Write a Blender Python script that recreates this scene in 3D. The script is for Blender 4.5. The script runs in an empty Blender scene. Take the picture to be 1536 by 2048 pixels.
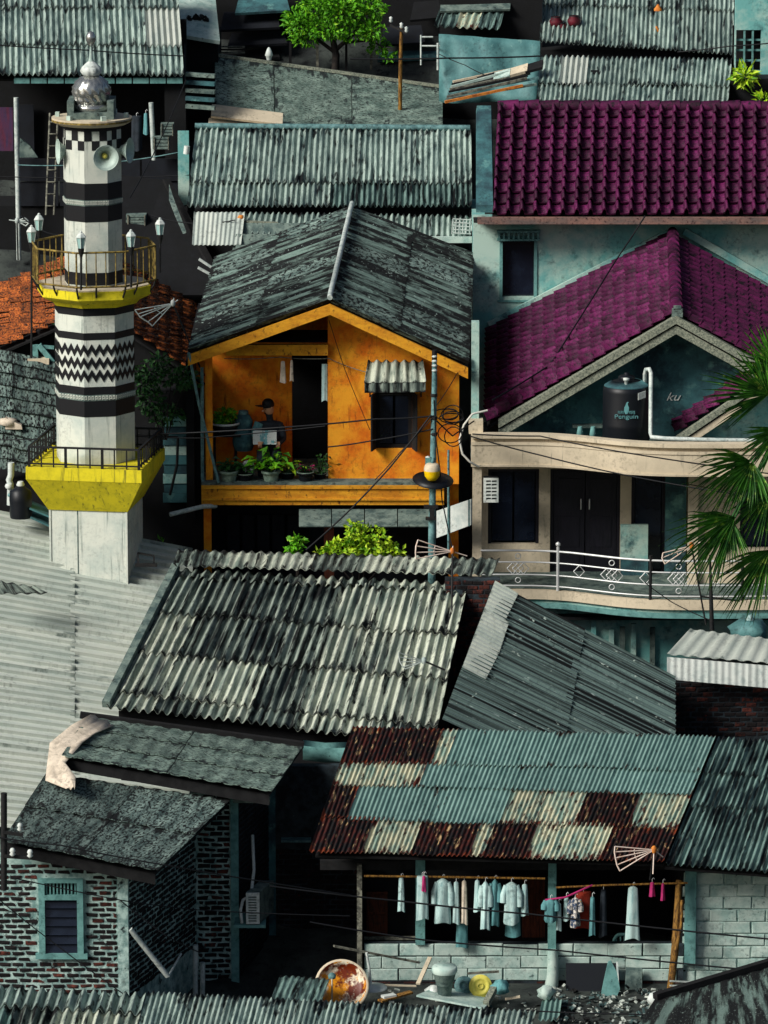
import bpy, math, random
from mathutils import Vector, Matrix, Euler
R = math.radians
rnd = random.Random(11)
scene = bpy.context.scene
COL = scene.collection

# ---------------------------------------------------------------- camera
PITCH, DIST, S = R(12), 90.0, 110.0          # S: photo pixels (1536 wide) per metre at the aim point
CAM = Vector((0, -DIST * math.cos(PITCH), DIST * math.sin(PITCH)))
cd = bpy.data.cameras.new('camera')
cam = bpy.data.objects.new('camera', cd); COL.objects.link(cam)
cam.location = CAM; cam.rotation_euler = (R(90) - PITCH, 0, 0)
cd.sensor_fit = 'HORIZONTAL'; cd.sensor_width = 36; cd.lens = 36 * DIST / (1536 / S)
cd.clip_start = 1; cd.clip_end = 1000
scene.camera = cam

# ---------------------------------------------------------------- light
TO_SUN = Vector((-0.66, -0.48, 0.58)).normalized()
world = bpy.data.worlds.new('World'); scene.world = world; world.use_nodes = True
wn = world.node_tree.nodes; wl = world.node_tree.links
sky = wn.new('ShaderNodeTexSky'); sky.sky_type = 'NISHITA'; sky.sun_disc = False
sky.sun_elevation = math.asin(TO_SUN.z); sky.sun_rotation = math.atan2(TO_SUN.x, TO_SUN.y)
sky.air_density = 1.0; sky.dust_density = 3.0
wl.new(sky.outputs[0], wn['Background'].inputs[0]); wn['Background'].inputs[1].default_value = 0.065
sd = bpy.data.lights.new('sun', 'SUN'); sd.energy = 4.4; sd.angle = R(22); sd.color = (1.0, 0.975, 0.92)
sun = bpy.data.objects.new('sun', sd); COL.objects.link(sun)
sun.rotation_euler = (-TO_SUN).to_track_quat('-Z', 'Y').to_euler(); sun.location = (-20, -30, 40)
scene.view_settings.view_transform = 'Standard'; scene.view_settings.look = 'None'
scene.view_settings.exposure = 0.0; scene.view_settings.gamma = 1.0

# ---------------------------------------------------------------- measuring
def P(px, py, Y):
    """the point of the place seen at photo pixel (px, py) standing at depth Y"""
    a = (px - 768) / (S * DIST); b = (1024 - py) / (S * DIST)
    d = Vector((a, math.cos(PITCH) + b * math.sin(PITCH), -math.sin(PITCH) + b * math.cos(PITCH)))
    return CAM + d * ((Y - CAM.y) / d.y)
def V(*a): return Vector(a)
def lerp(a, b, t): return a + (b - a) * t
def bil(tl, tr, br, bl, u, v): return lerp(lerp(tl, tr, u), lerp(bl, br, u), v)
def m_per_px(Y): return (Y - CAM.y) / math.cos(PITCH) / (S * DIST)

# ---------------------------------------------------------------- objects
WORLD = {}
def link(o, parent, w):
    COL.objects.link(o); WORLD[o.name] = w
    if parent is not None: o.parent = parent
    return o
def tag(o, label=None, cat=None, group=None, kind=None):
    if label: o['label'] = label
    if cat: o['category'] = cat
    if group: o['group'] = group
    if kind: o['kind'] = kind
    return o
def thing(name, label, cat, loc=(0, 0, 0), group=None):
    o = bpy.data.objects.new(name, None); o.location = loc; o.empty_display_size = .2
    link(o, None, Vector(loc)); return tag(o, label, cat, group)

class MB:
    def __init__(s): s.v = []; s.f = []; s.uv = {}; s.uv2 = {}; s.sm = []
    def add(s, vs, fs, sm=False, uvs=None, uvs2=None):
        b = len(s.v); s.v += [Vector(p) for p in vs]
        for f in fs: s.f.append(tuple(b + i for i in f)); s.sm.append(sm)
        if uvs:
            for i, q in enumerate(uvs): s.uv[b + i] = q
        if uvs2:
            for i, q in enumerate(uvs2): s.uv2[b + i] = q
        return s
    def hexa(s, p):      # 0-3 bottom loop, 4-7 top loop
        return s.add(p, [(3, 2, 1, 0), (4, 5, 6, 7), (0, 1, 5, 4), (1, 2, 6, 5), (2, 3, 7, 6), (3, 0, 4, 7)])
    def mm(s, a, b):
        (x0, y0, z0), (x1, y1, z1) = a, b
        x0, x1 = min(x0, x1), max(x0, x1); y0, y1 = min(y0, y1), max(y0, y1); z0, z1 = min(z0, z1), max(z0, z1)
        return s.hexa([(x0, y0, z0), (x1, y0, z0), (x1, y1, z0), (x0, y1, z0), (x0, y0, z1), (x1, y0, z1), (x1, y1, z1), (x0, y1, z1)])
    def box(s, c, d, rot=None):
        c = Vector(c); h = Vector(d) / 2; m = rot if rot is not None else Matrix.Identity(3)
        pts = [c + m @ Vector((sx * h.x, sy * h.y, sz * h.z)) for sz in (-1, 1) for sx, sy in ((-1, -1), (1, -1), (1, 1), (-1, 1))]
        return s.hexa(pts)
    def slab(s, a, b, c, d, t):   # plate a,b,c,d (seen anticlockwise), thickness t behind it
        a, b, c, d = map(Vector, (a, b, c, d)); n = (b - a).cross(d - a).normalized() * t
        return s.hexa([a - n, b - n, c - n, d - n, a, b, c, d])
    def prism(s, pts, ext):
        pts = [Vector(p) for p in pts]; ext = Vector(ext); n = len(pts)
        return s.add(pts + [p + ext for p in pts], [tuple(range(n))[::-1], tuple(range(n, 2 * n))] + [(i, (i + 1) % n, n + (i + 1) % n, n + i) for i in range(n)])
    def tube(s, path, r, n=6, sm=True):
        path = [Vector(p) for p in path]; m = len(path)
        rs = r if isinstance(r, (list, tuple)) else [r] * m
        vs = []; pa = None
        for i, p in enumerate(path):
            t = (path[min(i + 1, m - 1)] - path[max(i - 1, 0)])
            if t.length < 1e-9: t = Vector((0, 0, 1))
            t.normalize()
            a = t.cross(Vector((0, 0, 1)) if abs(t.z) < .95 else Vector((1, 0, 0))) if pa is None else pa - t * pa.dot(t)
            if a.length < 1e-6: a = t.orthogonal()
            a.normalize(); pa = a; b = a.cross(t)
            for k in range(n):
                an = 2 * math.pi * k / n; vs.append(p + (a * math.cos(an) + b * math.sin(an)) * rs[i])
        fs = [(i * n + k, i * n + (k + 1) % n, (i + 1) * n + (k + 1) % n, (i + 1) * n + k) for i in range(m - 1) for k in range(n)]
        s.add(vs, fs, sm)
        return s.add(vs[:n], [tuple(range(n))]).add(vs[-n:], [tuple(range(n))[::-1]])
    def lathe(s, prof, c, n=16, M=None, sm=True, ph=0.0, fn=None, caps=True):
        c = Vector(c); M = M if M is not None else Matrix.Identity(3); vs = []
        for j, (r, z) in enumerate(prof):
            for k in range(n):
                a = 2 * math.pi * k / n + ph; q = r * (fn(a, z) if fn else 1)
                vs.append(c + M @ Vector((q * math.sin(a), -q * math.cos(a), z)))
        m = len(prof)
        fs = [(i * n + k, i * n + (k + 1) % n, (i + 1) * n + (k + 1) % n, (i + 1) * n + k) for i in range(m - 1) for k in range(n)]
        s.add(vs, fs, sm)
        if caps:
            if prof[0][0] > 1e-4: s.add(vs[:n], [tuple(range(n))[::-1]])
            if prof[-1][0] > 1e-4: s.add(vs[-n:], [tuple(range(n))])
        return s
    def build(s, name, m, parent=None, label=None, cat=None, group=None, kind=None):
        w = WORLD[parent.name] if parent is not None else Vector((0, 0, 0))
        if parent is None and s.v:
            w = Vector((sum(p.x for p in s.v) / len(s.v), sum(p.y for p in s.v) / len(s.v), min(p.z for p in s.v)))
        me = bpy.data.meshes.new(name)
        me.from_pydata([p - w for p in s.v], [], s.f)
        me.polygons.foreach_set('use_smooth', s.sm)
        if s.uv:
            l = me.uv_layers.new(name='UVMap')
            for lp in me.loops:
                l.data[lp.index].uv = s.uv.get(lp.vertex_index, (0, 0))
        if s.uv2:
            l = me.uv_layers.new(name='sheet')
            for lp in me.loops: l.data[lp.index].uv = s.uv2.get(lp.vertex_index, (.5, .5))
        if m is not None: me.materials.append(m)
        o = bpy.data.objects.new(name, me)
        if parent is None: o.location = w
        link(o, parent, w)
        return tag(o, label, cat, group, kind)

def inst(name, me, parent, pos, rot=None, m=None, scale=None):
    """a piece that shares mesh data; pos is a place in the world, rot a 3x3 matrix"""
    o = bpy.data.objects.new(name, me)
    w = WORLD[parent.name] if parent is not None else Vector((0, 0, 0))
    o.location = Vector(pos) - w
    if rot is not None: o.rotation_euler = rot.to_euler()
    if scale: o.scale = scale
    if m is not None:
        if not me.materials: me.materials.append(m)
        o.material_slots[0].link = 'OBJECT'; o.material_slots[0].material = m
    return link(o, parent, Vector(pos))

def frame3(x, y):
    x = Vector(x).normalized(); z = x.cross(Vector(y)).normalized(); y = z.cross(x)
    return Matrix((x, y, z)).transposed()

# ---------------------------------------------------------------- materials
def srgb(h):
    def f(c): c /= 255; return c / 12.92 if c <= .04045 else ((c + .055) / 1.055) ** 2.4
    return tuple(f(c) for c in h) + (1,)
MATS = {}
def mat(name, c1, c2=None, sc=4, lo=.42, hi=.58, st=(1, 1, 1), c3=None, sc3=20, lo3=.58, hi3=.64, st3=(1, 1, 1),
        rough=.85, metal=0.0, bump=.25, bsc=60, var=.12, uv=False, spec=.3, det=7, trans=0.0, edge=None, elo=.62, ehi=.7, grime=.55):
    m = bpy.data.materials.new(name); MATS[name] = m; m.use_nodes = True
    nt = m.node_tree; N = nt.nodes; L = nt.links; b = N['Principled BSDF']
    b.inputs['Roughness'].default_value = rough; b.inputs['Metallic'].default_value = metal
    b.inputs['Specular IOR Level'].default_value = spec
    if trans: b.inputs['Transmission Weight'].default_value = trans
    tc = N.new('ShaderNodeTexCoord'); oi = N.new('ShaderNodeObjectInfo')
    mu = N.new('ShaderNodeMath'); mu.operation = 'MULTIPLY'; mu.inputs[1].default_value = 53.0; L.new(oi.outputs['Random'], mu.inputs[0])
    src = tc.outputs['UV'] if uv else tc.outputs['Object']
    def nz(scale, stretch, off, det=det):
        mp = N.new('ShaderNodeMapping'); mp.inputs['Scale'].default_value = stretch; L.new(src, mp.inputs['Vector'])
        n = N.new('ShaderNodeTexNoise'); n.noise_dimensions = '4D'; n.inputs['Scale'].default_value = scale
        n.inputs['Detail'].default_value = det; n.inputs['Roughness'].default_value = .65
        ad = N.new('ShaderNodeMath'); ad.inputs[1].default_value = off; L.new(mu.outputs[0], ad.inputs[0]); L.new(ad.outputs[0], n.inputs['W'])
        L.new(mp.outputs[0], n.inputs['Vector']); return n.outputs[0]
    def ramp(x, a, c):
        r = N.new('ShaderNodeMapRange'); r.inputs[1].default_value = a; r.inputs[2].default_value = c; L.new(x, r.inputs[0]); return r.outputs[0]
    def mix(f, a, c):
        x = N.new('ShaderNodeMix'); x.data_type = 'RGBA'; L.new(f, x.inputs[0])
        for i, q in ((6, a), (7, c)):
            if isinstance(q, tuple): x.inputs[i].default_value = q
            else: L.new(q, x.inputs[i])
        return x.outputs[2]
    col = c1 if len(c1) == 4 else c1 + (1,)
    if c2 is not None: col = mix(ramp(nz(sc, st, 0), lo, hi), col, c2)
    if c3 is not None: col = mix(ramp(nz(sc3, st3, 7), lo3, hi3), col, c3)
    if edge is not None:      # rust and dirt that starts at the laps and edges of a sheet and runs down it
        um = N.new('ShaderNodeUVMap'); um.uv_map = 'sheet'; sp = N.new('ShaderNodeSeparateXYZ'); L.new(um.outputs[0], sp.inputs[0])
        def mth(op, a, b=None):
            x = N.new('ShaderNodeMath'); x.operation = op
            for i, q in enumerate((a, b)):
                if q is None: continue
                if isinstance(q, (int, float)): x.inputs[i].default_value = q
                else: L.new(q, x.inputs[i])
            return x.outputs[0]
        dist = lambda x: mth('MULTIPLY', mth('ABSOLUTE', mth('SUBTRACT', x, .5)), 2.0)
        ex = mth('MULTIPLY', mth('POWER', dist(sp.outputs[0]), 6.0), .10); ey = mth('MULTIPLY', mth('POWER', dist(sp.outputs[1]), 4.0), .16)
        col = mix(ramp(mth('ADD', nz(1, (8, 2.5, 1), 11), mth('ADD', ex, ey)), elo, ehi), col, edge)
    if grime and bump:      # fine soot specks and blotches
        g1 = N.new('ShaderNodeMath'); g1.operation = 'MULTIPLY'; L.new(ramp(nz(16, (1, 1, 1), 21, 5), .5, .66), g1.inputs[0]); g1.inputs[1].default_value = grime
        g2 = N.new('ShaderNodeMath'); g2.operation = 'MULTIPLY'; L.new(g1.outputs[0], g2.inputs[0]); L.new(ramp(nz(1.3, (1, 1, 1), 31, 2), .4, .62), g2.inputs[1])
        col = mix(g2.outputs[0], col, (.006, .009, .010, 1))
    if var:
        hs = N.new('ShaderNodeHueSaturation'); L.new(ramp_out(N, L, oi.outputs['Random'], 1 - var, 1 + var), hs.inputs['Value'])
        if isinstance(col, tuple): hs.inputs['Color'].default_value = col
        else: L.new(col, hs.inputs['Color'])
        col = hs.outputs[0]
    if isinstance(col, tuple): b.inputs['Base Color'].default_value = col
    else: L.new(col, b.inputs['Base Color'])
    if bump:
        bp = N.new('ShaderNodeBump'); bp.inputs['Strength'].default_value = bump; bp.inputs['Distance'].default_value = .02
        L.new(nz(bsc, (1, 1, 1), 3, 4), bp.inputs['Height']); L.new(bp.outputs[0], b.inputs['Normal'])
    return m
def ramp_out(N, L, x, a, c):
    r = N.new('ShaderNodeMapRange'); r.inputs[3].default_value = a; r.inputs[4].default_value = c; L.new(x, r.inputs[0]); return r.outputs[0]

s_ = srgb
BLACK = s_((10, 12, 15)); SOOT = s_((20, 26, 28))
M_ = dict(
 white=mat('white_wall', s_((204, 208, 196)), s_((172, 184, 176)), 2.5, .45, .7, c3=s_((96, 110, 104)), sc3=2.6, lo3=.56, hi3=.72, st3=(6, 6, .3), var=.04, bump=.25, grime=0.35),
 black_paint=mat('black_paint', s_((13, 14, 18)), rough=.6, var=.05, bump=.1),
 yellow=mat('yellow_wall', s_((220, 204, 34)), s_((190, 178, 30)), 3, .45, .65, c3=s_((96, 96, 34)), sc3=3, lo3=.55, hi3=.7, st3=(5, 5, .35), var=.03, bump=.25, grime=0.3),
 yellow_rail=mat('yellow_rail', s_((150, 128, 62)), s_((70, 58, 30)), 12, .4, .6, rough=.6),
 orange=mat('orange_wall', s_((238, 160, 36)), s_((214, 108, 12)), 2.2, .4, .6, c3=s_((132, 64, 16)), sc3=4, lo3=.58, hi3=.7, st3=(3, 3, .5), var=.02, bump=.35, grime=0.4),
 orange_trim=mat('orange_trim', s_((220, 156, 36)), s_((184, 116, 22)), 6, .42, .65, st=(.4, 1, 1), c3=s_((96, 56, 18)), sc3=14, lo3=.57, hi3=.67, st3=(1, 1, .6), var=.03, grime=0.4),
 purple=mat('wine_purple_tile', s_((90, 18, 68)), s_((52, 10, 41)), 5, .4, .62, c3=s_((14, 6, 13)), sc3=9, lo3=.54, hi3=.62, rough=.65, spec=.25, var=.5, bump=.3),
 cream=mat('cream_wall', s_((206, 192, 166)), s_((186, 174, 150)), 2, .42, .65, c3=s_((122, 118, 104)), sc3=3.5, lo3=.58, hi3=.74, st3=(5, 5, .4), var=.03, bump=.15, grime=0.45),
 teal_wall=mat('teal_plaster', s_((106, 168, 164)), s_((172, 198, 186)), 1.3, .42, .58, c3=s_((48, 82, 86)), sc3=2.2, lo3=.58, hi3=.7, var=.05, bump=.25),
 teal_dark=mat('dark_teal_plaster', s_((62, 108, 112)), s_((38, 62, 70)), 1.6, .42, .6, c3=s_((96, 142, 138)), sc3=3, lo3=.56, hi3=.68, var=.06, bump=.25),
 concrete=mat('grey_concrete', s_((112, 128, 120)), s_((66, 84, 82)), 5, .42, .6, c3=s_((26, 32, 32)), sc3=11, lo3=.57, hi3=.66, var=.1, bump=.3),
 stone_trim=mat('pebbled_trim', s_((146, 150, 132)), s_((88, 96, 86)), 30, .42, .6, c3=s_((50, 52, 48)), sc3=50, lo3=.58, hi3=.64, var=.05),
 moss=mat('mossy_cement_sheet', s_((126, 146, 138)), s_((62, 80, 77)), 3.5, .38, .6, st=(2.4, .5, 1), c3=s_((8, 11, 12)), sc3=18, lo3=.49, hi3=.55, st3=(1.5, .7, 1), var=.25, uv=True, bump=.5, bsc=90, edge=s_((10, 13, 14)), elo=.6, ehi=.68),
 moss_lt=mat('grey_green_sheet', s_((130, 150, 138)), s_((80, 100, 92)), 3, .4, .6, c3=s_((10, 13, 14)), sc3=24, lo3=.51, hi3=.57, st3=(.6, 1.6, 1), var=.15, uv=True, bump=.5, bsc=110, edge=s_((30, 38, 38)), elo=.6, ehi=.68),
 moss_dk=mat('blackened_sheet', s_((106, 128, 120)), s_((13, 17, 18)), 1, .43, .53, st=(5, .7, 1), c3=s_((140, 158, 150)), sc3=30, lo3=.59, hi3=.65, st3=(1, .6, 1), var=.2, uv=True, bump=.6, bsc=120, edge=s_((10, 13, 14)), elo=.58, ehi=.66),
 asb=mat('asbestos_cement', s_((190, 196, 178)), s_((112, 126, 116)), 1, .44, .6, st=(9, .9, 1), c3=s_((14, 18, 19)), sc3=1, lo3=.56, hi3=.62, st3=(12, .9, 1), var=.14, uv=True, bump=.5, bsc=70, edge=s_((16, 20, 21)), elo=.6, ehi=.68),
 asb_dk=mat('sooty_asbestos', s_((140, 152, 140)), s_((54, 66, 62)), 1, .42, .58, st=(9, .9, 1), c3=s_((8, 11, 12)), sc3=1, lo3=.52, hi3=.58, st3=(11, .7, 1), var=.2, uv=True, bump=.5, bsc=70, edge=s_((10, 13, 14)), elo=.58, ehi=.66),
 metal_lt=mat('pale_zinc', s_((186, 192, 182)), s_((164, 174, 166)), 1, .42, .6, st=(2, .6, 1), c3=s_((108, 122, 116)), sc3=1, lo3=.62, hi3=.7, st3=(9, 1.2, 1), rough=.55, metal=.1, var=.05, uv=True, bump=.1, edge=s_((112, 122, 116)), elo=.66, ehi=.76, grime=0.35),
 zinc=mat('weathered_zinc', s_((160, 178, 168)), s_((90, 110, 106)), 1, .44, .6, st=(13, 1.2, 1), c3=s_((12, 16, 18)), sc3=1, lo3=.57, hi3=.63, st3=(12, 1.2, 1), rough=.6, metal=.15, var=.14, uv=True, bump=.2, edge=s_((18, 22, 23)), elo=.6, ehi=.68),
 zinc_dk=mat('dark_zinc', s_((118, 146, 138)), s_((50, 68, 66)), 1, .42, .58, st=(14, 1.2, 1), c3=s_((8, 11, 12)), sc3=1, lo3=.52, hi3=.58, st3=(13, 1.0, 1), rough=.6, metal=.15, var=.15, uv=True, bump=.2, edge=s_((10, 13, 14)), elo=.6, ehi=.68),
 zinc_lines=mat('rib_shaded_zinc', s_((104, 126, 122)), s_((14, 18, 20)), 1, .43, .56, st=(34, .12, 1), c3=s_((170, 186, 178)), sc3=1, lo3=.63, hi3=.67, st3=(26, 4, 1), rough=.65, metal=.1, var=.08, uv=True, bump=.2, det=3),  # dark streaks stand in for light and shade on the ribs
 teal_zinc=mat('teal_zinc', s_((126, 158, 150)), s_((98, 130, 124)), 1, .42, .6, st=(11, 1.5, 1), c3=s_((18, 24, 24)), sc3=9, lo3=.64, hi3=.68, st3=(1.4, 1, 1), rough=.6, metal=.1, var=.1, uv=True, bump=.12, edge=s_((54, 36, 28)), elo=.67, ehi=.74),
 rust=mat('rusted_zinc', s_((60, 17, 10)), s_((8, 6, 7)), 1, .43, .53, st=(12, 3, 1), c3=s_((168, 140, 100)), sc3=1, lo3=.58, hi3=.62, st3=(14, 3, 1), rough=.85, var=.3, uv=True, bump=.3, edge=s_((110, 44, 16)), elo=.64, ehi=.7),
 rust_lt=mat('half_rusted_zinc', s_((184, 182, 154)), s_((124, 148, 134)), 1, .44, .56, st=(14, 2, 1), c3=s_((40, 16, 11)), sc3=1, lo3=.56, hi3=.61, st3=(11, 3, 1), rough=.75, var=.16, uv=True, bump=.25, edge=s_((72, 24, 13)), elo=.6, ehi=.67),
 clay=mat('clay_roof_tile', s_((170, 92, 34)), s_((104, 46, 18)), 9, .4, .6, c3=s_((14, 10, 9)), sc3=9, lo3=.5, hi3=.57, var=.5, bump=.4),
 brick=mat('dark_brick', s_((26, 15, 16)), s_((10, 9, 11)), 14, .4, .6, c3=s_((92, 28, 22)), sc3=8, lo3=.62, hi3=.7, var=.5, bump=.6, bsc=90),
 brick_red=mat('red_brick', s_((92, 42, 32)), s_((40, 20, 18)), 14, .4, .6, c3=s_((16, 12, 12)), sc3=12, lo3=.52, hi3=.6, var=.5, bump=.5, bsc=90),
 mortar=mat('pale_mortar', s_((176, 202, 194)), s_((108, 140, 136)), 6, .42, .6, c3=s_((24, 32, 34)), sc3=6, lo3=.56, hi3=.64, var=.05, bump=.6, bsc=60),
 mortar_dk=mat('sooty_mortar', s_((46, 58, 64)), s_((20, 24, 28)), 5, .42, .6, c3=s_((90, 104, 110)), sc3=12, lo3=.64, hi3=.72, var=.05, bump=.6, bsc=60),
 block=mat('pale_block', s_((184, 202, 192)), s_((146, 174, 166)), 4, .42, .62, c3=s_((64, 82, 80)), sc3=12, lo3=.6, hi3=.68, var=.1, bump=.35, bsc=80),
 dark=mat('shade_black', s_((7, 8, 10)), s_((13, 14, 18)), 4, .45, .65, var=.05),  # near-black; the shade in rooms and under roofs is put into this colour
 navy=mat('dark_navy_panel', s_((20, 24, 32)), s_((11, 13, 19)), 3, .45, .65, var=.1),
 door=mat('dark_door', s_((30, 28, 38)), s_((20, 20, 28)), 8, .45, .65, st=(4, 1, .5), rough=.5, var=.06),
 brown=mat('brown_door', s_((92, 44, 26)), s_((52, 24, 16)), 8, .42, .62, st=(4, 1, .5), var=.05),
 wood=mat('weathered_timber', s_((126, 126, 112)), s_((66, 66, 60)), 10, .42, .6, c3=s_((24, 22, 20)), sc3=22, lo3=.58, hi3=.66, var=.2),
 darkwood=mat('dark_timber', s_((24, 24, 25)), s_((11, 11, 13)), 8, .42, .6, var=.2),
 bamboo=mat('bamboo', s_((150, 110, 46)), s_((70, 44, 20)), 10, .42, .6, st=(3, 3, .6), var=.2),
 teal_paint=mat('teal_paint', s_((104, 152, 148)), s_((76, 120, 118)), 6, .45, .65, c3=s_((40, 60, 62)), sc3=20, lo3=.63, hi3=.7, var=.05, bump=.15),
 teal_metal=mat('teal_pole', s_((106, 146, 146)), s_((70, 104, 106)), 9, .42, .6, c3=s_((40, 52, 54)), sc3=22, lo3=.58, hi3=.66, rough=.55, var=.06),
 steel=mat('stainless_steel', s_((214, 216, 214)), rough=.35, metal=.25, var=.04, bump=0),
 chrome=mat('polished_chrome', s_((176, 178, 174)), rough=.26, metal=.85, var=.02, bump=0),
 iron=mat('black_iron', s_((20, 22, 24)), s_((36, 34, 32)), 20, .45, .65, rough=.6, var=.1),
 pipe=mat('pale_pipe', s_((196, 204, 198)), s_((150, 166, 162)), 9, .45, .65, rough=.5, var=.06, bump=.05),
 plastic=mat('white_plastic', s_((206, 212, 206)), s_((172, 184, 180)), 6, .45, .65, rough=.5, var=.04, bump=.05),
 horn=mat('horn_grey', s_((176, 194, 184)), s_((150, 172, 164)), 6, .45, .65, rough=.5, var=.04, bump=.03),
 tank=mat('black_tank', s_((14, 18, 24)), rough=.45, var=.04, bump=.05),
 glass_dk=mat('dark_glass', s_((16, 22, 34)), s_((26, 34, 48)), 2, .45, .65, rough=.18, spec=.5, var=.1, bump=0),
 frost=mat('lantern_glass', s_((150, 186, 180)), rough=.35, var=.03, bump=0),
 bulb_yellow=mat('yellow_globe', s_((240, 200, 8)), s_((214, 166, 6)), 8, .5, .7, rough=.35, var=.02, bump=0),
 leaf=mat('bright_leaf', s_((90, 160, 12)), s_((44, 104, 8)), 7, .4, .6, c3=s_((160, 204, 44)), sc3=9, lo3=.56, hi3=.66, rough=.6, var=.05, bump=0),
 leaf_dk=mat('deep_leaf', s_((42, 92, 34)), s_((16, 44, 22)), 7, .4, .6, c3=s_((92, 142, 56)), sc3=9, lo3=.6, hi3=.7, rough=.6, var=.08, bump=0),
 leaf_lime=mat('lime_leaf', s_((176, 204, 34)), s_((78, 140, 16)), 8, .4, .6, c3=s_((236, 232, 104)), sc3=11, lo3=.58, hi3=.68, rough=.6, var=.05, bump=0),
 palm=mat('palm_leaf', s_((72, 134, 36)), s_((30, 76, 20)), 5, .4, .6, c3=s_((160, 190, 76)), sc3=7, lo3=.56, hi3=.66, rough=.5, var=.15, bump=0),
 bark=mat('bark', s_((44, 38, 34)), s_((22, 20, 20)), 12, .4, .6, var=.1, bump=.5),
 rubber=mat('black_cable', s_((12, 14, 18)), rough=.6, var=.1, bump=0),
 white_cable=mat('white_cable', s_((196, 194, 184)), rough=.6, var=.1, bump=0),
 antenna=mat('antenna_rod', s_((222, 204, 190)), s_((196, 150, 120)), 10, .5, .7, rough=.5, var=.05, bump=0),
 tarp=mat('teal_tarpaulin', s_((88, 134, 134)), s_((64, 108, 110)), 2, .42, .62, c3=s_((120, 160, 154)), sc3=6, lo3=.6, hi3=.7, rough=.6, var=.04, bump=.3, bsc=12),
 cloth_white=mat('pale_cloth', s_((178, 204, 200)), s_((138, 174, 174)), 7, .45, .65, st=(3, 3, .5), var=.12, bump=.2),
 cloth_cream=mat('cream_cloth', s_((214, 200, 180)), s_((176, 164, 146)), 5, .45, .65, var=.06, bump=.2),
 cloth_teal=mat('teal_cloth', s_((92, 146, 148)), s_((66, 110, 114)), 7, .45, .65, st=(3, 3, .5), var=.1, bump=.2),
 cloth_red=mat('red_cloth', s_((146, 44, 24)), s_((110, 30, 18)), 6, .45, .65, var=.05, bump=.2),
 cloth_pink=mat('magenta_cloth', s_((170, 40, 100)), s_((120, 26, 74)), 6, .45, .65, var=.1, bump=.2),
 cloth_dark=mat('dark_cloth', s_((40, 48, 56)), s_((24, 30, 36)), 6, .45, .65, var=.1, bump=.2),
 cloth_check=mat('patterned_cloth', s_((196, 190, 180)), s_((44, 60, 84)), 16, .45, .52, c3=s_((190, 150, 40)), sc3=20, lo3=.62, hi3=.66, var=.1, bump=.1),
 enamel=mat('rust_stained_enamel', s_((226, 216, 190)), s_((214, 140, 22)), 3.5, .47, .53, c3=s_((104, 36, 10)), sc3=3.2, lo3=.5, hi3=.56, rough=.4, var=.0, bump=.1),
 lid_yellow=mat('yellow_lid', s_((222, 210, 96)), s_((196, 184, 76)), 8, .5, .7, rough=.5, var=.02, bump=.05),
 red_ball=mat('dark_red_clay', s_((92, 20, 34)), s_((50, 12, 22)), 9, .45, .65, rough=.6, var=.15),
 cap_orange=mat('orange_clay', s_((206, 128, 50)), s_((160, 84, 30)), 9, .45, .65, rough=.7, var=.1),
 pot=mat('pale_pot', s_((128, 150, 134)), s_((84, 104, 92)), 9, .45, .65, var=.15),
 skin=mat('skin', s_((206, 160, 126)), s_((180, 128, 96)), 9, .45, .65, rough=.6, var=0, bump=.05, grime=0),
 paper=mat('newsprint', s_((206, 214, 208)), s_((110, 168, 172)), 5, .52, .55, c3=s_((60, 76, 80)), sc3=60, lo3=.6, hi3=.64, st3=(.3, 1, 1), var=0, bump=0, grime=0),
 ground=mat('dirt_ground', s_((60, 66, 62)), s_((34, 38, 38)), 1.5, .42, .6, c3=s_((20, 22, 22)), sc3=7, lo3=.55, hi3=.65, var=0, bump=.6, bsc=14),
 rubbish=mat('mixed_rubbish', s_((190, 198, 188)), s_((60, 84, 84)), 3, .46, .54, c3=s_((14, 14, 14)), sc3=3, lo3=.48, hi3=.54, var=.3),
)

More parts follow.
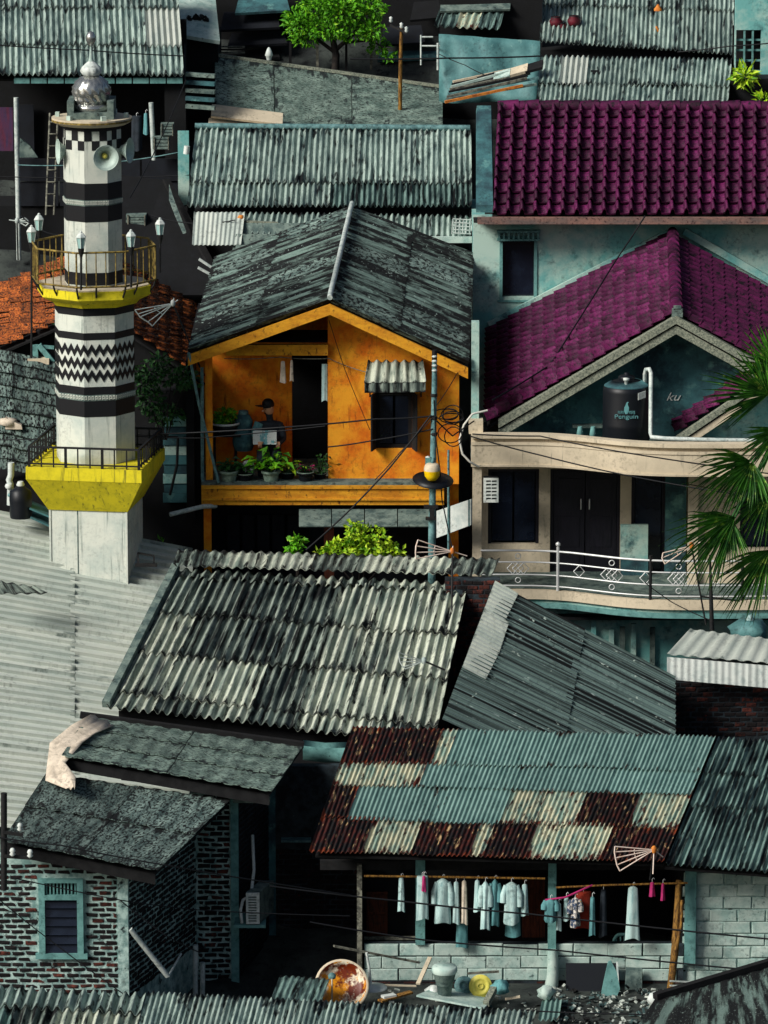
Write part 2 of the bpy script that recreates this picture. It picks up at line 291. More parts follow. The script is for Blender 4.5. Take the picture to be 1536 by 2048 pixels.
# ---------------------------------------------------------------- builders
def sheet_mb(mb, tl, tr, br, bl, pitch, amp, t=.008, k=8, nl=3, top=0.0, bot=0.0, wob=.004, sharp=False, box=False, crest=False):
    tl, tr, br, bl = map(Vector, (tl, tr, br, bl))
    w = ((tr - tl).length + (br - bl).length) / 2; h = ((bl - tl).length + (br - tr).length) / 2
    n = max(1, round(w / pitch))
    PB = [(0, 1), (.34, 1), (.40, -1), (.94, -1)] if box else None
    if crest: PB = [(0, 1), (.08, .75), (.15, .15), (.2, -.6), (.25, -1), (.75, -1), (.8, -.6), (.85, .15), (.92, .75)]
    if PB: k = len(PB)
    cols = n * k
    nrm = (tr - tl).cross(tl - bl); nrm = nrm.normalized() if nrm.length > 1e-9 else Vector((0, 0, 1))
    if nrm.z < 0: nrm = -nrm
    o1, o2 = rnd.uniform(0, 9), rnd.uniform(0, 9)
    vs, uvs, uv2 = [], [], []
    for lay in (0, 1):
        for j in range(nl + 1):
            v = j / nl
            for i in range(cols + 1):
                u = i / cols; c = math.cos(2 * math.pi * i / k)
                if PB: u = min(1.0, (i // k + PB[i % k][0]) / n); c = PB[i % k][1]
                if sharp: c = max(-.75, min(.75, c * 1.5)) / .75
                d = amp * c + lerp(top, bot, v) - lay * t + wob * math.sin(u * 5 + o1 + v * 3) * math.sin(v * 4 + o2)
                vs.append(bil(tl, tr, br, bl, u, v) + nrm * d); uvs.append((u * w, v * h)); uv2.append((u, v))
    m = (nl + 1) * (cols + 1); W = cols + 1
    fs = []
    flip = (tr - tl).cross(tl - bl).z < 0
    for j in range(nl):
        for i in range(cols):
            q = (j * W + i, (j + 1) * W + i, (j + 1) * W + i + 1, j * W + i + 1)
            fs.append(q[::-1] if flip else q); q = tuple(x + m for x in q); fs.append(q if flip else q[::-1])
    mb.add(vs, fs, not box, uvs, uv2)
    for j in (0, nl):       # lips
        a = [j * W + i for i in range(W)]
        mb.add([vs[i] for i in a] + [vs[i + m] for i in a], [(i, i + 1, W + i + 1, W + i) for i in range(W - 1)], False, [uvs[i] for i in a] * 2)
    for i in (0, cols):
        a = [j * W + i for j in range(nl + 1)]
        mb.add([vs[q] for q in a] + [vs[q + m] for q in a], [(q, q + 1, nl + 1 + q + 1, nl + 1 + q) for q in range(nl)], False, [uvs[q] for q in a] * 2)
    return mb

def corr_roof(parent, tl, tr, br, bl, rows, cols, pitch, amp, mats, name='roof_sheet', lift=.03, over=.04, jit=.006, t=.008, k=8, nl=3, skip=(), sharp=False, edge=0.0, box=False, crest=False):
    """a roof of overlapping sheets; rows: breakpoints down the slope, cols: count or breakpoints (one list or a list per row)"""
    tl, tr, br, bl = map(Vector, (tl, tr, br, bl))
    out = []
    for r in range(len(rows) - 1):
        cs = cols[r] if isinstance(cols, list) and isinstance(cols[0], list) else cols
        if isinstance(cs, int): cs = [i / cs for i in range(cs + 1)]
        v0 = max(0, rows[r] - (over if r else 0)); v1 = rows[r + 1]
        for c in range(len(cs) - 1):
            if (r, c) in skip: continue
            j = rnd.uniform(-jit, jit); dv = rnd.uniform(-edge, edge)
            q = [bil(tl, tr, br, bl, u, v) for u, v in ((cs[c], v0), (cs[c + 1], v0), (cs[c + 1], v1 + dv), (cs[c], v1 + dv))]
            mm = mats(r, c) if callable(mats) else mats
            out.append(sheet_mb(MB(), *q, pitch, amp, t=t, k=k, nl=nl, top=j, bot=lift + j, sharp=sharp, box=box, crest=crest).build(name, mm, parent))
    return out

def XZ(px, py, Y, pym=None):
    p = P(px, pym if pym is not None else py, Y); q = P(px, py, Y); return p.x, q.z
def rect(px0, py0, px1, py1, Y):
    pm = (py0 + py1) / 2; a = P(px0, pm, Y); b = P(px1, pm, Y)
    return a.x, P(px0, py1, Y).z, b.x, P(px0, py0, Y).z     # x0, z0, x1, z1
def wall_mb(mb, x0, z0, x1, z1, Y, t, holes=()):
    xs = sorted({x0, x1} | {min(max(h[i], x0), x1) for h in holes for i in (0, 2)})
    zs = sorted({z0, z1} | {min(max(h[i], z0), z1) for h in holes for i in (1, 3)})
    for i in range(len(xs) - 1):
        for j in range(len(zs) - 1):
            cx, cz = (xs[i] + xs[i + 1]) / 2, (zs[j] + zs[j + 1]) / 2
            if any(h[0] < cx < h[2] and h[1] < cz < h[3] for h in holes): continue
            mb.mm((xs[i], Y, zs[j]), (xs[i + 1], Y + t, zs[j + 1]))
    return mb
def wall(parent, m, px0, py0, px1, py1, Y, t=.15, holes=(), name='wall', bottom=None, **kw):
    x0, z0, x1, z1 = rect(px0, py0, px1, py1, Y)
    if bottom is not None: z0 = bottom
    hs = []
    for h in holes:
        a = rect(*h, Y); hs.append(a)
    return wall_mb(MB(), x0, z0, x1, z1, Y, t, hs).build(name, m, parent, **kw)
def pbox(parent, name, m, px0, py0, px1, py1, Y, t=.1, **kw):
    x0, z0, x1, z1 = rect(px0, py0, px1, py1, Y)
    return MB().mm((x0, Y, z0), (x1, Y + t, z1)).build(name, m, parent, **kw)
def ptube(parent, name, m, pts, r, n=6, **kw):
    return MB().tube([P(*p) for p in pts], r, n).build(name, m, parent, **kw)
def bar_mb(mb, a, b, w, d, up=(0, 0, 1)):
    """a squared bar from a to b"""
    a, b = Vector(a), Vector(b); t = (b - a).normalized(); s = t.cross(Vector(up)); s = s.normalized() if s.length > 1e-6 else Vector((1, 0, 0)); u = s.cross(t)
    p = [q + s * (i * w / 2) + u * (j * d / 2) for q in (a, b) for i, j in ((-1, -1), (1, -1), (1, 1), (-1, 1))]
    return mb.hexa(p)

# bricks, blocks ---------------------------------------------------
def brick_mesh(name, L, H, D, rough, m, seed):
    r = random.Random(seed); x, y, z = L / 2, D, H / 2; b = min(.012, H * .18)
    def j(): return r.uniform(-rough, rough)
    vs = [(-x, y, -z), (x, y, -z), (x, y, z), (-x, y, z),
          (-x + j(), b + j() * .5, -z + j()), (x + j(), b + j() * .5, -z + j()), (x + j(), b + j() * .5, z + j()), (-x + j(), b + j() * .5, z + j()),
          (-x + b + j(), j() * .6, -z + b + j()), (x - b + j(), j() * .6, -z + b + j()), (x - b + j(), j() * .6, z - b + j()), (-x + b + j(), j() * .6, z - b + j())]
    fs = [(8, 9, 10, 11)] + [(i, (i + 1) % 4, 4 + (i + 1) % 4, 4 + i) for i in range(4)] + [(4 + i, 4 + (i + 1) % 4, 8 + (i + 1) % 4, 8 + i) for i in range(4)]
    me = bpy.data.meshes.new(name); me.from_pydata(vs, [], fs); me.materials.append(m); return me
BRICKN = {}
def brick_field(parent, A, U, W, H, L, h, gap, mats, name='brick', holes=(), top=None, proud=.012, depth=.05, rough=.006, miss=0.0, seed=1, cap=300, bond=.5):
    """single bricks on a wall: A lower left corner, U direction along the wall; the mortar wall stands behind"""
    r = random.Random(seed); U = Vector(U).normalized(); N = U.cross(Vector((0, 0, 1)))
    M = Matrix((U, -N, Vector((0, 0, 1)))).transposed()
    full = [brick_mesh(name, L - gap, h - gap, depth, rough, mats[0], seed * 10 + i) for i in range(4)]
    half = [brick_mesh(name, L / 2 - gap, h - gap, depth, rough, mats[0], seed * 10 + 5 + i) for i in range(2)]
    rows = int(H / h); rest = MB(); n0 = BRICKN.get(parent.name, 0)
    for j in range(rows):
        z = (j + .5) * h
        u = -L * bond if j % 2 else 0.0
        while u < W - .01:
            a, b = max(u, 0), min(u + L, W); u += L
            if b - a < L * .35: continue
            c = (a + b) / 2
            if any(x0 < c < x1 and z0 < z < z1 for x0, z0, x1, z1 in holes): continue
            if top and z + h * .5 > top(c): continue
            if r.random() < miss: continue
            isf = b - a > L * .8; me = r.choice(full if isf else half)
            sx = (b - a - gap) / ((L if isf else L / 2) - gap)
            pos = Vector(A) + U * c + Vector((0, 0, z + r.uniform(-.007, .007))) + N * (proud + r.uniform(-.006, .006)) + U * r.uniform(-.01, .01)
            m = r.choice(mats)
            if n0 < cap: inst(name, me, parent, pos, M, m, (sx, 1, 1)); n0 += 1
            else: rest.add([pos + M @ (Vector((q.co.x * sx, q.co.y, q.co.z))) for q in me.vertices], [tuple(p.vertices) for p in me.polygons])
    BRICKN[parent.name] = n0
    if rest.f: rest.build(name + 's_far', mats[0], parent, kind='stuff')

# plants -------------------------------------------------------------
def leaf_mb(mb, p, d, up, L, W, r):
    d = d.normalized(); s = d.cross(up); s = s.normalized() if s.length > 1e-6 else Vector((1, 0, 0)); n = s.cross(d)
    f = r.uniform(.1, .35) * W; q = p + d * L * .5
    mb.add([p, q + s * W / 2 + n * f, p + d * L - n * L * r.uniform(0, .3), q - s * W / 2 + n * f, q], [(0, 4, 2, 1), (0, 3, 2, 4)])
def rdir(r, zmin=-.4):
    while True:
        v = Vector((r.uniform(-1, 1), r.uniform(-1, 1), r.uniform(zmin, 1)))
        if .1 < v.length < 1: return v.normalized()
def crown_mb(mb, clumps, n, L, W, seed=3):
    """leaves in clumps: (centre, radii)"""
    r = random.Random(seed)
    for c, rad in clumps:
        for _ in range(int(n * rad[0] * rad[2] * 10)):
            d = rdir(r, -.9); k = r.random() ** .45
            p = c + Vector((d.x * rad[0], d.y * rad[1], d.z * rad[2])) * k
            leaf_mb(mb, p, (d + rdir(r, -.8) * .9), rdir(r, 0), L * r.uniform(.6, 1.3), W * r.uniform(.7, 1.2), r)
    return mb
def shrub(name, label, cat, base, clumps, n, L, W, m, seed, group=None, stems=5, sr=.015, mb_=None):
    t = thing(name, label, cat, base, group)
    crown_mb(MB(), clumps, n, L, W, seed).build('foliage', m, t)
    r = random.Random(seed + 1); mb = MB()
    for i in range(stems):
        c, rad = clumps[i % len(clumps)]
        mb.tube([Vector(base) + V(r.uniform(-.03, .03), r.uniform(-.03, .03), 0), lerp(Vector(base), c, .5) + V(r.uniform(-.06, .06), 0, 0), c + V(0, 0, rad[2] * .3)], [sr, sr * .8, sr * .4], 5)
    mb.build('stem', M_['bark'] if mb_ is None else mb_, t)
    return t

# cables, aerials ------------------------------------------------------
def cable(name, label, pts, r=.012, m=None, sag=0.0, n=14, group=None, cat='cable'):
    pts = [P(*p) if not isinstance(p, Vector) else p for p in pts]; path = []
    for i in range(len(pts) - 1):
        for k in range(n + (i == len(pts) - 2)):
            t = k / n; path.append(lerp(pts[i], pts[i + 1], t) - V(0, 0, 4 * sag * t * (1 - t)))
    return MB().tube(path, r, 5).build(name, m or M_['rubber'], None, label, cat, group)
def grid_aerial(label, hub, tips, mast_base, m=None, backs=(), r=.011, group='fan shaped grid aerials'):
    """rods spread from a hub to an end bar; a boom, a hub clamp and a mast"""
    t = thing('television_aerial', label, 'aerial', mast_base, group)
    m = m or M_['antenna']; hub = Vector(hub); tips = [Vector(q) for q in tips]
    for q in tips: MB().tube([hub, q], r, 5).build('rod', m, t)
    MB().tube(tips, r * 1.2, 5).build('end_bar', m, t)
    for b in backs: MB().tube([hub, Vector(b)], r, 5).build('boom', m, t)
    mid = [lerp(hub, q, .5) for q in tips]
    MB().tube(mid, r * .7, 4).build('cross_wire', m, t)
    MB().lathe([(.03, -.05), (.045, -.02), (.045, .04), (.02, .07)], hub, 8).build('hub', M_['cap_orange'] if m is M_['antenna'] else m, t)
    MB().tube([hub, Vector(mast_base)], .018, 6).build('mast', M_['iron'], t)
    return t

# clothes --------------------------------------------------------------
def garment(name, label, cat, px0, py0, px1, py1, Y, m, seed, kind='shirt', group=None, hanger=True, sleeve=None, depth=.16):
    r = random.Random(seed); cx = (px0 + px1) / 2; k = m_per_px(Y)
    top = P(cx, py0, Y); bot = P(cx, py1, Y); hw = (px1 - px0) / 2 * k; H = top.z - bot.z
    t = thing(name, label, cat, (top.x, Y, bot.z), group)
    nf = r.choice([3, 4, 5]); ph = r.uniform(0, 6); n = 28
    prof = {'shirt': [(.18, 0), (.34, .02), (.72, .07), (.86, .16), (.84, .4), (.9, .7), (1, .97), (.96, 1)],
            'slim': [(.3, 0), (.6, .03), (.7, .2), (.78, .5), (.9, .8), (1, 1)],
            'towel': [(.86, 0), (.9, .02), (.92, .4), (.97, .8), (1, 1)],
            'trousers': [(.8, 0), (.86, .05), (.92, .3), (.96, .6), (1, 1)]}[kind]
    vs = []
    for j, (w, v) in enumerate(prof):
        for i in range(n):
            a = 2 * math.pi * i / n
            fold = 1 + (.05 + .2 * v) * math.sin(nf * a + ph + v * 1.5)
            hem = .03 * H * math.sin(2 * a + ph) * v
            vs.append(Vector((top.x + math.sin(a) * hw * w * (1 + .05 * math.sin(nf * a + ph)), Y - math.cos(a) * depth * .5 * w * fold, top.z - v * H + hem)))
    q = len(prof)
    fs = [(j * n + i, (j + 1) * n + i, (j + 1) * n + (i + 1) % n, j * n + (i + 1) % n) for j in range(q - 1) for i in range(n)]
    mb = MB().add(vs, fs, True); mb.add(vs[:n], [tuple(range(n))])
    mb.build('cloth', m, t)
    for sgn in (sleeve if sleeve is not None else ((-1, 1) if kind == 'shirt' else ())):
        s0 = V(top.x + sgn * hw * .6, Y, top.z - H * .09); s1 = V(top.x + sgn * hw * .95, Y - .02, top.z - H * .3); s2 = V(top.x + sgn * hw * 1.0, Y - .03, top.z - H * r.uniform(.42, .6))
        MB().tube([s0, s1, s2], [.05, .06, .055], 8).build('sleeve', m, t)
    if hanger:
        MB().tube([top + V(0, 0, -.02), top + V(0, 0, .05), top + V(.02, 0, .075), top + V(.035, 0, .05)], .006, 5).build('hanger_hook', M_['steel'], t)
    return t
def text_mb(s, size, m, parent, origin, name='lettering', rot=(R(90), 0, 0), ext=.002, sx=1.0, font_shear=0):
    cu = bpy.data.curves.new('text', 'FONT'); cu.body = s; cu.size = size; cu.extrude = ext; cu.align_x = 'CENTER'; cu.shear = font_shear
    ob = bpy.data.objects.new('text_tmp', cu); COL.objects.link(ob)
    bpy.context.view_layer.update()
    me = bpy.data.meshes.new_from_object(ob.evaluated_get(bpy.context.evaluated_depsgraph_get()))
    bpy.data.objects.remove(ob)
    me.materials.clear(); me.materials.append(m); me.name = name
    o = bpy.data.objects.new(name, me); w = WORLD[parent.name] if parent is not None else Vector((0, 0, 0))
    o.location = Vector(origin) - w; o.rotation_euler = rot; o.scale = (sx, 1, 1)
    return link(o, parent, Vector(origin))

# ================================================================ the hillside
def ground_z(y):
    pts = [(-60, -14), (-20, -9.2), (-13, -7.4), (-9, -6.6), (-5, -5.9), (0, -5.0), (4, -4.0), (8, -1.6), (12, .6), (16, 3.2), (20, 5.6), (26, 9.5), (60, 26), (200, 60)]
    for (a, za), (b, zb) in zip(pts, pts[1:]):
        if y <= b: return za + (zb - za) * (y - a) / (b - a)
    return pts[-1][1]
mb = MB(); ys = [-60, -40, -30] + [y * .8 for y in range(-25, 40)] + [36, 44, 60, 90, 130, 200]; xs = list(range(-120, -20, 20)) + [x * .9 for x in range(-22, 23)] + list(range(30, 130, 20))
gv = [V(x, y, ground_z(y) + (rnd.uniform(-.12, .12) if abs(x) < 20 and -20 < y < 32 else 0)) for y in ys for x in xs]; W_ = len(xs)
mb.add(gv, [(j * W_ + i, j * W_ + i + 1, (j + 1) * W_ + i + 1, (j + 1) * W_ + i) for j in range(len(ys) - 1) for i in range(W_ - 1)], True)
mb.build('ground', M_['ground'], None, kind='structure')

# ---------------------------------------------------------------- tiles
def tile_mesh(name, prof, m, lip=.12, rise=.22):
    n = len(prof); vs = []
    for y, dz in ((.56, -.02), (-.5, rise)):
        vs += [(u, y, h + dz) for u, h in prof]
    vs += [(u, -.5, h + rise - lip) for u, h in prof]
    fs = [(i, n + i, n + i + 1, i + 1) for i in range(n - 1)] + [(n + i, 2 * n + i, 2 * n + i + 1, n + i + 1) for i in range(n - 1)]
    me = bpy.data.meshes.new(name); me.from_pydata(vs, [], fs); me.materials.append(m)
    me.polygons.foreach_set('use_smooth', [i < n - 1 for i in range(len(fs))]); return me
ROLL = [(-.5, -.05), (-.46, .2), (-.38, .34), (-.28, .34), (-.2, .2), (-.16, -.02), (.15, -.06), (.42, -.04), (.5, .02)]
FLAT = [(-.5, .0), (-.42, .12), (-.3, .12), (-.22, .02), (.1, -.02), (.4, 0), (.5, .06)]
def tile_field(parent, tl, tr, br, bl, nc, nr, me, mats, name='roof_tile', jit=.01, hz=.16, stuff=False, tilt=0.0, seed=5, fill=1.0):
    r = random.Random(seed); mb = MB()
    tl, tr, br, bl = map(Vector, (tl, tr, br, bl))
    for j in range(nr):
        for i in range(nc):
            u, v = (i + .5) / nc, (j + .5) / nr
            p = bil(tl, tr, br, bl, u, v)
            ex = bil(tl, tr, br, bl, (i + 1) / nc, v) - bil(tl, tr, br, bl, i / nc, v); ey = bil(tl, tr, br, bl, u, j / nr) - bil(tl, tr, br, bl, u, (j + 1) / nr)
            w, h = ex.length * fill, ey.length; F = frame3(ex, ey)
            if F.col[2].z < 0: F = frame3(-ex, ey)
            F = F @ Euler((r.uniform(-jit, jit), r.uniform(-jit, jit), r.uniform(-jit, jit) + tilt)).to_matrix()
            p = p + F.col[2] * r.uniform(0, .012)
            if stuff: mb.add([p + F @ Vector((q.co.x * w, q.co.y * h, q.co.z * hz)) for q in me.vertices], [tuple(f.vertices) for f in me.polygons])
            else: inst(name, me, parent, p, F, r.choice(mats), (w, h, hz))
    if stuff: mb.build(name + 's', mats[0], parent, kind='stuff')

# ================================================================ minaret
MY = 1.25; MX = P(188, 600, 1.25).x; PH = R(-12)
def zf(py, r): return P(188, py, MY - r).z
mc = lambda z: V(MX, MY, z)
AL = R(9); e1 = V(math.cos(AL), -math.sin(AL), 0); e2 = V(math.sin(AL), math.cos(AL), 0)
def sq(h, z): return [mc(z) + e1 * (sx * h) + e2 * (sy * h) for sx, sy in ((-1, -1), (1, -1), (1, 1), (-1, 1))]
z_pl = zf(938, 1.07)          # platform top
mn = thing('minaret', 'white octagonal minaret with black bands, yellow galleries and chrome dome', 'minaret', mc(zf(1165, .7)))
zb = zf(1022, .74); z0 = zf(1165, .7)
MB().hexa(sq(.715, z0 - .9) + sq(.715, zb)).build('base_block', M_['white'], mn)
for sx in (-1, 1): MB().box(mc((z0 + zb) / 2) + e1 * (sx * .715) + e2 * (-.715), (.035, .035, zb - z0), frame3(e1, e2)).build('corner_bead', M_['white'], mn)
MB().box(mc((z0 + zb) / 2) + e1 * -.2 + e2 * -.715, (.02, .012, zb - z0), frame3(e1, e2)).build('joint_bead', M_['concrete'], mn)
zr0, zr1 = zf(963, 1.07), z_pl
MB().hexa(sq(.74, zb) + sq(1.07, zr0)).build('lower_gallery_corbel', M_['yellow'], mn)
MB().hexa(sq(1.075, zr0) + sq(1.075, zr1)).build('lower_gallery_slab', M_['yellow'], mn)
# lower railing
zt = z_pl + .37; crn = sq(1.02, z_pl); mb = MB()
for a, b in zip(crn, crn[1:] + crn[:1]):
    u = V(0, 0, 1); bar_mb(mb, a + u * .37, b + u * .37, .04, .035); bar_mb(mb, a + u * .06, b + u * .06, .03, .025)
mb.build('lower_rail', M_['iron'], mn)
for a, b in zip(crn, crn[1:] + crn[:1]):
    for i in range(9):
        p = lerp(a, b, i / 9); MB().box(p + V(0, 0, .18), (.05 if i % 3 == 0 else .026,) * 2 + (.38,)).build('lower_rail_post', M_['iron'], mn)
# shaft
def ring(name, py0, py1, r, m, ext=0, n=8):
    return MB().lathe([(r + ext, zf(py1, r)), (r + ext, zf(py0, r))], mc(0), n, sm=False, ph=PH).build(name, m, mn)
RL, RU = .745, .545
MB().lathe([(RL, z_pl - .1), (RL, zf(608, RL))], mc(0), 8, sm=False, ph=PH).build('lower_shaft', M_['white'], mn)
MB().lathe([(RU, zf(590, RU)), (RU, zf(258, RU))], mc(0), 8, sm=False, ph=PH).build('upper_shaft', M_['white'], mn)
for a, b in ((612, 633), (667, 681), (775, 791), (803, 835)): ring('black_band', a, b, RL, M_['black_paint'], .006)
for a, b in ((368, 401), (413, 445), (547, 572)): ring('black_band', a, b, RU, M_['black_paint'], .006)
def ornament(py0, py1, r):
    o = ring('ornament_band', py0, py1, r, M_['concrete'], .012); zc0, zc1 = zf(py1, r), zf(py0, r); h = zc1 - zc0; mb = MB()
    for k in range(8):
        a0, a1 = 2 * math.pi * k / 8 + PH, 2 * math.pi * (k + 1) / 8 + PH; rr = r + .014
        A = mc(0) + V(rr * math.sin(a0), -rr * math.cos(a0), 0); B = mc(0) + V(rr * math.sin(a1), -rr * math.cos(a1), 0)
        n = 9; F = frame3(B - A, V(0, 0, 1))
        for i in range(n):
            c = lerp(A, B, (i + .5) / n)
            L = (B - A).length / n
            for du, dv, wu, wv in ((-.3, 0, .16, .7), (0, .28, .5, .14), (.22, 0, .14, .5), (.05, -.14, .25, .13)):
                mb.box(c + F.col[0] * du * L + V(0, 0, zc0 + h * (.5 + dv)), (wu * L, wv * h, .016), F)
    mb.build('key_pattern', M_['white'], o)
ornament(791, 803, RL); ornament(401, 413, RU)
for py in (702, 728, 753):
    mb = MB(); zc = zf(py, RL); am = .06; th = .058; rr = RL + .004
    for k in range(8):
        a0, a1 = 2 * math.pi * k / 8 + PH, 2 * math.pi * (k + 1) / 8 + PH
        A = mc(zc) + V(rr * math.sin(a0), -rr * math.cos(a0), 0); B = mc(zc) + V(rr * math.sin(a1), -rr * math.cos(a1), 0)
        N = V(math.sin((a0 + a1) / 2), -math.cos((a0 + a1) / 2), 0) * .008
        for i in range(8):
            p, q = lerp(A, B, i / 8), lerp(A, B, (i + 1) / 8); za, zb_ = (-am, am) if i % 2 else (am, -am)
            p = p + V(0, 0, za); q = q + V(0, 0, zb_); t = V(0, 0, th)
            mb.hexa([p - t, q - t, q + t, p + t, p - t + N, q - t + N, q + t + N, p + t + N])
    mb.build('zigzag_band', M_['black_paint'], mn)
# chequered tiles below the top disc
fl = 2 * RU * math.sin(R(22.5)); tw = fl / 3; th_ = zf(264, RU) - zf(283, RU)
tm = bpy.data.meshes.new('check_tile'); tb = MB().mm((-tw / 2, -.008, -th_ / 2), (tw / 2, .004, th_ / 2)); tm.from_pydata(tb.v, [], tb.f); tm.materials.append(M_['black_paint'])
for k in range(8):
    a0, a1 = 2 * math.pi * k / 8 + PH, 2 * math.pi * (k + 1) / 8 + PH
    A = mc(0) + V(RU * math.sin(a0), -RU * math.cos(a0), 0); B = mc(0) + V(RU * math.sin(a1), -RU * math.cos(a1), 0); F = Matrix(((B - A).normalized(), -V(math.sin((a0 + a1) / 2), -math.cos((a0 + a1) / 2), 0), V(0, 0, 1))).transposed()
    for i in range(3):
        c = lerp(A, B, (i + .5) / 3); row = (k * 3 + i) % 2
        inst('check_tile', tm, mn, c + V(0, 0, zf(273.5, RU) - row * th_), F)
ring('black_band', 256, 264, RU, M_['black_paint'], .005)
# upper gallery
zg = zf(586, 1.07)
MB().lathe([(.80, zf(618, .8)), (.86, zf(611, .86)), (1.02, zf(606, 1.02)), (1.07, zf(603, 1.07)), (1.07, zg)], mc(0), 8, sm=False, ph=PH).build('upper_gallery_slab', M_['yellow'], mn)
MB().lathe([(1.04, zg - .01), (1.04, zg + .02)], mc(0), 8, sm=False, ph=PH).build('upper_gallery_floor', M_['cream'], mn)
def octp(r, z, k): a = 2 * math.pi * k / 8 + PH; return mc(z) + V(r * math.sin(a), -r * math.cos(a), 0)
rz0, rz1 = zf(576, 1.165), zf(507, 1.165)
for z in (rz0, rz1): MB().tube([octp(1.165, z, k) for k in range(9)], .02, 6).build('upper_rail', M_['yellow_rail'], mn)
for k in range(8):
    for i in range(5):
        t = i / 5; p, q = lerp(octp(1.165, rz0, k), octp(1.165, rz0, k + 1), t), lerp(octp(1.165, rz1, k), octp(1.165, rz1, k + 1), t)
        MB().tube([p, q], .018 if i == 0 else .011, 5).build('upper_rail_post', M_['yellow_rail'], mn)
        if i in (0, 2):
            d = (p - mc(p.z)).normalized(); MB().tube([p, p - V(0, 0, .1) - d * .03, p - V(0, 0, .24) - d * .12], .018, 5).build('rail_bracket', M_['iron'], mn)
def lantern(px, py, Y, foot):
    p = P(px, py, Y); f = P(px, foot, Y)
    o = MB().tube([f, p - V(0, 0, .13)], .022, 6).lathe([(.02, -.3), (.05, -.2), (.06, -.13)], p, 8).build('lamp_post', M_['iron'], mn)
    MB().lathe([(.055, -.13), (.085, .06)], p, 6, sm=False).build('lantern_glass', M_['frost'], o)
    MB().lathe([(.1, .06), (.1, .075), (.06, .13), (.03, .15), (.03, .17), (.0, .19)], p, 6, sm=False).build('lantern_cap', M_['plastic'], o)
    mb = MB()
    for k in range(6):
        a = k * math.pi / 3; mb.tube([p + V(.058 * math.sin(a), -.058 * math.cos(a), -.13), p + V(.09 * math.sin(a), -.09 * math.cos(a), .06)], .007, 4)
    mb.build('lantern_frame', M_['plastic'], o)
for a in ((63, 470, .24, 715), (78, 446, .95, 520), (162, 482, -1.14, 580), (262, 479, -.98, 575), (320, 455, -.2, 545)): lantern(a[0], a[1], a[2] + MY, a[3])
# top disc, block, dome, spire
RD = .73; zd = zf(244, RD)
MB().lathe([(.62, zd - .13), (.7, zd - .09), (RD, zd - .07), (RD, zd), (.0, zd)], mc(0), 28, sm=False).build('top_disc', M_['cream'], mn)
MB().lathe([(RD + .006, zd - .065), (RD + .006, zd - .03)], mc(0), 28, sm=False, caps=False).build('disc_edge', M_['yellow_rail'], mn)
rb = thing_c = mc(zd)
mb = MB().mm((MX - .42, MY - .42, zd), (MX + .42, MY + .42, zd + .12))
for s in (-1, 1): mb.mm((MX + s * .42, MY - .42, zd + .12), (MX + s * .30, MY + .42, zd + .33))
mb.mm((MX - .3, MY + .3, zd + .12), (MX + .3, MY + .42, zd + .33)).build('dome_block', M_['concrete'], mn)
zk = zd + .12
MB().lathe([(.33, zk), (.36, zk + .05), (.34, zk + .1), (.29, zk + .13)], mc(0), 24).build('dome_collar', M_['chrome'], mn)
hd = .56
MB().lathe([(.27, zk + .12), (.3, zk + .17), (.32, zk + .2), (.3, zk + .24), (.33, zk + .28), (.34, zk + .34), (.335, zk + .42), (.29, zk + .52), (.2, zk + .6), (.13, zk + .63)], mc(0), 168,
           fn=lambda a, z: 1 + .075 * math.sin(14 * (a + (z - zk) * 2.0))).build('dome', M_['chrome'], mn)
zp = zk + .62
MB().lathe([(.1, zp), (.15, zp + .03), (.19, zp + .1), (.17, zp + .16), (.11, zp + .22), (.05, zp + .27)], mc(0), 48, fn=lambda a, z: 1 + .1 * abs(math.sin(4 * a)) * (1 if z < zp + .12 else .4)).build('petal_crown', M_['plastic'], mn)
MB().lathe([(.06, zp + .25), (.035, zp + .34), (.025, zp + .46), (.014, zp + .6)], mc(0), 10).build('spire', M_['horn'], mn)
zq = zp + .68
MB().lathe([(.0, zq - .14), (.05, zq - .12), (.09, zq - .03), (.095, zq + .03), (.06, zq + .11), (.0, zq + .14)], mc(0), 16).build('finial_ball', M_['chrome'], mn)
for k in range(6):
    a = k * 1.05 + .4; MB().box(mc(zd + .04) + V(.63 * math.sin(a), -.63 * math.cos(a), 0), (.09, .07, .08), Euler((0, 0, a)).to_matrix()).build('disc_stud', M_['horn'], mn)
def horn(px, py, Y, d, label):
    c = P(px, py, Y + MY); d = Vector(d).normalized(); F = frame3(d.cross(V(0, 0, 1)), V(0, 0, 1)); F = Matrix((F.col[0], F.col[1], d)).transposed()
    t = thing('horn_loudspeaker', label, 'loudspeaker', c, 'horn loudspeakers on the minaret')
    MB().lathe([(.05, -.3), (.06, -.22), (.1, -.12), (.17, -.04), (.225, 0), (.232, .005), (.232, -.006), (.215, -.004), (.16, -.05), (.09, -.13), (.045, -.22), (0, -.23)], c, 24, F, caps=False).build('flare', M_['horn'], t)
    MB().lathe([(.04, -.22), (.05, -.14), (.03, -.09), (0, -.08)], c, 12, F).build('throat_plug', M_['lid_yellow'], t)
    MB().lathe([(.075, -.42), (.08, -.4), (.08, -.3), (.05, -.27)], c, 14, F).build('driver', M_['horn'], t)
    MB().tube([c - d * .3, c - d * .34 - V(0, 0, .16)], .02, 6).build('bracket', M_['iron'], t)
horn(212, 316, -.86, (.22, -1, -.12), 'grey horn loudspeaker facing the viewer on the minaret front')
horn(116, 303, -.2, (-1, -.25, -.05), 'grey horn loudspeaker pointing left from the minaret')
horn(260, 301, -.15, (1, -.3, -.05), 'grey horn loudspeaker pointing right from the minaret')

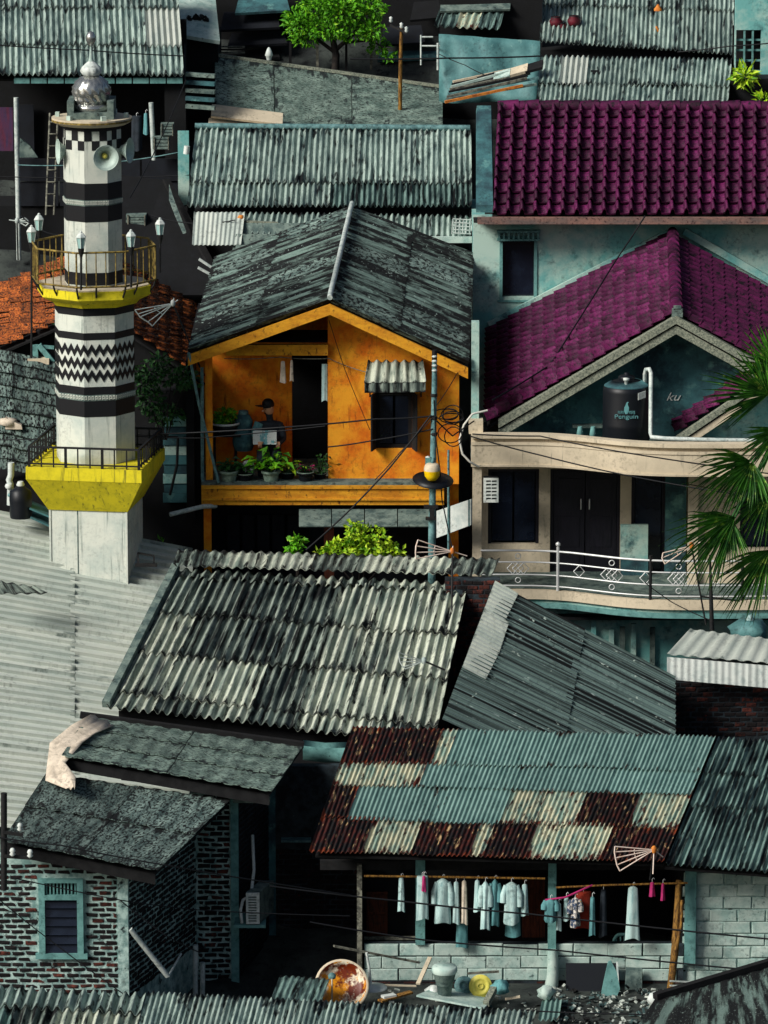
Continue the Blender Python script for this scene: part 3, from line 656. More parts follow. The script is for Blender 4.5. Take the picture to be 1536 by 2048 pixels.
# ================================================================ pale zinc roof round the minaret foot
h = thing('hall', 'low hall with broad pale ribbed metal roof around the minaret foot', 'building', P(100, 1640, -6))
bl_, br_ = P(-60, 1012, 1.8), P(385, 1100, 1.8); fl_, fr_ = P(-60, 1650, -6.2), P(385, 1700, -6.2)
corr_roof(h, fl_, bl_, br_, fr_, [0, .47, 1], 8, .2, .034, M_['metal_lt'], box=True, jit=.004, lift=.012, nl=4, over=.02)
MB().hexa([V(fl_.x, -6, -9), V(fr_.x - .5, -6, -9), V(br_.x - .6, 1.6, -9), V(bl_.x, 1.6, -9), fl_ + V(0, .3, -.12), fr_ + V(-.5, .3, -.12), br_ + V(-.6, -.2, -.12), bl_ + V(0, -.2, -.12)]).build('wall', M_['concrete'], h)
mb = sheet_mb(MB(), P(-20, 1172, -1.35), P(70, 1186, -1.45), P(95, 1200, -1.6), P(-10, 1200, -1.7), .2, .02)
for i in range(len(mb.v)): mb.v[i] = mb.v[i] + V(0, 0, .12)
mb.build('loose_sheet', M_['asb_dk'], None, 'loose grey sheet scrap lying on the pale ribbed roof', 'sheet')
t = thing('roof_bracket', 'black iron bracket frame on the pale roof beside the minaret foot', 'bracket', P(290, 1140, .4))
mb = MB()
a, b, c, d = P(276, 1106, .6), P(308, 1112, .6), P(308, 1128, .3), P(276, 1132, .3)
for p, q in ((a, b), (b, c), (c, d), (d, a)): bar_mb(mb, p, q, .03, .03)
mb.build('frame', M_['iron'], t)
MB().box((c + d) / 2, (.4, .06, .06)).build('foot', M_['iron'], t)

# ================================================================ clay tiled gable behind the minaret
h = thing('tiled_house', 'old house with orange clay tile gable roof behind the minaret', 'house', P(190, 760, 6.5))
af, ab = P(190, 618, 4.2), P(190, 492, 9.6); lf, lb = P(-50, 722, 4.2), P(-50, 596, 9.6); rf, rb_ = P(410, 762, 4.2), P(410, 624, 9.6)
cm = tile_mesh('roof_tile', FLAT, M_['clay'])
cmats = [M_['clay']]
tile_field(h, ab, af, rf, rb_, 12, 9, cm, cmats, jit=.09, hz=.34, seed=8, fill=.88)
tile_field(h, af, ab, lb, lf, 12, 10, cm, cmats, jit=.09, hz=.34, seed=9, fill=.88)
mb = MB()
for i in range(12): mb.tube([lerp(af, ab, i / 12) + V(0, 0, .05), lerp(af, ab, (i + 1.1) / 12) + V(0, 0, .09)], .1, 8)
mb.build('ridge', M_['clay'], h)
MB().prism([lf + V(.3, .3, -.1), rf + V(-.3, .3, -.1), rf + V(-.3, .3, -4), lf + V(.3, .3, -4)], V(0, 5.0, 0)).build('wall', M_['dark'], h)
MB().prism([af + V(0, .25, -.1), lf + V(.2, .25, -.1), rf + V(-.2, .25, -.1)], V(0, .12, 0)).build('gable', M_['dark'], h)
MB().slab(lf + V(0, 0, -.06), af + V(0, 0, -.06), ab + V(0, 0, -.06), lb + V(0, 0, -.06), .04).slab(af + V(0, 0, -.06), rf + V(0, 0, -.06), rb_ + V(0, 0, -.06), ab + V(0, 0, -.06), .04).build('roof_boarding', M_['darkwood'], h)

# mossy low roof at the left edge
h = thing('mossy_shed', 'shed roofed with mossy grey sheet courses left of the minaret', 'shed', P(40, 980, 2.5))
corr_roof(h, P(-50, 688, 4.1), P(130, 726, 4.1), P(130, 962, 2.7), P(-50, 935, 2.7), [0, .1, .2, .3, .4, .5, .6, .7, .8, .9, 1], [0, .41, 1], .5, .012, M_['moss'], jit=.01, lift=.07, over=.03, edge=.008)
MB().mm((P(-50, 900, 3.6).x, 2.95, -5), (P(130, 900, 3.6).x, 4.0, P(60, 960, 2.95).z)).build('wall', M_['dark'], h)
pbox(None, 'board', M_['cream'], 55, 718, 98, 729, 4.0, .3, label='cream board lying across the top of the mossy shed', cat='board')
mb = MB(); bar_mb(mb, P(70, 690, 4.2), P(72, 716, 4.2), .16, .1); bar_mb(mb, P(78, 690, 4.15), P(106, 724, 4.15), .12, .1); bar_mb(mb, P(70, 692, 4.2), P(108, 695, 4.2), .06, .06)
mb.build('timber_brace', M_['teal_paint'], None, 'teal timber braces standing behind the mossy shed roof', 'brace')
mb = MB()
g = P(22, 846, 3.2)
mb.lathe([(.02, .0), (.16, -.02), (.17, -.12), (.05, -.16)], g + V(-.05, 0, .1), 12).add([g + V(-.1, -.1, .12), g + V(.2, -.12, -.02), g + V(.2, .1, -.02), g + V(-.1, .1, .12), g + V(-.1, -.1, -.1), g + V(.22, -.12, -.1), g + V(.22, .1, -.1), g + V(-.1, .1, -.1)], [(0, 1, 2, 3), (0, 4, 5, 1), (1, 5, 6, 2), (2, 6, 7, 3), (0, 3, 7, 4)])
mb.build('pale_sack', M_['cloth_cream'], None, 'pale slumped sack on the mossy sheet roof by the left edge', 'sack')
# pump corner under the mossy shed
t = thing('water_drum', 'black drum on the roof behind the pale metal roof at left', 'drum', P(42, 1040, 1.2))
p = P(42, 1035, 1.2)
MB().lathe([(.2, 0), (.21, .1), (.2, .2), (.21, .32), (.2, .5), (.12, .55), (.07, .6)], p, 16).build('body', M_['tank'], t)
MB().lathe([(.06, .58), (.08, .62), (.05, .68)], p, 10).build('cap', M_['plastic'], t)
t = thing('standpipe', 'pale bent pipe with valves standing at the left edge', 'pipe', P(20, 1010, 1.4))
MB().tube([P(20, 1010, 1.5), P(21, 968, 1.5), P(18, 960, 1.5), P(22, 950, 1.5), P(22, 925, 1.5)], .06, 8).build('pipe', M_['pipe'], t)
MB().lathe([(.06, -.04), (.08, 0), (.06, .04)], P(18, 972, 1.45), 10).build('valve', M_['plastic'], t)
MB().lathe([(.05, -.03), (.07, 0), (.05, .03)], P(22, 990, 1.45), 10).build('valve', M_['teal_metal'], t)
for i, (x0, y0, x1, y1, n) in enumerate(((60, 1000, 108, 1020, 'upper'), (62, 1018, 110, 1040, 'lower'))):
    MB().slab(P(x0, y0 + 16, 1.0), P(x1, y1 + 16, 1.0), P(x1, y1, 1.9), P(x0, y0, 1.9), .03).build('plank', M_['teal_dark'], None, n + ' of two dark planks beside the black drum', 'plank')

# ================================================================ orange house
oh = thing('orange_house', 'orange house with grey gabled sheet roof and planted open balcony', 'house', P(660, 1110, 4))
AF, AB, LF, LB, RF, RB = P(660, 602, 2.3), P(704, 416, 10.3), P(376, 704, 2.3), P(430, 520, 10.3), P(936, 730, 2.3), P(946, 512, 10.3)
gm = lambda r, c: M_['moss_dk'] if (r * 3 + c) % 4 else M_['moss']
corr_roof(oh, AB, AF, LF, LB, [0, .52, 1], 8, .28, .05, gm, lift=.02, jit=.012, k=10)
corr_roof(oh, AF, AB, RB, RF, [0, .5, 1], 8, .28, .05, gm, lift=.02, jit=.012, k=10)
MB().tube([lerp(AB, AF, i / 10) + V(0, 0, .1 + .015 * (i % 2)) for i in range(11)] + [AF + V(0, -.1, .08)], .05, 8).build('ridge_pipe', M_['pipe'], oh)
for a, b, nm in ((LF, AF, 'left'), (AF, RF, 'right')):
    d = (b - a).normalized(); u = V(0, 0, 1)
    MB().hexa([a + V(0, .0, -.26), b + V(0, .0, -.26), b + V(0, .09, -.26), a + V(0, .09, -.26), a + V(0, 0, -.06), b + V(0, 0, -.06), b + V(0, .09, -.06), a + V(0, .09, -.06)]).build('fascia', M_['orange_trim'], oh)
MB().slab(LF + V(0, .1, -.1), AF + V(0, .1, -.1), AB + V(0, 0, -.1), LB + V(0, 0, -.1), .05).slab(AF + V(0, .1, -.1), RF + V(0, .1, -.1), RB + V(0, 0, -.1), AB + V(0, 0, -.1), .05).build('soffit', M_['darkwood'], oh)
# right hand wall with its window
YW = 3.0
x0, z0, x1, z1 = rect(656, 735, 918, 968, YW); hole = rect(752, 784, 824, 897, YW)
mb = wall_mb(MB(), x0, z0, x1, z1, YW, .22, [hole])
mb.prism([V(x0, YW, z1), V(x1, YW, z1), V(x1, YW, P(918, 722, YW).z), V(x0 + .04, YW, P(660, 612, YW).z), V(x0, YW, P(656, 613, YW).z)], V(0, .22, 0))
mb.mm((x0, YW + .22, z0), (x0 + .18, 5.0, P(656, 615, YW).z))
mb.mm((x1 - .18, YW + .22, z0 - 2.5), (x1, 9.5, z1))
mb.build('wall', M_['orange'], oh)
xb0, zb0, xb1, zb1 = rect(425, 700, 656, 968, 4.3); dh = rect(584, 716, 652, 968, 4.3)
mb = wall_mb(MB(), xb0 - .3, zb0 - .4, x0, P(420, 712, 3).z, 4.3, .2, [(dh[0], dh[1], x0 - .02, 99)])
mb.prism([V(xb0 - .3, 4.3, P(420, 712, 3).z), V(x0, 4.3, P(420, 712, 3).z), V(x0, 4.3, AF.z - .2)], V(0, .2, 0)); mb.build('balcony_back_wall', M_['orange'], oh)
MB().mm((dh[0] - .2, 6.6, dh[1] - .4), (x0 + .4, 6.7, dh[3] + .4)).mm((xb0 - .45, YW, zb0 - .4), (xb0 - .3, 9.5, P(420, 722, YW).z)).mm((xb0 - .3, YW + .1, P(500, 690, YW).z + .03), (x0, 4.3, P(500, 690, YW).z + .06)).build('shade_lining', M_['dark'], oh)  # black lining; the shade of the recess is put into its colour
wf = MB()
a = hole; wf.mm((a[0], YW + .06, a[1]), (a[0] + .07, YW + .14, a[3])).mm((a[2] - .07, YW + .06, a[1]), (a[2], YW + .14, a[3])).mm((a[0] + .07, YW + .06, a[1]), (a[2] - .07, YW + .14, a[1] + .07)).mm((a[0] + .07, YW + .06, a[3] - .07), (a[2] - .07, YW + .14, a[3]))
wo = wf.build('window_frame', M_['darkwood'], oh)
for i in range(2):
    cx = lerp(a[0], a[2], .27 + .46 * i); MB().mm((cx - .13, YW + .09, a[1] + .08), (cx + .13, YW + .12, a[3] - .08)).build('window_pane', M_['glass_dk'], wo)
MB().mm((a[0] - .06, YW + .3, a[1] - .2), (a[2] + .06, YW + .36, a[3] + .2)).build('room_shade_panel', M_['dark'], oh)  # black panel painted as the unlit room behind the window
for s, xx in ((-1, a[0]), (1, a[2])):   # opened shutters
    MB().hexa([V(xx, YW - .01, a[1]), V(xx + s * .07, YW - .3, a[1]), V(xx + s * .1, YW - .3, a[1]), V(xx + s * .03, YW - .01, a[1]), V(xx, YW - .01, a[3]), V(xx + s * .07, YW - .3, a[3]), V(xx + s * .1, YW - .3, a[3]), V(xx + s * .03, YW - .01, a[3])]).build('shutter', M_['darkwood'], oh)
aw = sheet_mb(MB(), P(736, 722, 2.97), P(846, 722, 2.97), P(852, 766, 2.35), P(728, 768, 2.35), .18, .035, k=10, nl=4).build('window_awning', M_['asb'], oh)
sheet_mb(MB(), P(729, 766, 2.34), P(851, 764, 2.34), P(851, 784, 2.30), P(729, 786, 2.30), .18, .03, k=10, nl=1).build('awning_valance', M_['asb_dk'], aw)
mb = MB()
for px in (740, 842): bar_mb(mb, P(px, 770, 2.4), P(px, 792, 2.98), .03, .04)
mb.build('awning_bracket', M_['darkwood'], aw)
# balcony frame
pbox(oh, 'balcony_post', M_['orange'], 411, 715, 425, 970, 2.86, .16)
pbox(oh, 'balcony_beam', M_['orange_trim'], 452, 690, 656, 711, 2.88, .14)
X0, X1 = P(403, 990, 2.6).x, P(888, 990, 2.6).x
def hband(nm, m, py0, py1, Y, back=4.9, xa=X0, xb=X1):
    return MB().mm((xa, Y, P(600, py1, Y).z), (xb, back, P(600, py0, Y).z)).build(nm, m, oh)
hband('balcony_floor', M_['concrete'], 965, 971, 2.62); hband('floor_moulding', M_['orange_trim'], 971.5, 978, 2.56); hband('floor_edge', M_['orange_trim'], 978, 997, 2.60, 4.9); hband('floor_moulding', M_['orange_trim'], 997, 1001, 2.57); hband('floor_edge', M_['orange_trim'], 1001, 1010, 2.62)
# ground floor
pbox(oh, 'ground_post', M_['orange'], 408, 1010, 423, 1190, 2.9, .16)
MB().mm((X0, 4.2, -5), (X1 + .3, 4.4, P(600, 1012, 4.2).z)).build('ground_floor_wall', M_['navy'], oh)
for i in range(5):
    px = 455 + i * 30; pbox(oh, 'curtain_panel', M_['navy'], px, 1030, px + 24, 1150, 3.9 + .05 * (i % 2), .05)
for i in range(4):
    pa, pb = 598 + i * 66, 598 + (i + 1) * 66 - 2
    MB().slab(P(pa, 1052, 2.0), P(pb, 1052, 2.0), P(pb, 1018, 2.7), P(pa, 1018, 2.7), .02).build('canopy_panel', M_['concrete'], oh)
pbox(oh, 'ground_pillar', M_['brown'], 648, 1052, 668, 1190, 3.4, .16)
ptube(oh, 'downpipe', M_['teal_metal'], [(404, 735, 2.75), (405, 955, 2.75), (407, 968, 2.75)], .035)
ptube(oh, 'stay_rod', M_['teal_metal'], [(378, 706, 2.3), (396, 800, 2.45), (437, 965, 2.6)], .03)
ptube(oh, 'eave_pipe', M_['pipe'], [(340, 1029, 2.2), (406, 1013, 2.5), (432, 1012, 2.7)], .045, 8)
# washing on the balcony
cable('clothes_line', 'cord strung across the orange balcony under its beam', [(448, 717, 3.0), (560, 714, 2.95), (658, 717, 2.93), (735, 745, 2.9)], .008, M_['wood'], .02, cat='line')
garment('hanging_sock', 'white sock pegged on the balcony cord', 'sock', 559, 722, 572, 765, 2.98, M_['cloth_cream'], 3, 'slim', hanger=False, depth=.07)
garment('hanging_scarf', 'narrow pinkish scarf pegged beside the white sock on the balcony', 'scarf', 579, 720, 587, 762, 2.98, M_['cloth_cream'], 4, 'slim', hanger=False, depth=.05)
garment('hanging_towel', 'long pale towel hanging at the orange wall edge on the balcony', 'towel', 643, 728, 656, 802, 3.05, M_['cloth_white'], 5, 'towel', hanger=False, depth=.08)
# plants and pots
def potted(px, py, w, h, Y, label, seed, leafm, spread, L, n, potm='pot', name='potted_plant'):
    k = m_per_px(Y); b = P(px, py, Y); r_ = w * k / 2; H = h * k
    t = thing(name, label, 'plant', b, 'potted plants on the balcony')
    MB().lathe([(r_ * .7, 0), (r_ * .85, H * .55), (r_ * .95, H * .85), (r_ * 1.08, H * .86), (r_ * 1.08, H), (r_ * .9, H), (r_ * .86, H * .8), (0, H * .8)], b, 16).build('pot', M_[potm], t)
    MB().lathe([(r_ * 1.0, H * .99), (r_ * 1.12, H * 1.0), (r_ * 1.1, H * 1.06), (r_ * .95, H * 1.05)], b, 16, caps=False).build('pot_rim', M_['pot'], t)
    r = random.Random(seed); mb = MB(); st = MB()
    for i in range(n):
        d = rdir(r, .25); o = b + V(0, 0, H * .8); e = o + V(d.x * spread * .6, d.y * spread * .35, abs(d.z) * spread * .8) * r.uniform(.5, 1.1)
        st.tube([o, lerp(o, e, .5) + V(0, 0, .04), e], .006, 4)
        leaf_mb(mb, e, V(d.x, d.y - .35, .2 - r.random() * .6), V(0, -.3, 1), L * r.uniform(.7, 1.25), L * .5, r)
        leaf_mb(mb, lerp(o, e, .75), V(-d.y, d.x - .3, .1), V(0, -.3, 1), L * r.uniform(.6, 1), L * .45, r)
    mb.build('leaves', M_[leafm], t); st.build('stems', M_['leaf_dk'], t)
potted(458, 966, 36, 24, 2.78, 'young leafy plant in the leftmost wide pale pot on the balcony', 21, 'leaf_dk', .42, .2, 12)
potted(490, 967, 32, 20, 2.84, 'low plant in the dark pot second from left on the balcony', 22, 'leaf_dk', .4, .17, 14, 'tank')
potted(542, 966, 36, 24, 2.8, 'biggest bushy broad leaved plant in the middle of the balcony', 23, 'leaf', .62, .24, 26)
potted(575, 964, 30, 20, 3.0, 'pale flowering plant right of the biggest balcony plant', 24, 'leaf_lime', .5, .17, 16, 'tank')
potted(611, 966, 32, 22, 2.8, 'pink flowered plant in a dark pot at right on the balcony', 25, 'leaf_dk', .3, .12, 14, 'tank')
potted(640, 962, 26, 16, 3.0, 'small dim plant against the orange wall on the balcony', 26, 'leaf_dk', .55, .12, 18, 'tank')
mb = MB(); rr = random.Random(4)
for i in range(40): c = P(611 + rr.uniform(-16, 16), 938 + rr.uniform(-5, 5), 2.72 + rr.uniform(0, .2)); leaf_mb(mb, c, rdir(rr, .2), V(0, 0, 1), .06, .06, rr)
mb.build('flower_heads', M_['cloth_pink'], None, 'cluster of small pink flowers over the right balcony pot', 'flowers')
t = thing('plant_stand', 'dark stand with a rounded green cactus bowl at the left of the balcony', 'plant stand', P(452, 950, 3.6))
b = P(450, 868, 3.5)
MB().lathe([(.16, 0), (.24, .12), (.27, .2), (.25, .2), (0, .17)], b, 18).build('bowl', M_['tank'], t)
MB().lathe([(.26, .19), (.29, .2), (.28, .235), (.25, .22)], b, 18, caps=False).build('bowl_rim', M_['plastic'], t)
crown_mb(MB(), [(b + V(0, 0, .32), (.2, .18, .16))], 900, .09, .05, 5).build('cactus', M_['leaf'], t)
mb = MB()
for dx in (-.2, .2): mb.box(b + V(dx, .05, -.42), (.05, .05, .85))
mb.mm((b.x - .25, 3.35, b.z - .03), (b.x + .3, 3.8, b.z)).build('stand', M_['darkwood'], t)
b = P(487, 900, 3.6)
t = thing('water_jar', 'big grey blue water jar with narrow neck on the balcony', 'jar', b)
MB().lathe([(.17, 0), (.2, .1), (.21, .2), (.19, .34), (.15, .4), (.17, .46), (.18, .56), (.13, .66), (.08, .7)], b, 20).build('body', M_['teal_dark'], t)
MB().lathe([(.08, .68), (.1, .7), (.09, .76), (0, .77)], b, 14).build('lid', M_['teal_metal'], t)
b = P(496, 934, 2.95); MB().lathe([(.05, -.02), (.1, -.03), (.13, 0), (.1, .03), (.05, .02), (.05, -.02)], b, 20, frame3(V(1, 0, 0), V(0, .3, 1)), caps=False).build('white_ring', M_['plastic'], None, 'white plastic ring standing among the balcony pots', 'ring')
# person at the newspaper
def person(base, Y):
    head = P(538, 815, Y); hip = P(540, 905, Y + .12); k = 1
    t = thing('person', 'person in black cap and dark jacket reading a newspaper on the orange balcony', 'person', P(540, 960, Y))
    sp = [V(0, 0, 0)]
    J = {}
    def W(px, py, y): return P(px, py, y)
    pts = [hip, W(541, 880, Y + .08), W(541, 856, Y + .03), W(540, 842, Y), W(539, 832, Y), W(537, 822, Y - .02), W(537, 806, Y - .01),   # spine, neck, head
           W(517, 850, Y), W(510, 876, Y - .14), W(520, 888, Y - .34),     # near arm
           W(562, 851, Y), W(568, 878, Y - .12), W(556, 889, Y - .34),     # other arm
           W(528, 908, Y - .05), W(522, 915, Y - .42), W(522, 958, Y - .4),
           W(552, 908, Y - .05), W(556, 915, Y - .42), W(556, 958, Y - .4)]
    ed = [(0, 1), (1, 2), (2, 3), (3, 4), (4, 5), (5, 6), (2, 7), (7, 8), (8, 9), (2, 10), (10, 11), (11, 12), (0, 13), (13, 14), (14, 15), (0, 16), (16, 17), (17, 18)]
    rad = [.16, .16, .17, .075, .06, .1, .1, .085, .06, .045, .085, .06, .045, .12, .1, .06, .12, .1, .06]
    w = WORLD[t.name]; me = bpy.data.meshes.new('body'); me.from_pydata([p - w for p in pts], ed, [])
    o = bpy.data.objects.new('body', me); link(o, t, w); me.materials.append(M_['cloth_dark']); me.materials.append(M_['skin'])
    sk = o.modifiers.new('skin', 'SKIN'); sk.use_smooth_shade = True
    for i, r in enumerate(rad): me.skin_vertices[0].data[i].radius = (r, r * (.8 if i < 3 else 1))
    me.skin_vertices[0].data[0].use_root = True
    o.modifiers.new('sub', 'SUBSURF').levels = 1; o.modifiers['sub'].render_levels = 2
    hc = W(537, 815, Y - .03)
    F = Euler((R(10), 0, R(-55))).to_matrix()
    mb = MB()
    mb.lathe([(.0, -.15), (.05, -.14), (.085, -.09), (.1, -.02), (.105, .05), (.09, .11), (.0, .15)], hc, 18, F)
    fwd = F @ V(0, -1, 0); sd = F @ V(1, 0, 0); up = F @ V(0, 0, 1)
    mb.lathe([(.0, 0), (.022, .01), (.014, .05), (0, .06)], hc + fwd * .1 - up * .03, 8, frame3(sd, up))
    for q in (-1, 1): mb.lathe([(0, -.03), (.015, -.02), (.018, .02), (0, .035)], hc + sd * q * .105, 8, F)
    hd = mb.build('head', M_['skin'], t)
    for q in (-1, 1): MB().lathe([(0, -.012), (.014, 0), (0, .012)], hc + fwd * .094 + sd * q * .04 + up * .0, 8, F).build('eye', M_['black_paint'], hd)
    MB().box(hc + fwd * .096 - up * .085, (.055, .02, .012), F).build('mouth', M_['brown'], hd)
    MB().lathe([(.112, .02), (.118, .07), (.1, .13), (.06, .165), (0, .175)], hc, 18, F).add([hc + up * .045 + fwd * .1 - sd * .1, hc + up * .045 + fwd * .1 + sd * .1, hc + up * .09 + fwd * .24 + sd * .07, hc + up * .09 + fwd * .24 - sd * .07, hc + up * .07 + fwd * .1 - sd * .1, hc + up * .07 + fwd * .1 + sd * .1, hc + up * .105 + fwd * .24 + sd * .07, hc + up * .105 + fwd * .24 - sd * .07],
        [(3, 2, 1, 0), (4, 5, 6, 7), (0, 1, 5, 4), (1, 2, 6, 5), (2, 3, 7, 6), (3, 0, 4, 7)]).build('cap', M_['black_paint'], t)
    MB().tube([W(519, 846, Y - .02), W(512, 862, Y - .06), W(511, 876, Y - .15)], [.095, .09, .075], 10).build('sleeve', M_['cloth_teal'], t)
    for hx in (520, 556):       # hands with five fingers round the paper edge
        c = W(hx, 888, Y - .37); mb = MB(); mb.box(c, (.075, .04, .085))
        for f in range(4): mb.tube([c + V(-.03 + f * .02, -.01, -.035), c + V(-.03 + f * .02, -.05, -.06), c + V(-.03 + f * .02, -.055, -.02 + .008 * f)], .009, 6)
        mb.tube([c + V(.04 if hx < 540 else -.04, 0, 0), c + V(.06 if hx < 540 else -.06, -.03, .03), c + V(.05 if hx < 540 else -.05, -.05, .05)], .01, 6)
        mb.build('hand', M_['skin'], t)
    return t
person(None, 3.55)
t = thing('newspaper', 'open newspaper held by the person on the balcony', 'newspaper', P(530, 888, 3.3))
for i, (pa, pb, ya, yb) in enumerate(((506, 530, 3.12, 3.22), (530, 553, 3.22, 3.12))):
    MB().slab(P(pa, 889, ya), P(pb, 889, yb), P(pb, 861, yb + .1), P(pa, 861, ya + .1), .004).build('page', M_['paper'], t)
MB().mm((P(525, 0, 3.7).x, 3.55, P(540, 960, 3.9).z), (P(560, 0, 3.7).x, 3.9, P(540, 912, 3.9).z)).build('stool', M_['darkwood'], None, 'dark stool under the person reading on the balcony', 'stool')

# ================================================================ street pole with lamp
PY = .9
t = thing('utility_pole', 'teal steel utility pole in front of the orange house', 'pole', P(866, 1180, PY))
MB().tube([P(862, 1400, PY), P(864, 1060, PY), P(867, 860, PY), P(869, 760, PY), P(869, 715, PY)], [.075, .07, .055, .05, .045], 10).build('shaft', M_['teal_metal'], t)
MB().tube([P(869, 722, PY), P(869, 700, PY)], .05, 10).build('cap', M_['black_paint'], t)
for y in (713, 722, 731, 741): MB().lathe([(.03, -.02), (.055, 0), (.03, .02)], P(869, y, PY - .05), 10).build('insulator', M_['plastic'], t)
for y in (790, 836, 868): MB().lathe([(.062, -.03), (.066, 0), (.062, .03)], P(868, y, PY), 10).build('clamp_band', M_['iron'], t)
MB().box(P(862, 1013, PY - .08), (.26, .12, .05)).box(P(862, 1037, PY - .08), (.2, .1, .05)).box(P(864, 1025, PY - .09), (.09, .09, .22)).build('clamp', M_['iron'], t)
t = thing('street_lamp', 'yellow globe street lamp with wide dark reflector dish on the pole', 'lamp', P(864, 962, PY - .2))
c = P(866, 961, PY - .12); MB().lathe([(.37, 0), (.38, .012), (.2, .05), (.05, .07), (0, .07), (0, .05), (.2, .03), (.36, -.005)], c, 28, Euler((R(14), R(4), 0)).to_matrix(), caps=False).build('reflector', M_['tank'], t)
c = P(864, 941, PY - .3); MB().lathe([(0, -.2), (.08, -.18), (.135, -.1), (.15, 0)], c, 18).build('globe', M_['bulb_yellow'], t)
MB().lathe([(.15, 0), (.15, .03), (.13, .1), (.1, .13), (0, .135)], c, 18).build('lamp_housing', M_['cream'], t)
MB().tube([c + V(0, 0, .1), c + V(.02, .15, .2)], .03, 6).build('arm', M_['teal_metal'], t)
t = thing('meter_box', 'small teal meter box strapped to the pole above the lamp', 'box', P(856, 925, PY - .1))
MB().box(P(856, 922, PY - .08), (.1, .1, .14)).build('case', M_['teal_paint'], t)
MB().lathe([(.05, 0), (.05, .03), (0, .05)], P(856, 917, PY - .08) , 10).build('cover', M_['plastic'], t)
r = random.Random(5)
for i in range(7):
    cx, cy = 897 + r.uniform(-8, 10), 850 + r.uniform(-22, 30); rx, ry = r.uniform(14, 27), r.uniform(8, 20); a0 = r.uniform(0, 6)
    pts = [P(cx + rx * math.cos(a0 + q * .42), cy + ry * math.sin(a0 + q * .42), 1.0 + .12 * math.sin(q + i)) for q in range(16)]
    MB().tube(pts, .011, 5).build('cable_coil', M_['rubber'], None, 'one of the tangled black cable coils hanging beside the utility pole', 'cable', 'tangled cable coils at the pole')
cable('cable', 'black cable slack between the pole and the cream house column', [(869, 838, .9), (905, 872, 1.0), (948, 842, 1.9)], .014)
cable('cable', 'black cable hanging down beside the pole above the lamp', [(868, 800, .85), (872, 880, .8), (880, 940, .8), (884, 1000, 1.0), (905, 1100, -.4)], .012)
cable('cable', 'white cable looping in front of the cream house corner', [(975, 821, 2.0), (945, 828, 1.9), (928, 850, 1.9), (919, 880, 1.9), (925, 908, 1.9), (940, 924, 1.9), (958, 934, 2.0)], .022, M_['white_cable'], 0, 5)
t = thing('sign_board', 'tilted blank white board beside the utility pole', 'board', P(908, 1070, 1.6))
MB().slab(P(873, 1076, 2.1), P(942, 1050, 1.6), P(942, 998, 1.6), P(873, 1022, 2.1), .03).build('panel', M_['plastic'], t)
mb = MB(); bar_mb(mb, P(938, 1000, 1.56), P(938, 1052, 1.56), .03, .03); mb.tube([P(897, 1100, 1.9), P(897, 900, 1.9)], .025, 6).build('support', M_['teal_metal'], t)

# lime bush in the lane
r = random.Random(3)
shrub('lime_bush', 'bright lime green bush behind the ridge of the grey ribbed roof', 'bush', P(720, 1180, 1.0), [(P(690, 1105, 1.0), (.4, .35, .25)), (P(735, 1085, 1.0), (.45, .35, .3)), (P(710, 1062, 1.0), (.16, .2, .2)), (P(775, 1108, 1.0), (.3, .3, .2)), (P(650, 1108, 1.0), (.2, .2, .12))], 300, .11, .07, M_['leaf_lime'], 31)
shrub('sapling', 'small green sapling left of the lime bush', 'plant', P(592, 1180, 1.0), [(P(595, 1085, 1.0), (.17, .15, .1)), (P(585, 1106, 1.0), (.14, .12, .1))], 330, .13, .08, M_['leaf'], 32, stems=2)

# ================================================================ purple tiled upper house
uh = thing('upper_house', 'teal plastered house with large purple tiled roof at upper right', 'house', P(1250, 700, 11))
YU = 10.0
wh = [(1005, 478, 1068, 594)]
x0, z0, x1, z1 = rect(946, 442, 1640, 700, YU)
wall_mb(MB(), x0, z0 - 3, x1, z1 + .1, YU, .25, [rect(*wh[0], YU)]).mm((x0, YU + .25, z0 - 3), (x0 + .25, 13, z1)).build('wall', M_['teal_wall'], uh)
a = rect(*wh[0], YU)
MB().mm((a[0] - .1, YU + .5, a[1] - .1), (a[2] + .1, YU + .56, a[3] + .1)).build('room_shade_panel', M_['dark'], uh)
fr = MB()
for q in ((a[0] - .06, a[1] - .06, a[0], a[3] + .06), (a[2], a[1] - .06, a[2] + .06, a[3] + .06), (a[0], a[3], a[2], a[3] + .06), (a[0] - .1, a[1] - .1, a[2] + .1, a[1] - .06)): fr.mm((q[0], YU - .03, q[1]), (q[2], YU + .1, q[3]))
fo = fr.build('window_frame', M_['teal_paint'], uh)
MB().mm((a[0], YU + .14, a[1]), (a[2], YU + .17, a[3])).build('window_pane', M_['glass_dk'], fo)
x_, zz0, xx_, zz1 = rect(994, 459, 1080, 480, YU)
MB().mm((x_, YU - .16, zz1 - .05), (xx_, YU, zz1)).mm((x_, YU - .14, zz0), (xx_, YU, zz0 + .04)).build('vent_shelf', M_['teal_paint'], uh)
for i in range(9):
    q = lerp(x_ + .04, xx_ - .04, i / 8); MB().mm((q - .02, YU - .12, zz0 + .04), (q + .02, YU - .02, zz1 - .05)).build('vent_bar', M_['teal_paint'], uh)
E0, E1, G0, G1 = P(984, 432, 9.35), P(1640, 430, 9.35), P(996, 214, 12.3), P(1640, 216, 12.3)
pm = tile_mesh('roof_tile', ROLL, M_['purple'])
tile_field(uh, G0, G1, E1, E0, 24, 10, pm, [M_['purple']], jit=.012, hz=.34, seed=3)
MB().slab(E0 + V(0, 0, -.05), E1 + V(0, 0, -.05), G1 + V(0, 0, -.05), G0 + V(0, 0, -.05), .05).build('roof_boarding', M_['darkwood'], uh)
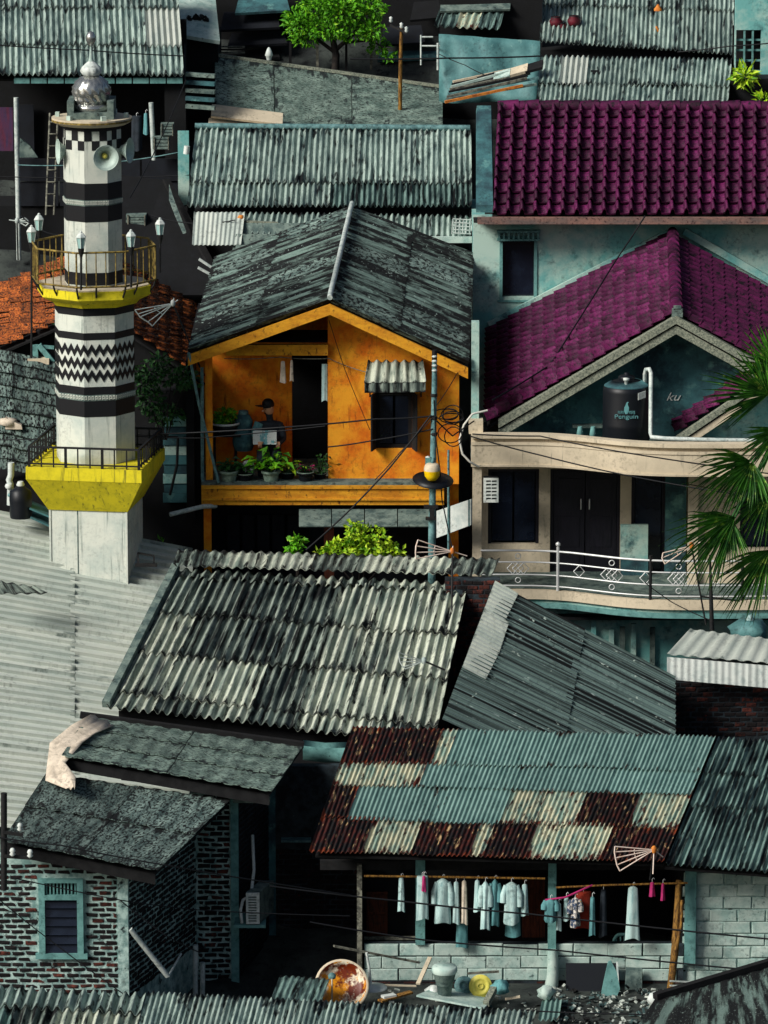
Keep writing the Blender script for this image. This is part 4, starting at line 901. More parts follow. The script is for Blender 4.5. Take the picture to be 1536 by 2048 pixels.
for i in range(16):
    q0, q1 = lerp(G0, G1, i / 16), lerp(G0, G1, (i + 1.04) / 16); MB().tube([q0 + V(0, 0, .0), q1 + V(0, 0, .03)], .13, 8).build('ridge_cap', M_['purple'], uh)
MB().mm((P(955, 436, 9.3).x, 9.2, P(1200, 447, 9.3).z), (x1, 9.34, P(1200, 434, 9.3).z)).build('fascia', mat('faded_pink_timber', s_((140, 104, 92)), s_((96, 84, 80)), 4, .42, .6, st=(.3, 1, 1), c3=s_((52, 30, 34)), sc3=16, lo3=.55, hi3=.63), uh)
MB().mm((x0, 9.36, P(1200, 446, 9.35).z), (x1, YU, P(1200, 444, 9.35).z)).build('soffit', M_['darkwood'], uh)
MB().hexa([P(952, 425, 9.4), P(988, 425, 9.4), P(984, 222, 12.2), P(952, 222, 12.2), P(952, 415, 9.4) + V(0, 0, .05), P(986, 415, 9.4) + V(0, 0, .05), P(982, 216, 12.2) + V(0, 0, .05), P(954, 216, 12.2) + V(0, 0, .05)]).build('gable_parapet', M_['teal_dark'], uh)
# the two sloping flashings where the lower roof meets the wall
mb = MB(); bar_mb(mb, P(978, 650, 9.9), P(1335, 466, 9.9), .1, .14); bar_mb(mb, P(1368, 462, 9.9), P(1640, 618, 9.9), .1, .14)
mb.build('flashing', M_['teal_wall'], uh)

# ================================================================ cream house
ch = thing('cream_house', 'cream balcony house with purple tiled gable roof at right', 'house', P(1250, 1215, 3))
aF, aB, lF, lB, rF, rB = P(1352, 624, 3.0), P(1345, 472, 9.9), P(974, 846, 3.0), P(976, 668, 9.9), P(1660, 796, 3.0), P(1660, 650, 9.9)
pm2 = tile_mesh('roof_tile', ROLL, M_['purple'], .05, .07)
tile_field(ch, aB, aF, lF, lB, 17, 16, pm2, [M_['purple']], jit=.01, hz=.36, seed=12)
tile_field(ch, aF, aB, rB, rF, 17, 13, pm2, [M_['purple']], jit=.01, hz=.30, seed=13, stuff=True)
MB().slab(lF + V(0, 0, -.07), aF + V(0, 0, -.07), aB + V(0, 0, -.07), lB + V(0, 0, -.07), .05).slab(aF + V(0, 0, -.07), rF + V(0, 0, -.07), rB + V(0, 0, -.07), aB + V(0, 0, -.07), .05).build('roof_boarding', M_['darkwood'], ch)
for i in range(14):
    q0, q1 = lerp(aB, aF, i / 14), lerp(aB, aF, (i + 1.1) / 14)
    MB().tube([q0 + V(0, 0, .09), q1 + V(0, 0, .12)], [.1, .125], 10).build('ridge_cap', M_['purple'], ch)
MB().box(aF + V(.02, -.06, .0), (.2, .1, .16)).box(aF + V(.02, -.07, .1), (.14, .08, .07)).build('ridge_finial', M_['concrete'], ch)
for k, (a, b) in enumerate(((lF, aF), (aF, rF))):
    for j, (dz0, dz1, y0, y1) in enumerate(((-.2, -.05, -.14, .05), (-.24, -.2, -.06, .05), (-.40, -.24, -.1, .05))):
        aa, bb = a + (V(.28, 0, 0) if k == 0 else V(0, 0, 0)), b
        if k == 0: aa = lerp(a, b, .06)
        MB().hexa([aa + V(0, y0, dz0), bb + V(0, y0, dz0), bb + V(0, y1, dz0), aa + V(0, y1, dz0), aa + V(0, y0, dz1), bb + V(0, y0, dz1), bb + V(0, y1, dz1), aa + V(0, y1, dz1)]).build('bargeboard', M_['darkwood'] if j == 1 else M_['stone_trim'], ch)
YG = 3.7; zt = P(1250, 884, 3.4).z
mb = MB().prism([V(lerp(lF, aF, .1).x, YG, zt - .2), V(rF.x, YG, zt - .2), V(rF.x, YG, rF.z - .2), V(aF.x, YG, aF.z - .3), V(lF.x + .3, YG, zt + .1)], V(0, .15, 0)).build('gable_wall', M_['teal_dark'], ch)
text_mb('ku', .22, M_['plastic'], ch, P(1345, 801, YG - .02) , 'chalk_scrawl', font_shear=.4, ext=.003, sx=1.2)
# wavy balcony line -----------------------------------------------------
PATH = [(942, 2.2), (1040, 2.2), (1090, 2.16), (1140, 2.02), (1190, 1.78), (1240, 1.54), (1290, 1.38), (1340, 1.3), (1400, 1.28), (1460, 1.28), (1520, 1.3), (1600, 1.35)]
XY = [(P(a, 1020, b).x, b) for a, b in PATH]
def dense(n=5):
    out = []
    for i in range(len(XY) - 1):
        p0, p1, p2, p3 = XY[max(i - 1, 0)], XY[i], XY[i + 1], XY[min(i + 2, len(XY) - 1)]
        for k in range(n):
            t = k / n
            y = .5 * (2 * p1[1] + (p2[1] - p0[1]) * t + (2 * p0[1] - 5 * p1[1] + 4 * p2[1] - p3[1]) * t * t + (3 * p1[1] - p0[1] - 3 * p2[1] + p3[1]) * t ** 3)
            out.append((lerp(p1[0], p2[0], t), y))
    return out + [XY[-1]]
DN = dense()
zl = lambda py: P(945, py, 2.2).z
def sweep(nm, m, py0, py1, off, back, parent=None):
    za, zb_ = zl(py1), zl(py0); n = len(DN); vs = []
    for x, y in DN: bk = y + off - back if back < 0 else back; vs += [V(x, y + off, za), V(x, y + off, zb_), V(x, bk, zb_), V(x, bk, za)]
    fs = [(i * 4 + j, (i + 1) * 4 + j, (i + 1) * 4 + (j + 1) % 4, i * 4 + (j + 1) % 4) for i in range(n - 1) for j in range(4)]
    mb = MB().add(vs, fs, False); mb.add(vs[:4], [(0, 1, 2, 3)]); mb.add(vs[-4:], [(3, 2, 1, 0)])
    return mb.build(nm, m, parent or ch)
sweep('parapet_coping', M_['cream'], 868, 876, -.06, -.24); sweep('parapet_groove', M_['cream'], 876, 884, .03, -.12); sweep('parapet_moulding', M_['cream'], 884, 890, -.02, -.18)
sweep('parapet_band', M_['cream'], 890, 929, 0, -.15); sweep('parapet_drip', M_['cream'], 929, 933, -.03, -.21)
sweep('balcony_slab', M_['cream'], 1180, 1198, 0, 4.6); sweep('balcony_moulding', M_['teal_wall'], 1198, 1206, .08, 4.6); sweep('balcony_moulding', M_['teal_paint'], 1206, 1216, .04, 4.6)
sweep('balcony_floor', M_['concrete'], 1179.5, 1180, .12, 4.6)  # greyer sheet over the slab; the shade on the floor is painted in
vs = []
for x, y in DN: vs += [V(x, y + .14, zt - .15), V(x, y + .14, zt), V(x, 5.4, zt), V(x, 5.4, zt - .15)]
MB().add(vs, [(i * 4 + j, (i + 1) * 4 + j, (i + 1) * 4 + (j + 1) % 4, i * 4 + (j + 1) % 4) for i in range(len(DN) - 1) for j in range(4)]).build('terrace_floor', M_['concrete'], ch)
# walls under the parapet
YC = 3.7
hl = [(976, 938, 1078, 1088), (1100, 938, 1240, 1190), (1262, 938, 1330, 1190)]
wall(ch, M_['cream'], 955, 925, 1382, 1200, YC, .15, hl, bottom=zl(1200))
wl2 = [(1480, 992, 1600, 1097)]
wall(ch, M_['cream'], 1382, 925, 1640, 1200, 2.75, .15, wl2, name='front_wall', bottom=zl(1200))
MB().mm((P(1382, 1050, 2.75).x, 2.9, zl(1200)), (P(1382, 1050, 2.75).x + .15, YC, zl(932))).build('return_wall', M_['cream'], ch)
pbox(ch, 'corner_column', M_['cream'], 945, 931, 963, 1195, 2.25, .2); pbox(ch, 'pilaster', M_['cream'], 1376, 948, 1396, 1195, 2.62, .14)
pbox(ch, 'corner_column', M_['teal_wall'], 943, 645, 958, 870, 2.6, .25); pbox(ch, 'column_block', M_['cream'], 938, 842, 966, 868, 2.35, .4)
for hx in hl + wl2:
    Yh = YC if hx[0] < 1400 else 2.75
    a = rect(*hx, Yh); fr = MB()
    for q in ((a[0], a[1], a[0] + .06, a[3]), (a[2] - .06, a[1], a[2], a[3]), (a[0] + .06, a[3] - .06, a[2] - .06, a[3])): fr.mm((q[0], Yh + .05, q[1]), (q[2], Yh + .12, q[3]))
    if hx[0] == 1100:
        fo = fr.build('door_frame', M_['door'], ch); mid = (a[0] + a[2]) / 2
        for s, e in ((a[0] + .07, mid - .01), (mid + .01, a[2] - .07)):
            d = MB().mm((s, Yh + .07, a[1]), (e, Yh + .11, a[3] - .07)).build('door_leaf', M_['door'], ch)
            for k in range(3): MB().mm((s + .1, Yh + .055, lerp(a[1], a[3], .08 + .3 * k)), (e - .1, Yh + .068, lerp(a[1], a[3], .32 + .3 * k))).build('door_panel', M_['door'], d)
            hx_ = mid - .08 if s < mid - .1 else mid + .08; zc = lerp(a[1], a[3], .72)
            MB().tube([V(hx_, Yh + .03, zc - .1), V(hx_, Yh + .0, zc - .05), V(hx_, Yh + .0, zc + .05), V(hx_, Yh + .03, zc + .1)], .013, 6).build('door_handle', M_['steel'], d)
    else:
        fo = fr.build('window_frame', M_['door'], ch); n = 2 if a[2] - a[0] > .8 else 1
        for k in range(n): MB().mm((lerp(a[0] + .06, a[2] - .06, k / n) + .02, Yh + .08, a[1] + .05), (lerp(a[0] + .06, a[2] - .06, (k + 1) / n) - .02, Yh + .1, a[3] - .07)).build('window_pane', M_['glass_dk'], fo)
pbox(ch, 'wall_panel', M_['teal_dark'], 1330, 948, 1372, 1190, 3.55, .12)
pbox(ch, 'low_panel', M_['teal_wall'], 1241, 1050, 1296, 1118, 3.4, .1); pbox(ch, 'low_panel', M_['teal_dark'], 1241, 1118, 1296, 1190, 3.42, .1)
t = thing('ventilation_block', 'white slotted ventilation block hung under the cream parapet', 'vent', P(982, 1006, 2.9))
x0, z0, x1, z1 = rect(967, 957, 997, 1005, 2.9); hs = []
for i in range(2):
    for j in range(6):
        u0, v0 = x0 + .05 + i * (x1 - x0 - .07) / 2, z0 + .04 + j * (z1 - z0 - .06) / 6; hs.append((u0, v0 + .015, u0 + (x1 - x0) * .32, v0 + .05))
wall_mb(MB(), x0, z0, x1, z1, 2.9, .06, hs).build('grille', M_['plastic'], t); MB().mm((x0 + .01, 2.97, z0 + .01), (x1 - .01, 3.2, z1 - .01)).build('casing', M_['black_paint'], t)
# stainless railing -----------------------------------------------------
rl = thing('balcony_railing', 'stainless steel railing with diamond ornaments on the cream balcony', 'railing', P(1200, 1180, 1.6))
for py in (1102, 1125, 1150, 1172):
    MB().tube([V(x, y + .04, zl(py)) for x, y in DN if x > XY[0][0] + .18], .021 if py < 1110 else .015, 7).build('rail', M_['steel'], rl)
def yon(x):
    for (a, ya), (b, yb) in zip(DN, DN[1:]):
        if a <= x <= b: return lerp(ya, yb, (x - a) / (b - a))
    return DN[-1][1]
for px in (1118, 1300, 1483):
    X = P(px, 1130, 1.6).x; Y = yon(X) + .04
    po = MB().tube([V(X, Y, zl(1186)), V(X, Y, zl(1092))], .03, 8).build('post', M_['steel'] if px == 1118 else M_['iron'], rl)
    if px == 1118: MB().lathe([(.0, -.05), (.045, -.02), (.045, .02), (0, .05)], V(X, Y, zl(1087)), 12).build('post_ball', M_['steel'], po)
def diamond(px, dx, w=11, h=12):
    X = P(px + dx, 1137, 1.6).x; Y = yon(X) + .04; z = zl(1137.5); k = m_per_px(1.6)
    q = [V(X - w * k, Y, z), V(X, Y, z + h * k), V(X + w * k, Y, z), V(X, Y, z - h * k)]; MB().tube(q + q[:2], .011, 5).build('diamond', M_['steel'], rl)
for px, tri in ((1038, 1), (1160, 0), (1224, 1), (1290, 0), (1356, 1), (1430, 0)):
    for dx in ((-11, 0, 11) if tri else (0,)): diamond(px, dx)
    if tri:
        for py in (1113, 1161):
            X = P(px, py, 1.6).x; Y = yon(X) + .04; MB().tube([V(X + .05 * math.cos(i * .5236), Y, zl(py) + .05 * math.sin(i * .5236)) for i in range(13)], .01, 5).build('ring', M_['steel'], rl)
# below the slab
wall(ch, M_['teal_wall'], 990, 1205, 1640, 1480, 2.6, .15, name='lower_wall', bottom=-6)
for px, y0, y1 in ((1182, 1240, 1300), (1240, 1255, 1320), (1262, 1248, 1330), (1300, 1256, 1330), (1218, 1260, 1300)):
    pbox(ch, 'damp_pier', M_['teal_wall'] if px % 4 else M_['concrete'], px, y0, px + 10, y1, 2.5, .1)
MB().mm((P(1120, 0, 2.5).x, 2.3, P(1200, 1238, 2.4).z), (P(1620, 0, 2.5).x, 2.6, P(1200, 1232, 2.4).z)).build('ledge', M_['iron'], ch)
# small gable beside the tank
g0, g1 = P(1545, 738, 2.7), P(1352, 868, 2.7); g2, g3 = P(1545, 716, 3.9), P(1352, 846, 3.9)
tile_field(ch, g0, g2, g3, g1, 4, 9, pm, [M_['purple']], jit=.01, hz=.3, seed=15)
for j, (d0, d1, y0, y1, m) in enumerate(((-.17, -.04, -.12, .04, 'stone_trim'), (-.22, -.17, -.05, .04, 'darkwood'), (-.36, -.22, -.08, .04, 'cream'))):
    MB().hexa([g1 + V(0, y0, d0), g0 + V(0, y0, d0), g0 + V(0, y1, d0), g1 + V(0, y1, d0), g1 + V(0, y0, d1), g0 + V(0, y0, d1), g0 + V(0, y1, d1), g1 + V(0, y1, d1)]).build('bargeboard', M_[m], ch)
MB().prism([V(P(1395, 0, 3.2).x, 3.2, zt), V(rF.x, 3.2, zt), V(rF.x, 3.2, g0.z - .2), V(g0.x, 3.2, g0.z - .3)], V(0, .12, 0)).build('small_gable_wall', M_['teal_wall'], ch)
# water tank ------------------------------------------------------------
tk = thing('water_tank', 'black cylindrical water tank with printed emblem on the cream house roof', 'tank', P(1252, 882, 3.5))
b = P(1252, 884, 2.6); H = P(1252, 772, 2.6).z - b.z; Rt = .44
MB().lathe([(Rt * .98, 0), (Rt, .05), (Rt, H * .3), (Rt * 1.015, H * .33), (Rt, H * .36), (Rt, H * .92), (Rt * .97, H), (Rt * .6, H + .1), (Rt * .3, H + .14), (0, H + .15)], b, 36).build('shell', M_['tank'], tk)
MB().lathe([(Rt * .955, H + .012), (Rt * .62, H + .105), (Rt * .61, H + .112), (Rt * .94, H + .022)], b, 36, caps=False).build('shoulder_sheen', M_['teal_dark'], tk)  # teal ring paints the light falling on the tank top
MB().lathe([(.15, H + .12), (.16, H + .17), (.13, H + .2), (.05, H + .21), (.05, H + .25), (0, H + .26)], b, 18).build('lid', M_['tank'], tk)
MB().lathe([(.035, H + .05), (.035, H + .15), (.06, H + .16), (.06, H + .2), (0, H + .21)], b + V(-.02, -.28, 0), 10).build('valve', M_['plastic'], tk)
fy = b.y - Rt - .006
text_mb('Penguin', .115, M_['cloth_teal'], tk, V(b.x - .02, fy, b.z + H * .5), sx=1.25, ext=.006)
# standing penguin emblem and two side word marks
e = V(b.x - .02, fy, b.z + H * .58); sc = .2
ol = [(-.1, .0), (-.22, .25), (-.2, .6), (-.08, .85), (-.02, 1.05), (.1, 1.15), (.2, 1.12), (.12, 1.0), (.12, .85), (.24, .6), (.2, .2), (.1, 0)]
MB().prism([e + V(x * sc, 0, z * sc) for x, z in ol], V(0, .006, 0)).build('emblem', M_['cloth_teal'], tk)
for s in (-1, 1):
    mb = MB()
    for i in range(2):
        for dx, dz, w, h_ in ((0, .05, .05, .01), (0, .02, .05, .01), (-.018, .035, .01, .05), (.018, .03, .01, .06)): mb.mm((e.x + s * (.075 + i * .06) + dx - w / 2, fy, e.z + dz - h_ / 2 + .0), (e.x + s * (.075 + i * .06) + dx + w / 2, fy + .006, e.z + dz + h_ / 2))
    mb.build('word_mark', M_['cloth_teal'], tk)
MB().slab(V(b.x + .2, b.y - Rt * .93, b.z + H * .82), V(b.x + .34, b.y - Rt * .72, b.z + H * .85), V(b.x + .34, b.y - Rt * .72, b.z + H * .97), V(b.x + .2, b.y - Rt * .93, b.z + H * .94), .01).build('sticker', M_['plastic'], tk)
pp = [(1290, 766, 2.7), (1290, 748, 2.6), (1292, 739, 2.55), (1299, 738, 2.5), (1302, 746, 2.4), (1301, 866, 2.2), (1303, 874, 2.1)]
ptube(None, 'water_pipe', M_['pipe'], pp + [(1330, 877, 2.0), (1430, 880, 1.9), (1600, 882, 1.9)], .04, 8, label='pale water pipe rising from the parapet to the black tank', cat='pipe')
for i, px in enumerate((1160, 1186)):
    p = P(px, 872, 2.6); MB().lathe([(.05, 0), (.07, .02), (.05, .14), (.04, .18)], p, 10).build('roof_bottle', M_['teal_paint'], None, ('left' if i == 0 else 'right') + ' of two small teal bottles on the terrace left of the tank', 'bottle')
pbox(None, 'terrace_plank', M_['concrete'], 1145, 850, 1205, 856, 3.4, .15, label='thin plank across the dark terrace left of the water tank', cat='plank')

# ================================================================ fan palm at the right edge
pl = thing('fan_palm', 'green fan palm with drooping fronds at the right edge', 'palm', P(1575, 1400, -.6))
MB().tube([P(1580, 1500, -.3), P(1572, 1200, -.4), P(1570, 900, -.5), P(1566, 840, -.5)], [.16, .14, .13, .1], 10).build('trunk', M_['bark'], pl)
def frond(px, py, Y, ang, sp, L, n, droop, seed, root, yaw=0.0, m='palm', hang=0.0):
    """blades fan out from the leaf base at (px, py); ang: middle direction in degrees (0 right, 90 up)"""
    r = random.Random(seed); c = P(px, py, Y); mb = MB()
    for i in range(n):
        a = R(ang + lerp(-sp, sp, i / (n - 1)) + r.uniform(-2, 2)); l = L * r.uniform(.82, 1.1) * (1 - .25 * abs(2 * i / (n - 1) - 1))
        d = V(math.cos(a), -.25 + r.uniform(-.2, .2) + yaw, math.sin(a)).normalized(); s = V(-d.z, .5, d.x).normalized(); w = .023 + .008 * r.random(); path = []
        for k in range(6):
            t = k / 5; path.append(c + d * l * t + V(0, 0, -droop * l * t * t * (1 + hang * r.random())) + V(0, -.05 * t, 0))
        vs = []
        for k, p in enumerate(path):
            ww = w * (.25, .75, 1, .85, .5, .05)[k]; vs += [p + s * ww, p + V(0, .012, 0) - d * 0, p - s * ww]
        fs = []
        for k in range(5): fs += [(k * 3, k * 3 + 1, k * 3 + 4, k * 3 + 3), (k * 3 + 1, k * 3 + 2, k * 3 + 5, k * 3 + 4)]
        mb.add(vs, fs, False)
    o = mb.build('frond', M_[m], pl)
    rt = P(*root); MB().tube([rt, lerp(rt, c, .5) + V(0, 0, .12), c], [.035, .028, .02], 6).build('leaf_stalk', M_['leaf_dk'], o)
frond(1536, 790, -.9, 152, 62, 1.32, 38, .10, 1, (1568, 850, -.5))
frond(1550, 735, -.6, 120, 70, 1.03, 29, .06, 6, (1568, 850, -.5))
frond(1500, 922, -1.2, 190, 50, 1.32, 33, .22, 2, (1568, 860, -.5), hang=.6)
frond(1505, 925, -1.3, 250, 55, 0.92, 27, .1, 7, (1568, 860, -.5))
frond(1470, 1035, -1.5, 205, 48, 1.49, 33, .2, 3, (1568, 870, -.5), hang=.8)
frond(1462, 1038, -1.45, 262, 38, 0.92, 22, .05, 8, (1568, 870, -.5), hang=.5)
frond(1540, 985, -1.0, 215, 70, 1.09, 31, .2, 4, (1568, 870, -.5), hang=.5)
frond(1540, 1100, -1.3, 225, 42, 1.32, 31, .14, 5, (1570, 880, -.5), hang=.6)
frond(1560, 860, -1.1, 215, 50, 0.92, 27, .1, 9, (1568, 850, -.5))

# ================================================================ grey ribbed cement roof in the middle
h = thing('ribbed_roof_house', 'house under the large grey ribbed cement roof in the middle', 'house', P(560, 1500, -3))
tl, tr, br, bl = P(352, 1138, -.6), P(936, 1168, -.6), P(868, 1492, -5.2), P(212, 1418, -5.0)
rr = random.Random(9)
pick = {(r, c): (M_['asb_dk'] if rr.random() < (.62 if c < 3 and r < 3 else .22) else M_['asb']) for r in range(5) for c in range(7)}
corr_roof(h, tl, tr, br, bl, [0, .07, .335, .615, .9, 1], 7, .17, .044, lambda r, c: pick[(r, c)], lift=.05, jit=.008, over=.03, k=10, edge=.006)
for i in range(7):
    a0, a1 = i / 7, (i + 1) / 7; q = (P(356, 1110, .3), P(1000, 1128, .3), P(985, 1156, -.75), P(346, 1136, -.75))
    sheet_mb(MB(), lerp(q[0], q[1], a0), lerp(q[0], q[1], a1), lerp(q[3], q[2], a1), lerp(q[3], q[2], a0), .17, .022, k=10, top=.1, bot=.05).build('ridge_sheet', M_['asb'] if i % 3 else M_['asb_dk'], h)
mb = MB(); bar_mb(mb, tl + V(0, 0, .06), bl + V(0, 0, .08), .14, .12); mb.build('verge', M_['concrete'], h)
MB().hexa([bl + V(.3, .3, -4), br + V(-.3, .3, -4), tr + V(-.3, 0, -5), tl + V(.3, 0, -5), bl + V(.2, .3, -.12), br + V(-.2, .3, -.12), tr + V(-.2, -.1, -.14), tl + V(.2, -.1, -.14)]).build('wall', M_['dark'], h)
# hanging gutter
g = MB(); a, b = P(606, 1486, -5.5), P(694, 1490, -5.5)
n = 10; vs = []
for p in (a, lerp(a, b, .5) + V(0, 0, -.03), b):
    for k in range(n + 1): t = math.pi * k / n; vs += [p + V(0, -.2 * math.cos(t), -.3 * math.sin(t))]
for p in (a, lerp(a, b, .5) + V(0, 0, -.03), b):
    for k in range(n + 1): t = math.pi * k / n; vs += [p + V(0, -.185 * math.cos(t), -.285 * math.sin(t))]
w = n + 1; fs = [(o + j * w + k, o + j * w + k + 1, o + (j + 1) * w + k + 1, o + (j + 1) * w + k) for o in (0, 3 * w) for j in range(2) for k in range(n)]
fs += [(j * w + k, 3 * w + j * w + k, 3 * w + j * w + k + 1, j * w + k + 1) for j in (0, 2) for k in range(n)]
g.add(vs, fs, True).build('gutter', M_['teal_paint'], None, 'short pale teal trough gutter hung under the grey ribbed eave', 'gutter')
# brick gable between the two roofs
bw = thing('brick_gable', 'dark red brick gable between the grey and black ribbed roofs', 'wall', P(930, 1420, -1.0))
xa, xb = P(890, 1250, -1.0).x, P(1000, 1250, -1.0).x; zb_, zt_ = P(930, 1400, -1.0).z, P(930, 1160, -1.0).z
MB().mm((xa, -.95, zb_ - 3), (xb, -.7, zt_)).build('mortar_wall', M_['mortar_dk'], bw)
brick_field(bw, (xa, -.95, zb_), (1, 0, 0), xb - xa, zt_ - zb_, .2, .085, .014, [M_['brick'], M_['brick_red'], M_['brick_red']], seed=2, miss=.1)

# ---------------------------------------------------------------- black ribbed roof falling to the right
h = thing('black_roof_house', 'house under the dark ribbed roof falling to the right', 'house', P(1100, 1500, -3))
B_, A_, C_, D_ = P(884, 1440, -4.9), P(988, 1166, -1.3), P(1350, 1356, -1.9), P(1350, 1660, -5.0)
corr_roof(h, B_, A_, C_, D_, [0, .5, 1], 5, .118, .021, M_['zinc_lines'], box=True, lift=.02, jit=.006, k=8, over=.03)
E_ = lambda p, q, t: lerp(p, q, t)
for i in range(3):
    a0, a1 = .36 + i * .213, .36 + (i + 1) * .213
    sheet_mb(MB(), E_(B_, A_, a0), E_(B_, A_, a1), E_(E_(B_, A_, a1), E_(D_, C_, a1), .13), E_(E_(B_, A_, a0), E_(D_, C_, a0), .11 + .02 * (i % 2)), .112, .017, box=True, top=.05, bot=.035).build('ridge_sheet', M_['metal_lt'], h)
MB().hexa([B_ + V(.3, .3, -3), D_ + V(-.2, .3, -2), C_ + V(-.2, 0, -3), A_ + V(.3, 0, -4), B_ + V(.3, .3, -.15), D_ + V(-.2, .3, -.15), C_ + V(-.2, 0, -.15), A_ + V(.3, 0, -.15)]).build('wall', M_['dark'], h)

# ---------------------------------------------------------------- white boxed roof over red bricks
h = thing('boxed_lean_to', 'small lean to with white boxed metal roof over red bricks', 'shed', P(1440, 1470, -1))
q0, q1, q2, q3 = P(1334, 1308, -1.7), P(1660, 1336, -1.7), P(1660, 1292, -.6), P(1380, 1258, -.6)
for i in range(3):
    sheet_mb(MB(), lerp(q3, q2, i / 3), lerp(q3, q2, (i + 1) / 3), lerp(q0, q1, (i + 1) / 3), lerp(q0, q1, i / 3), .24, .012, sharp=True).build('roof_sheet', M_['metal_lt'], h)
for i in range(4):
    a, b = lerp(q0, q1, i / 4), lerp(q0, q1, (i + 1) / 4); sheet_mb(MB(), a + V(0, -.02, -.05), b + V(0, -.02, -.05), b + V(0, -.03, -.46), a + V(0, -.03, -.46), .12, .006, nl=1).build('apron_sheet', M_['plastic'], h)
xa, xb = P(1338, 1410, -1.3).x, P(1680, 1410, -1.3).x; zb_, zt_ = P(1400, 1475, -1.3).z, P(1400, 1345, -1.3).z
MB().mm((xa, -1.25, zb_ - 2), (xb, -.6, zt_ + .1)).build('mortar_wall', M_['mortar_dk'], h)
brick_field(h, (xa, -1.25, zb_), (1, 0, 0), xb - xa, zt_ - zb_, .2, .092, .02, [M_['brick'], M_['brick_red'], M_['brick'], M_['brick']], seed=4, rough=.01)
t = thing('blue_bundle', 'crumpled pale blue plastic bundle behind the white boxed roof', 'bundle', P(1505, 1285, 0))
c = P(1500, 1262, .2)
MB().lathe([(.1, -.25), (.3, -.1), (.34, .06), (.2, .2), (.0, .22)], c, 14, fn=lambda a, z: 1 + .25 * math.sin(3 * a + z * 9)).build('wrap', M_['tarp'], t)
MB().lathe([(.05, .16), (.09, .2), (.03, .3)], c, 8).build('knot', M_['cloth_white'], t)

# ================================================================ rusty patchwork roof
lh = thing('laundry_house', 'house with rusty patchwork metal roof and washing in its open front', 'house', P(1000, 1990, -8))
tl, tr, br, bl = P(706, 1453, -5.8), P(1432, 1472, -5.8), P(1328, 1724, -9.7), P(618, 1706, -9.7)
cols = [[0, .16, .25, .29, .57, .79, 1], [0, .24, .5, .76, 1], [0, .075, .3, .5, .6, .71, .86, 1], [0, .15, .285, .45, .49, .61, .82, 1]]
mt = [['rust', 'rust', 'rust_lt', 'teal_zinc', 'teal_zinc', 'teal_zinc'], ['rust_lt', 'teal_zinc', 'teal_zinc', 'teal_zinc'],
      ['rust', 'teal_zinc', 'teal_zinc', 'rust_lt', 'rust_lt', 'rust', 'rust_lt'], ['rust', 'rust_lt', 'rust', 'rust_lt', 'rust', 'rust_lt', 'rust']]
corr_roof(lh, tl, tr, br, bl, [0, .3, .48, .74, 1], cols, .078, .021, lambda r, c: M_[mt[r][c]], lift=.022, jit=.006, over=.02, k=6, t=.004, edge=.01)
MB().slab(bl + V(.1, .1, -.07), br + V(0, .1, -.07), tr + V(0, 0, -.07), tl + V(.1, 0, -.07), .04).build('roof_boarding', M_['darkwood'], lh)
rh = thing('dark_ribbed_house', 'block walled house with dark ribbed metal roof at lower right', 'house', P(1480, 1980, -8))
tl2, tr2, br2, bl2 = P(1437, 1476, -5.8), P(1690, 1486, -5.8), P(1620, 1752, -9.75), P(1331, 1730, -9.75)
corr_roof(rh, tl2, tr2, br2, bl2, [0, .3, .55, 1], 4, .1, .031, M_['zinc_dk'], lift=.02, jit=.006, over=.02, k=6, t=.004)
MB().slab(bl2 + V(0, .1, -.07), br2 + V(0, .1, -.07), tr2 + V(0, 0, -.07), tl2 + V(0, 0, -.07), .04).build('roof_boarding', M_['darkwood'], rh)
# open front ------------------------------------------------------------
YL = -9.0; zfl = P(1000, 1990, YL).z
def post(nm, m, px0, px1, py0, py1, parent=lh, Y=YL, t=.14): return pbox(parent, nm, m, px0, py0, px1, py1, Y - .06, t)
post('corner_post', M_['wood'], 714, 724, 1730, 1992); post('post', M_['teal_paint'], 831, 850, 1712, 1890); post('post', M_['teal_paint'], 1096, 1112, 1714, 1992)
pbox(lh, 'plate_beam', M_['darkwood'], 640, 1722, 1380, 1740, YL + .02, .12)
MB().mm((P(715, 0, YL).x, -6.4, zfl), (P(1390, 0, YL).x, -6.2, P(1000, 1600, -6.4).z)).build('back_wall', M_['dark'], lh)
MB().mm((P(714, 0, YL).x, YL + .1, zfl), (P(714, 0, YL).x + .08, -6.4, P(714, 1735, YL).z)).build('side_wall', M_['dark'], lh)
MB().mm((P(1385, 0, YL).x, YL + .1, zfl), (P(1385, 0, YL).x + .1, -6.4, P(1385, 1735, YL).z)).build('side_wall', M_['dark'], lh)
pbox(lh, 'room_wall', M_['dark'], 724, 1740, 832, 1880, -8.2, .08)
d = pbox(lh, 'brown_door', M_['brown'], 733, 1784, 775, 1872, -8.28, .05)
for k in range(2): pbox(d, 'door_panel', M_['brown'], 738, 1790 + 40 * k, 770, 1824 + 40 * k, -8.3, .02)
pbox(lh, 'shelf_rail', M_['wood'], 728, 1874, 832, 1880, -8.6, .06); pbox(lh, 'shelf_rail', M_['wood'], 990, 1886, 1200, 1890, -8.0, .06); pbox(lh, 'shelf_rail', M_['wood'], 1285, 1893, 1345, 1898, -8.2, .06)
pbox(lh, 'inner_panel', M_['brown'], 1045, 1760, 1090, 1875, -7.6, .06)
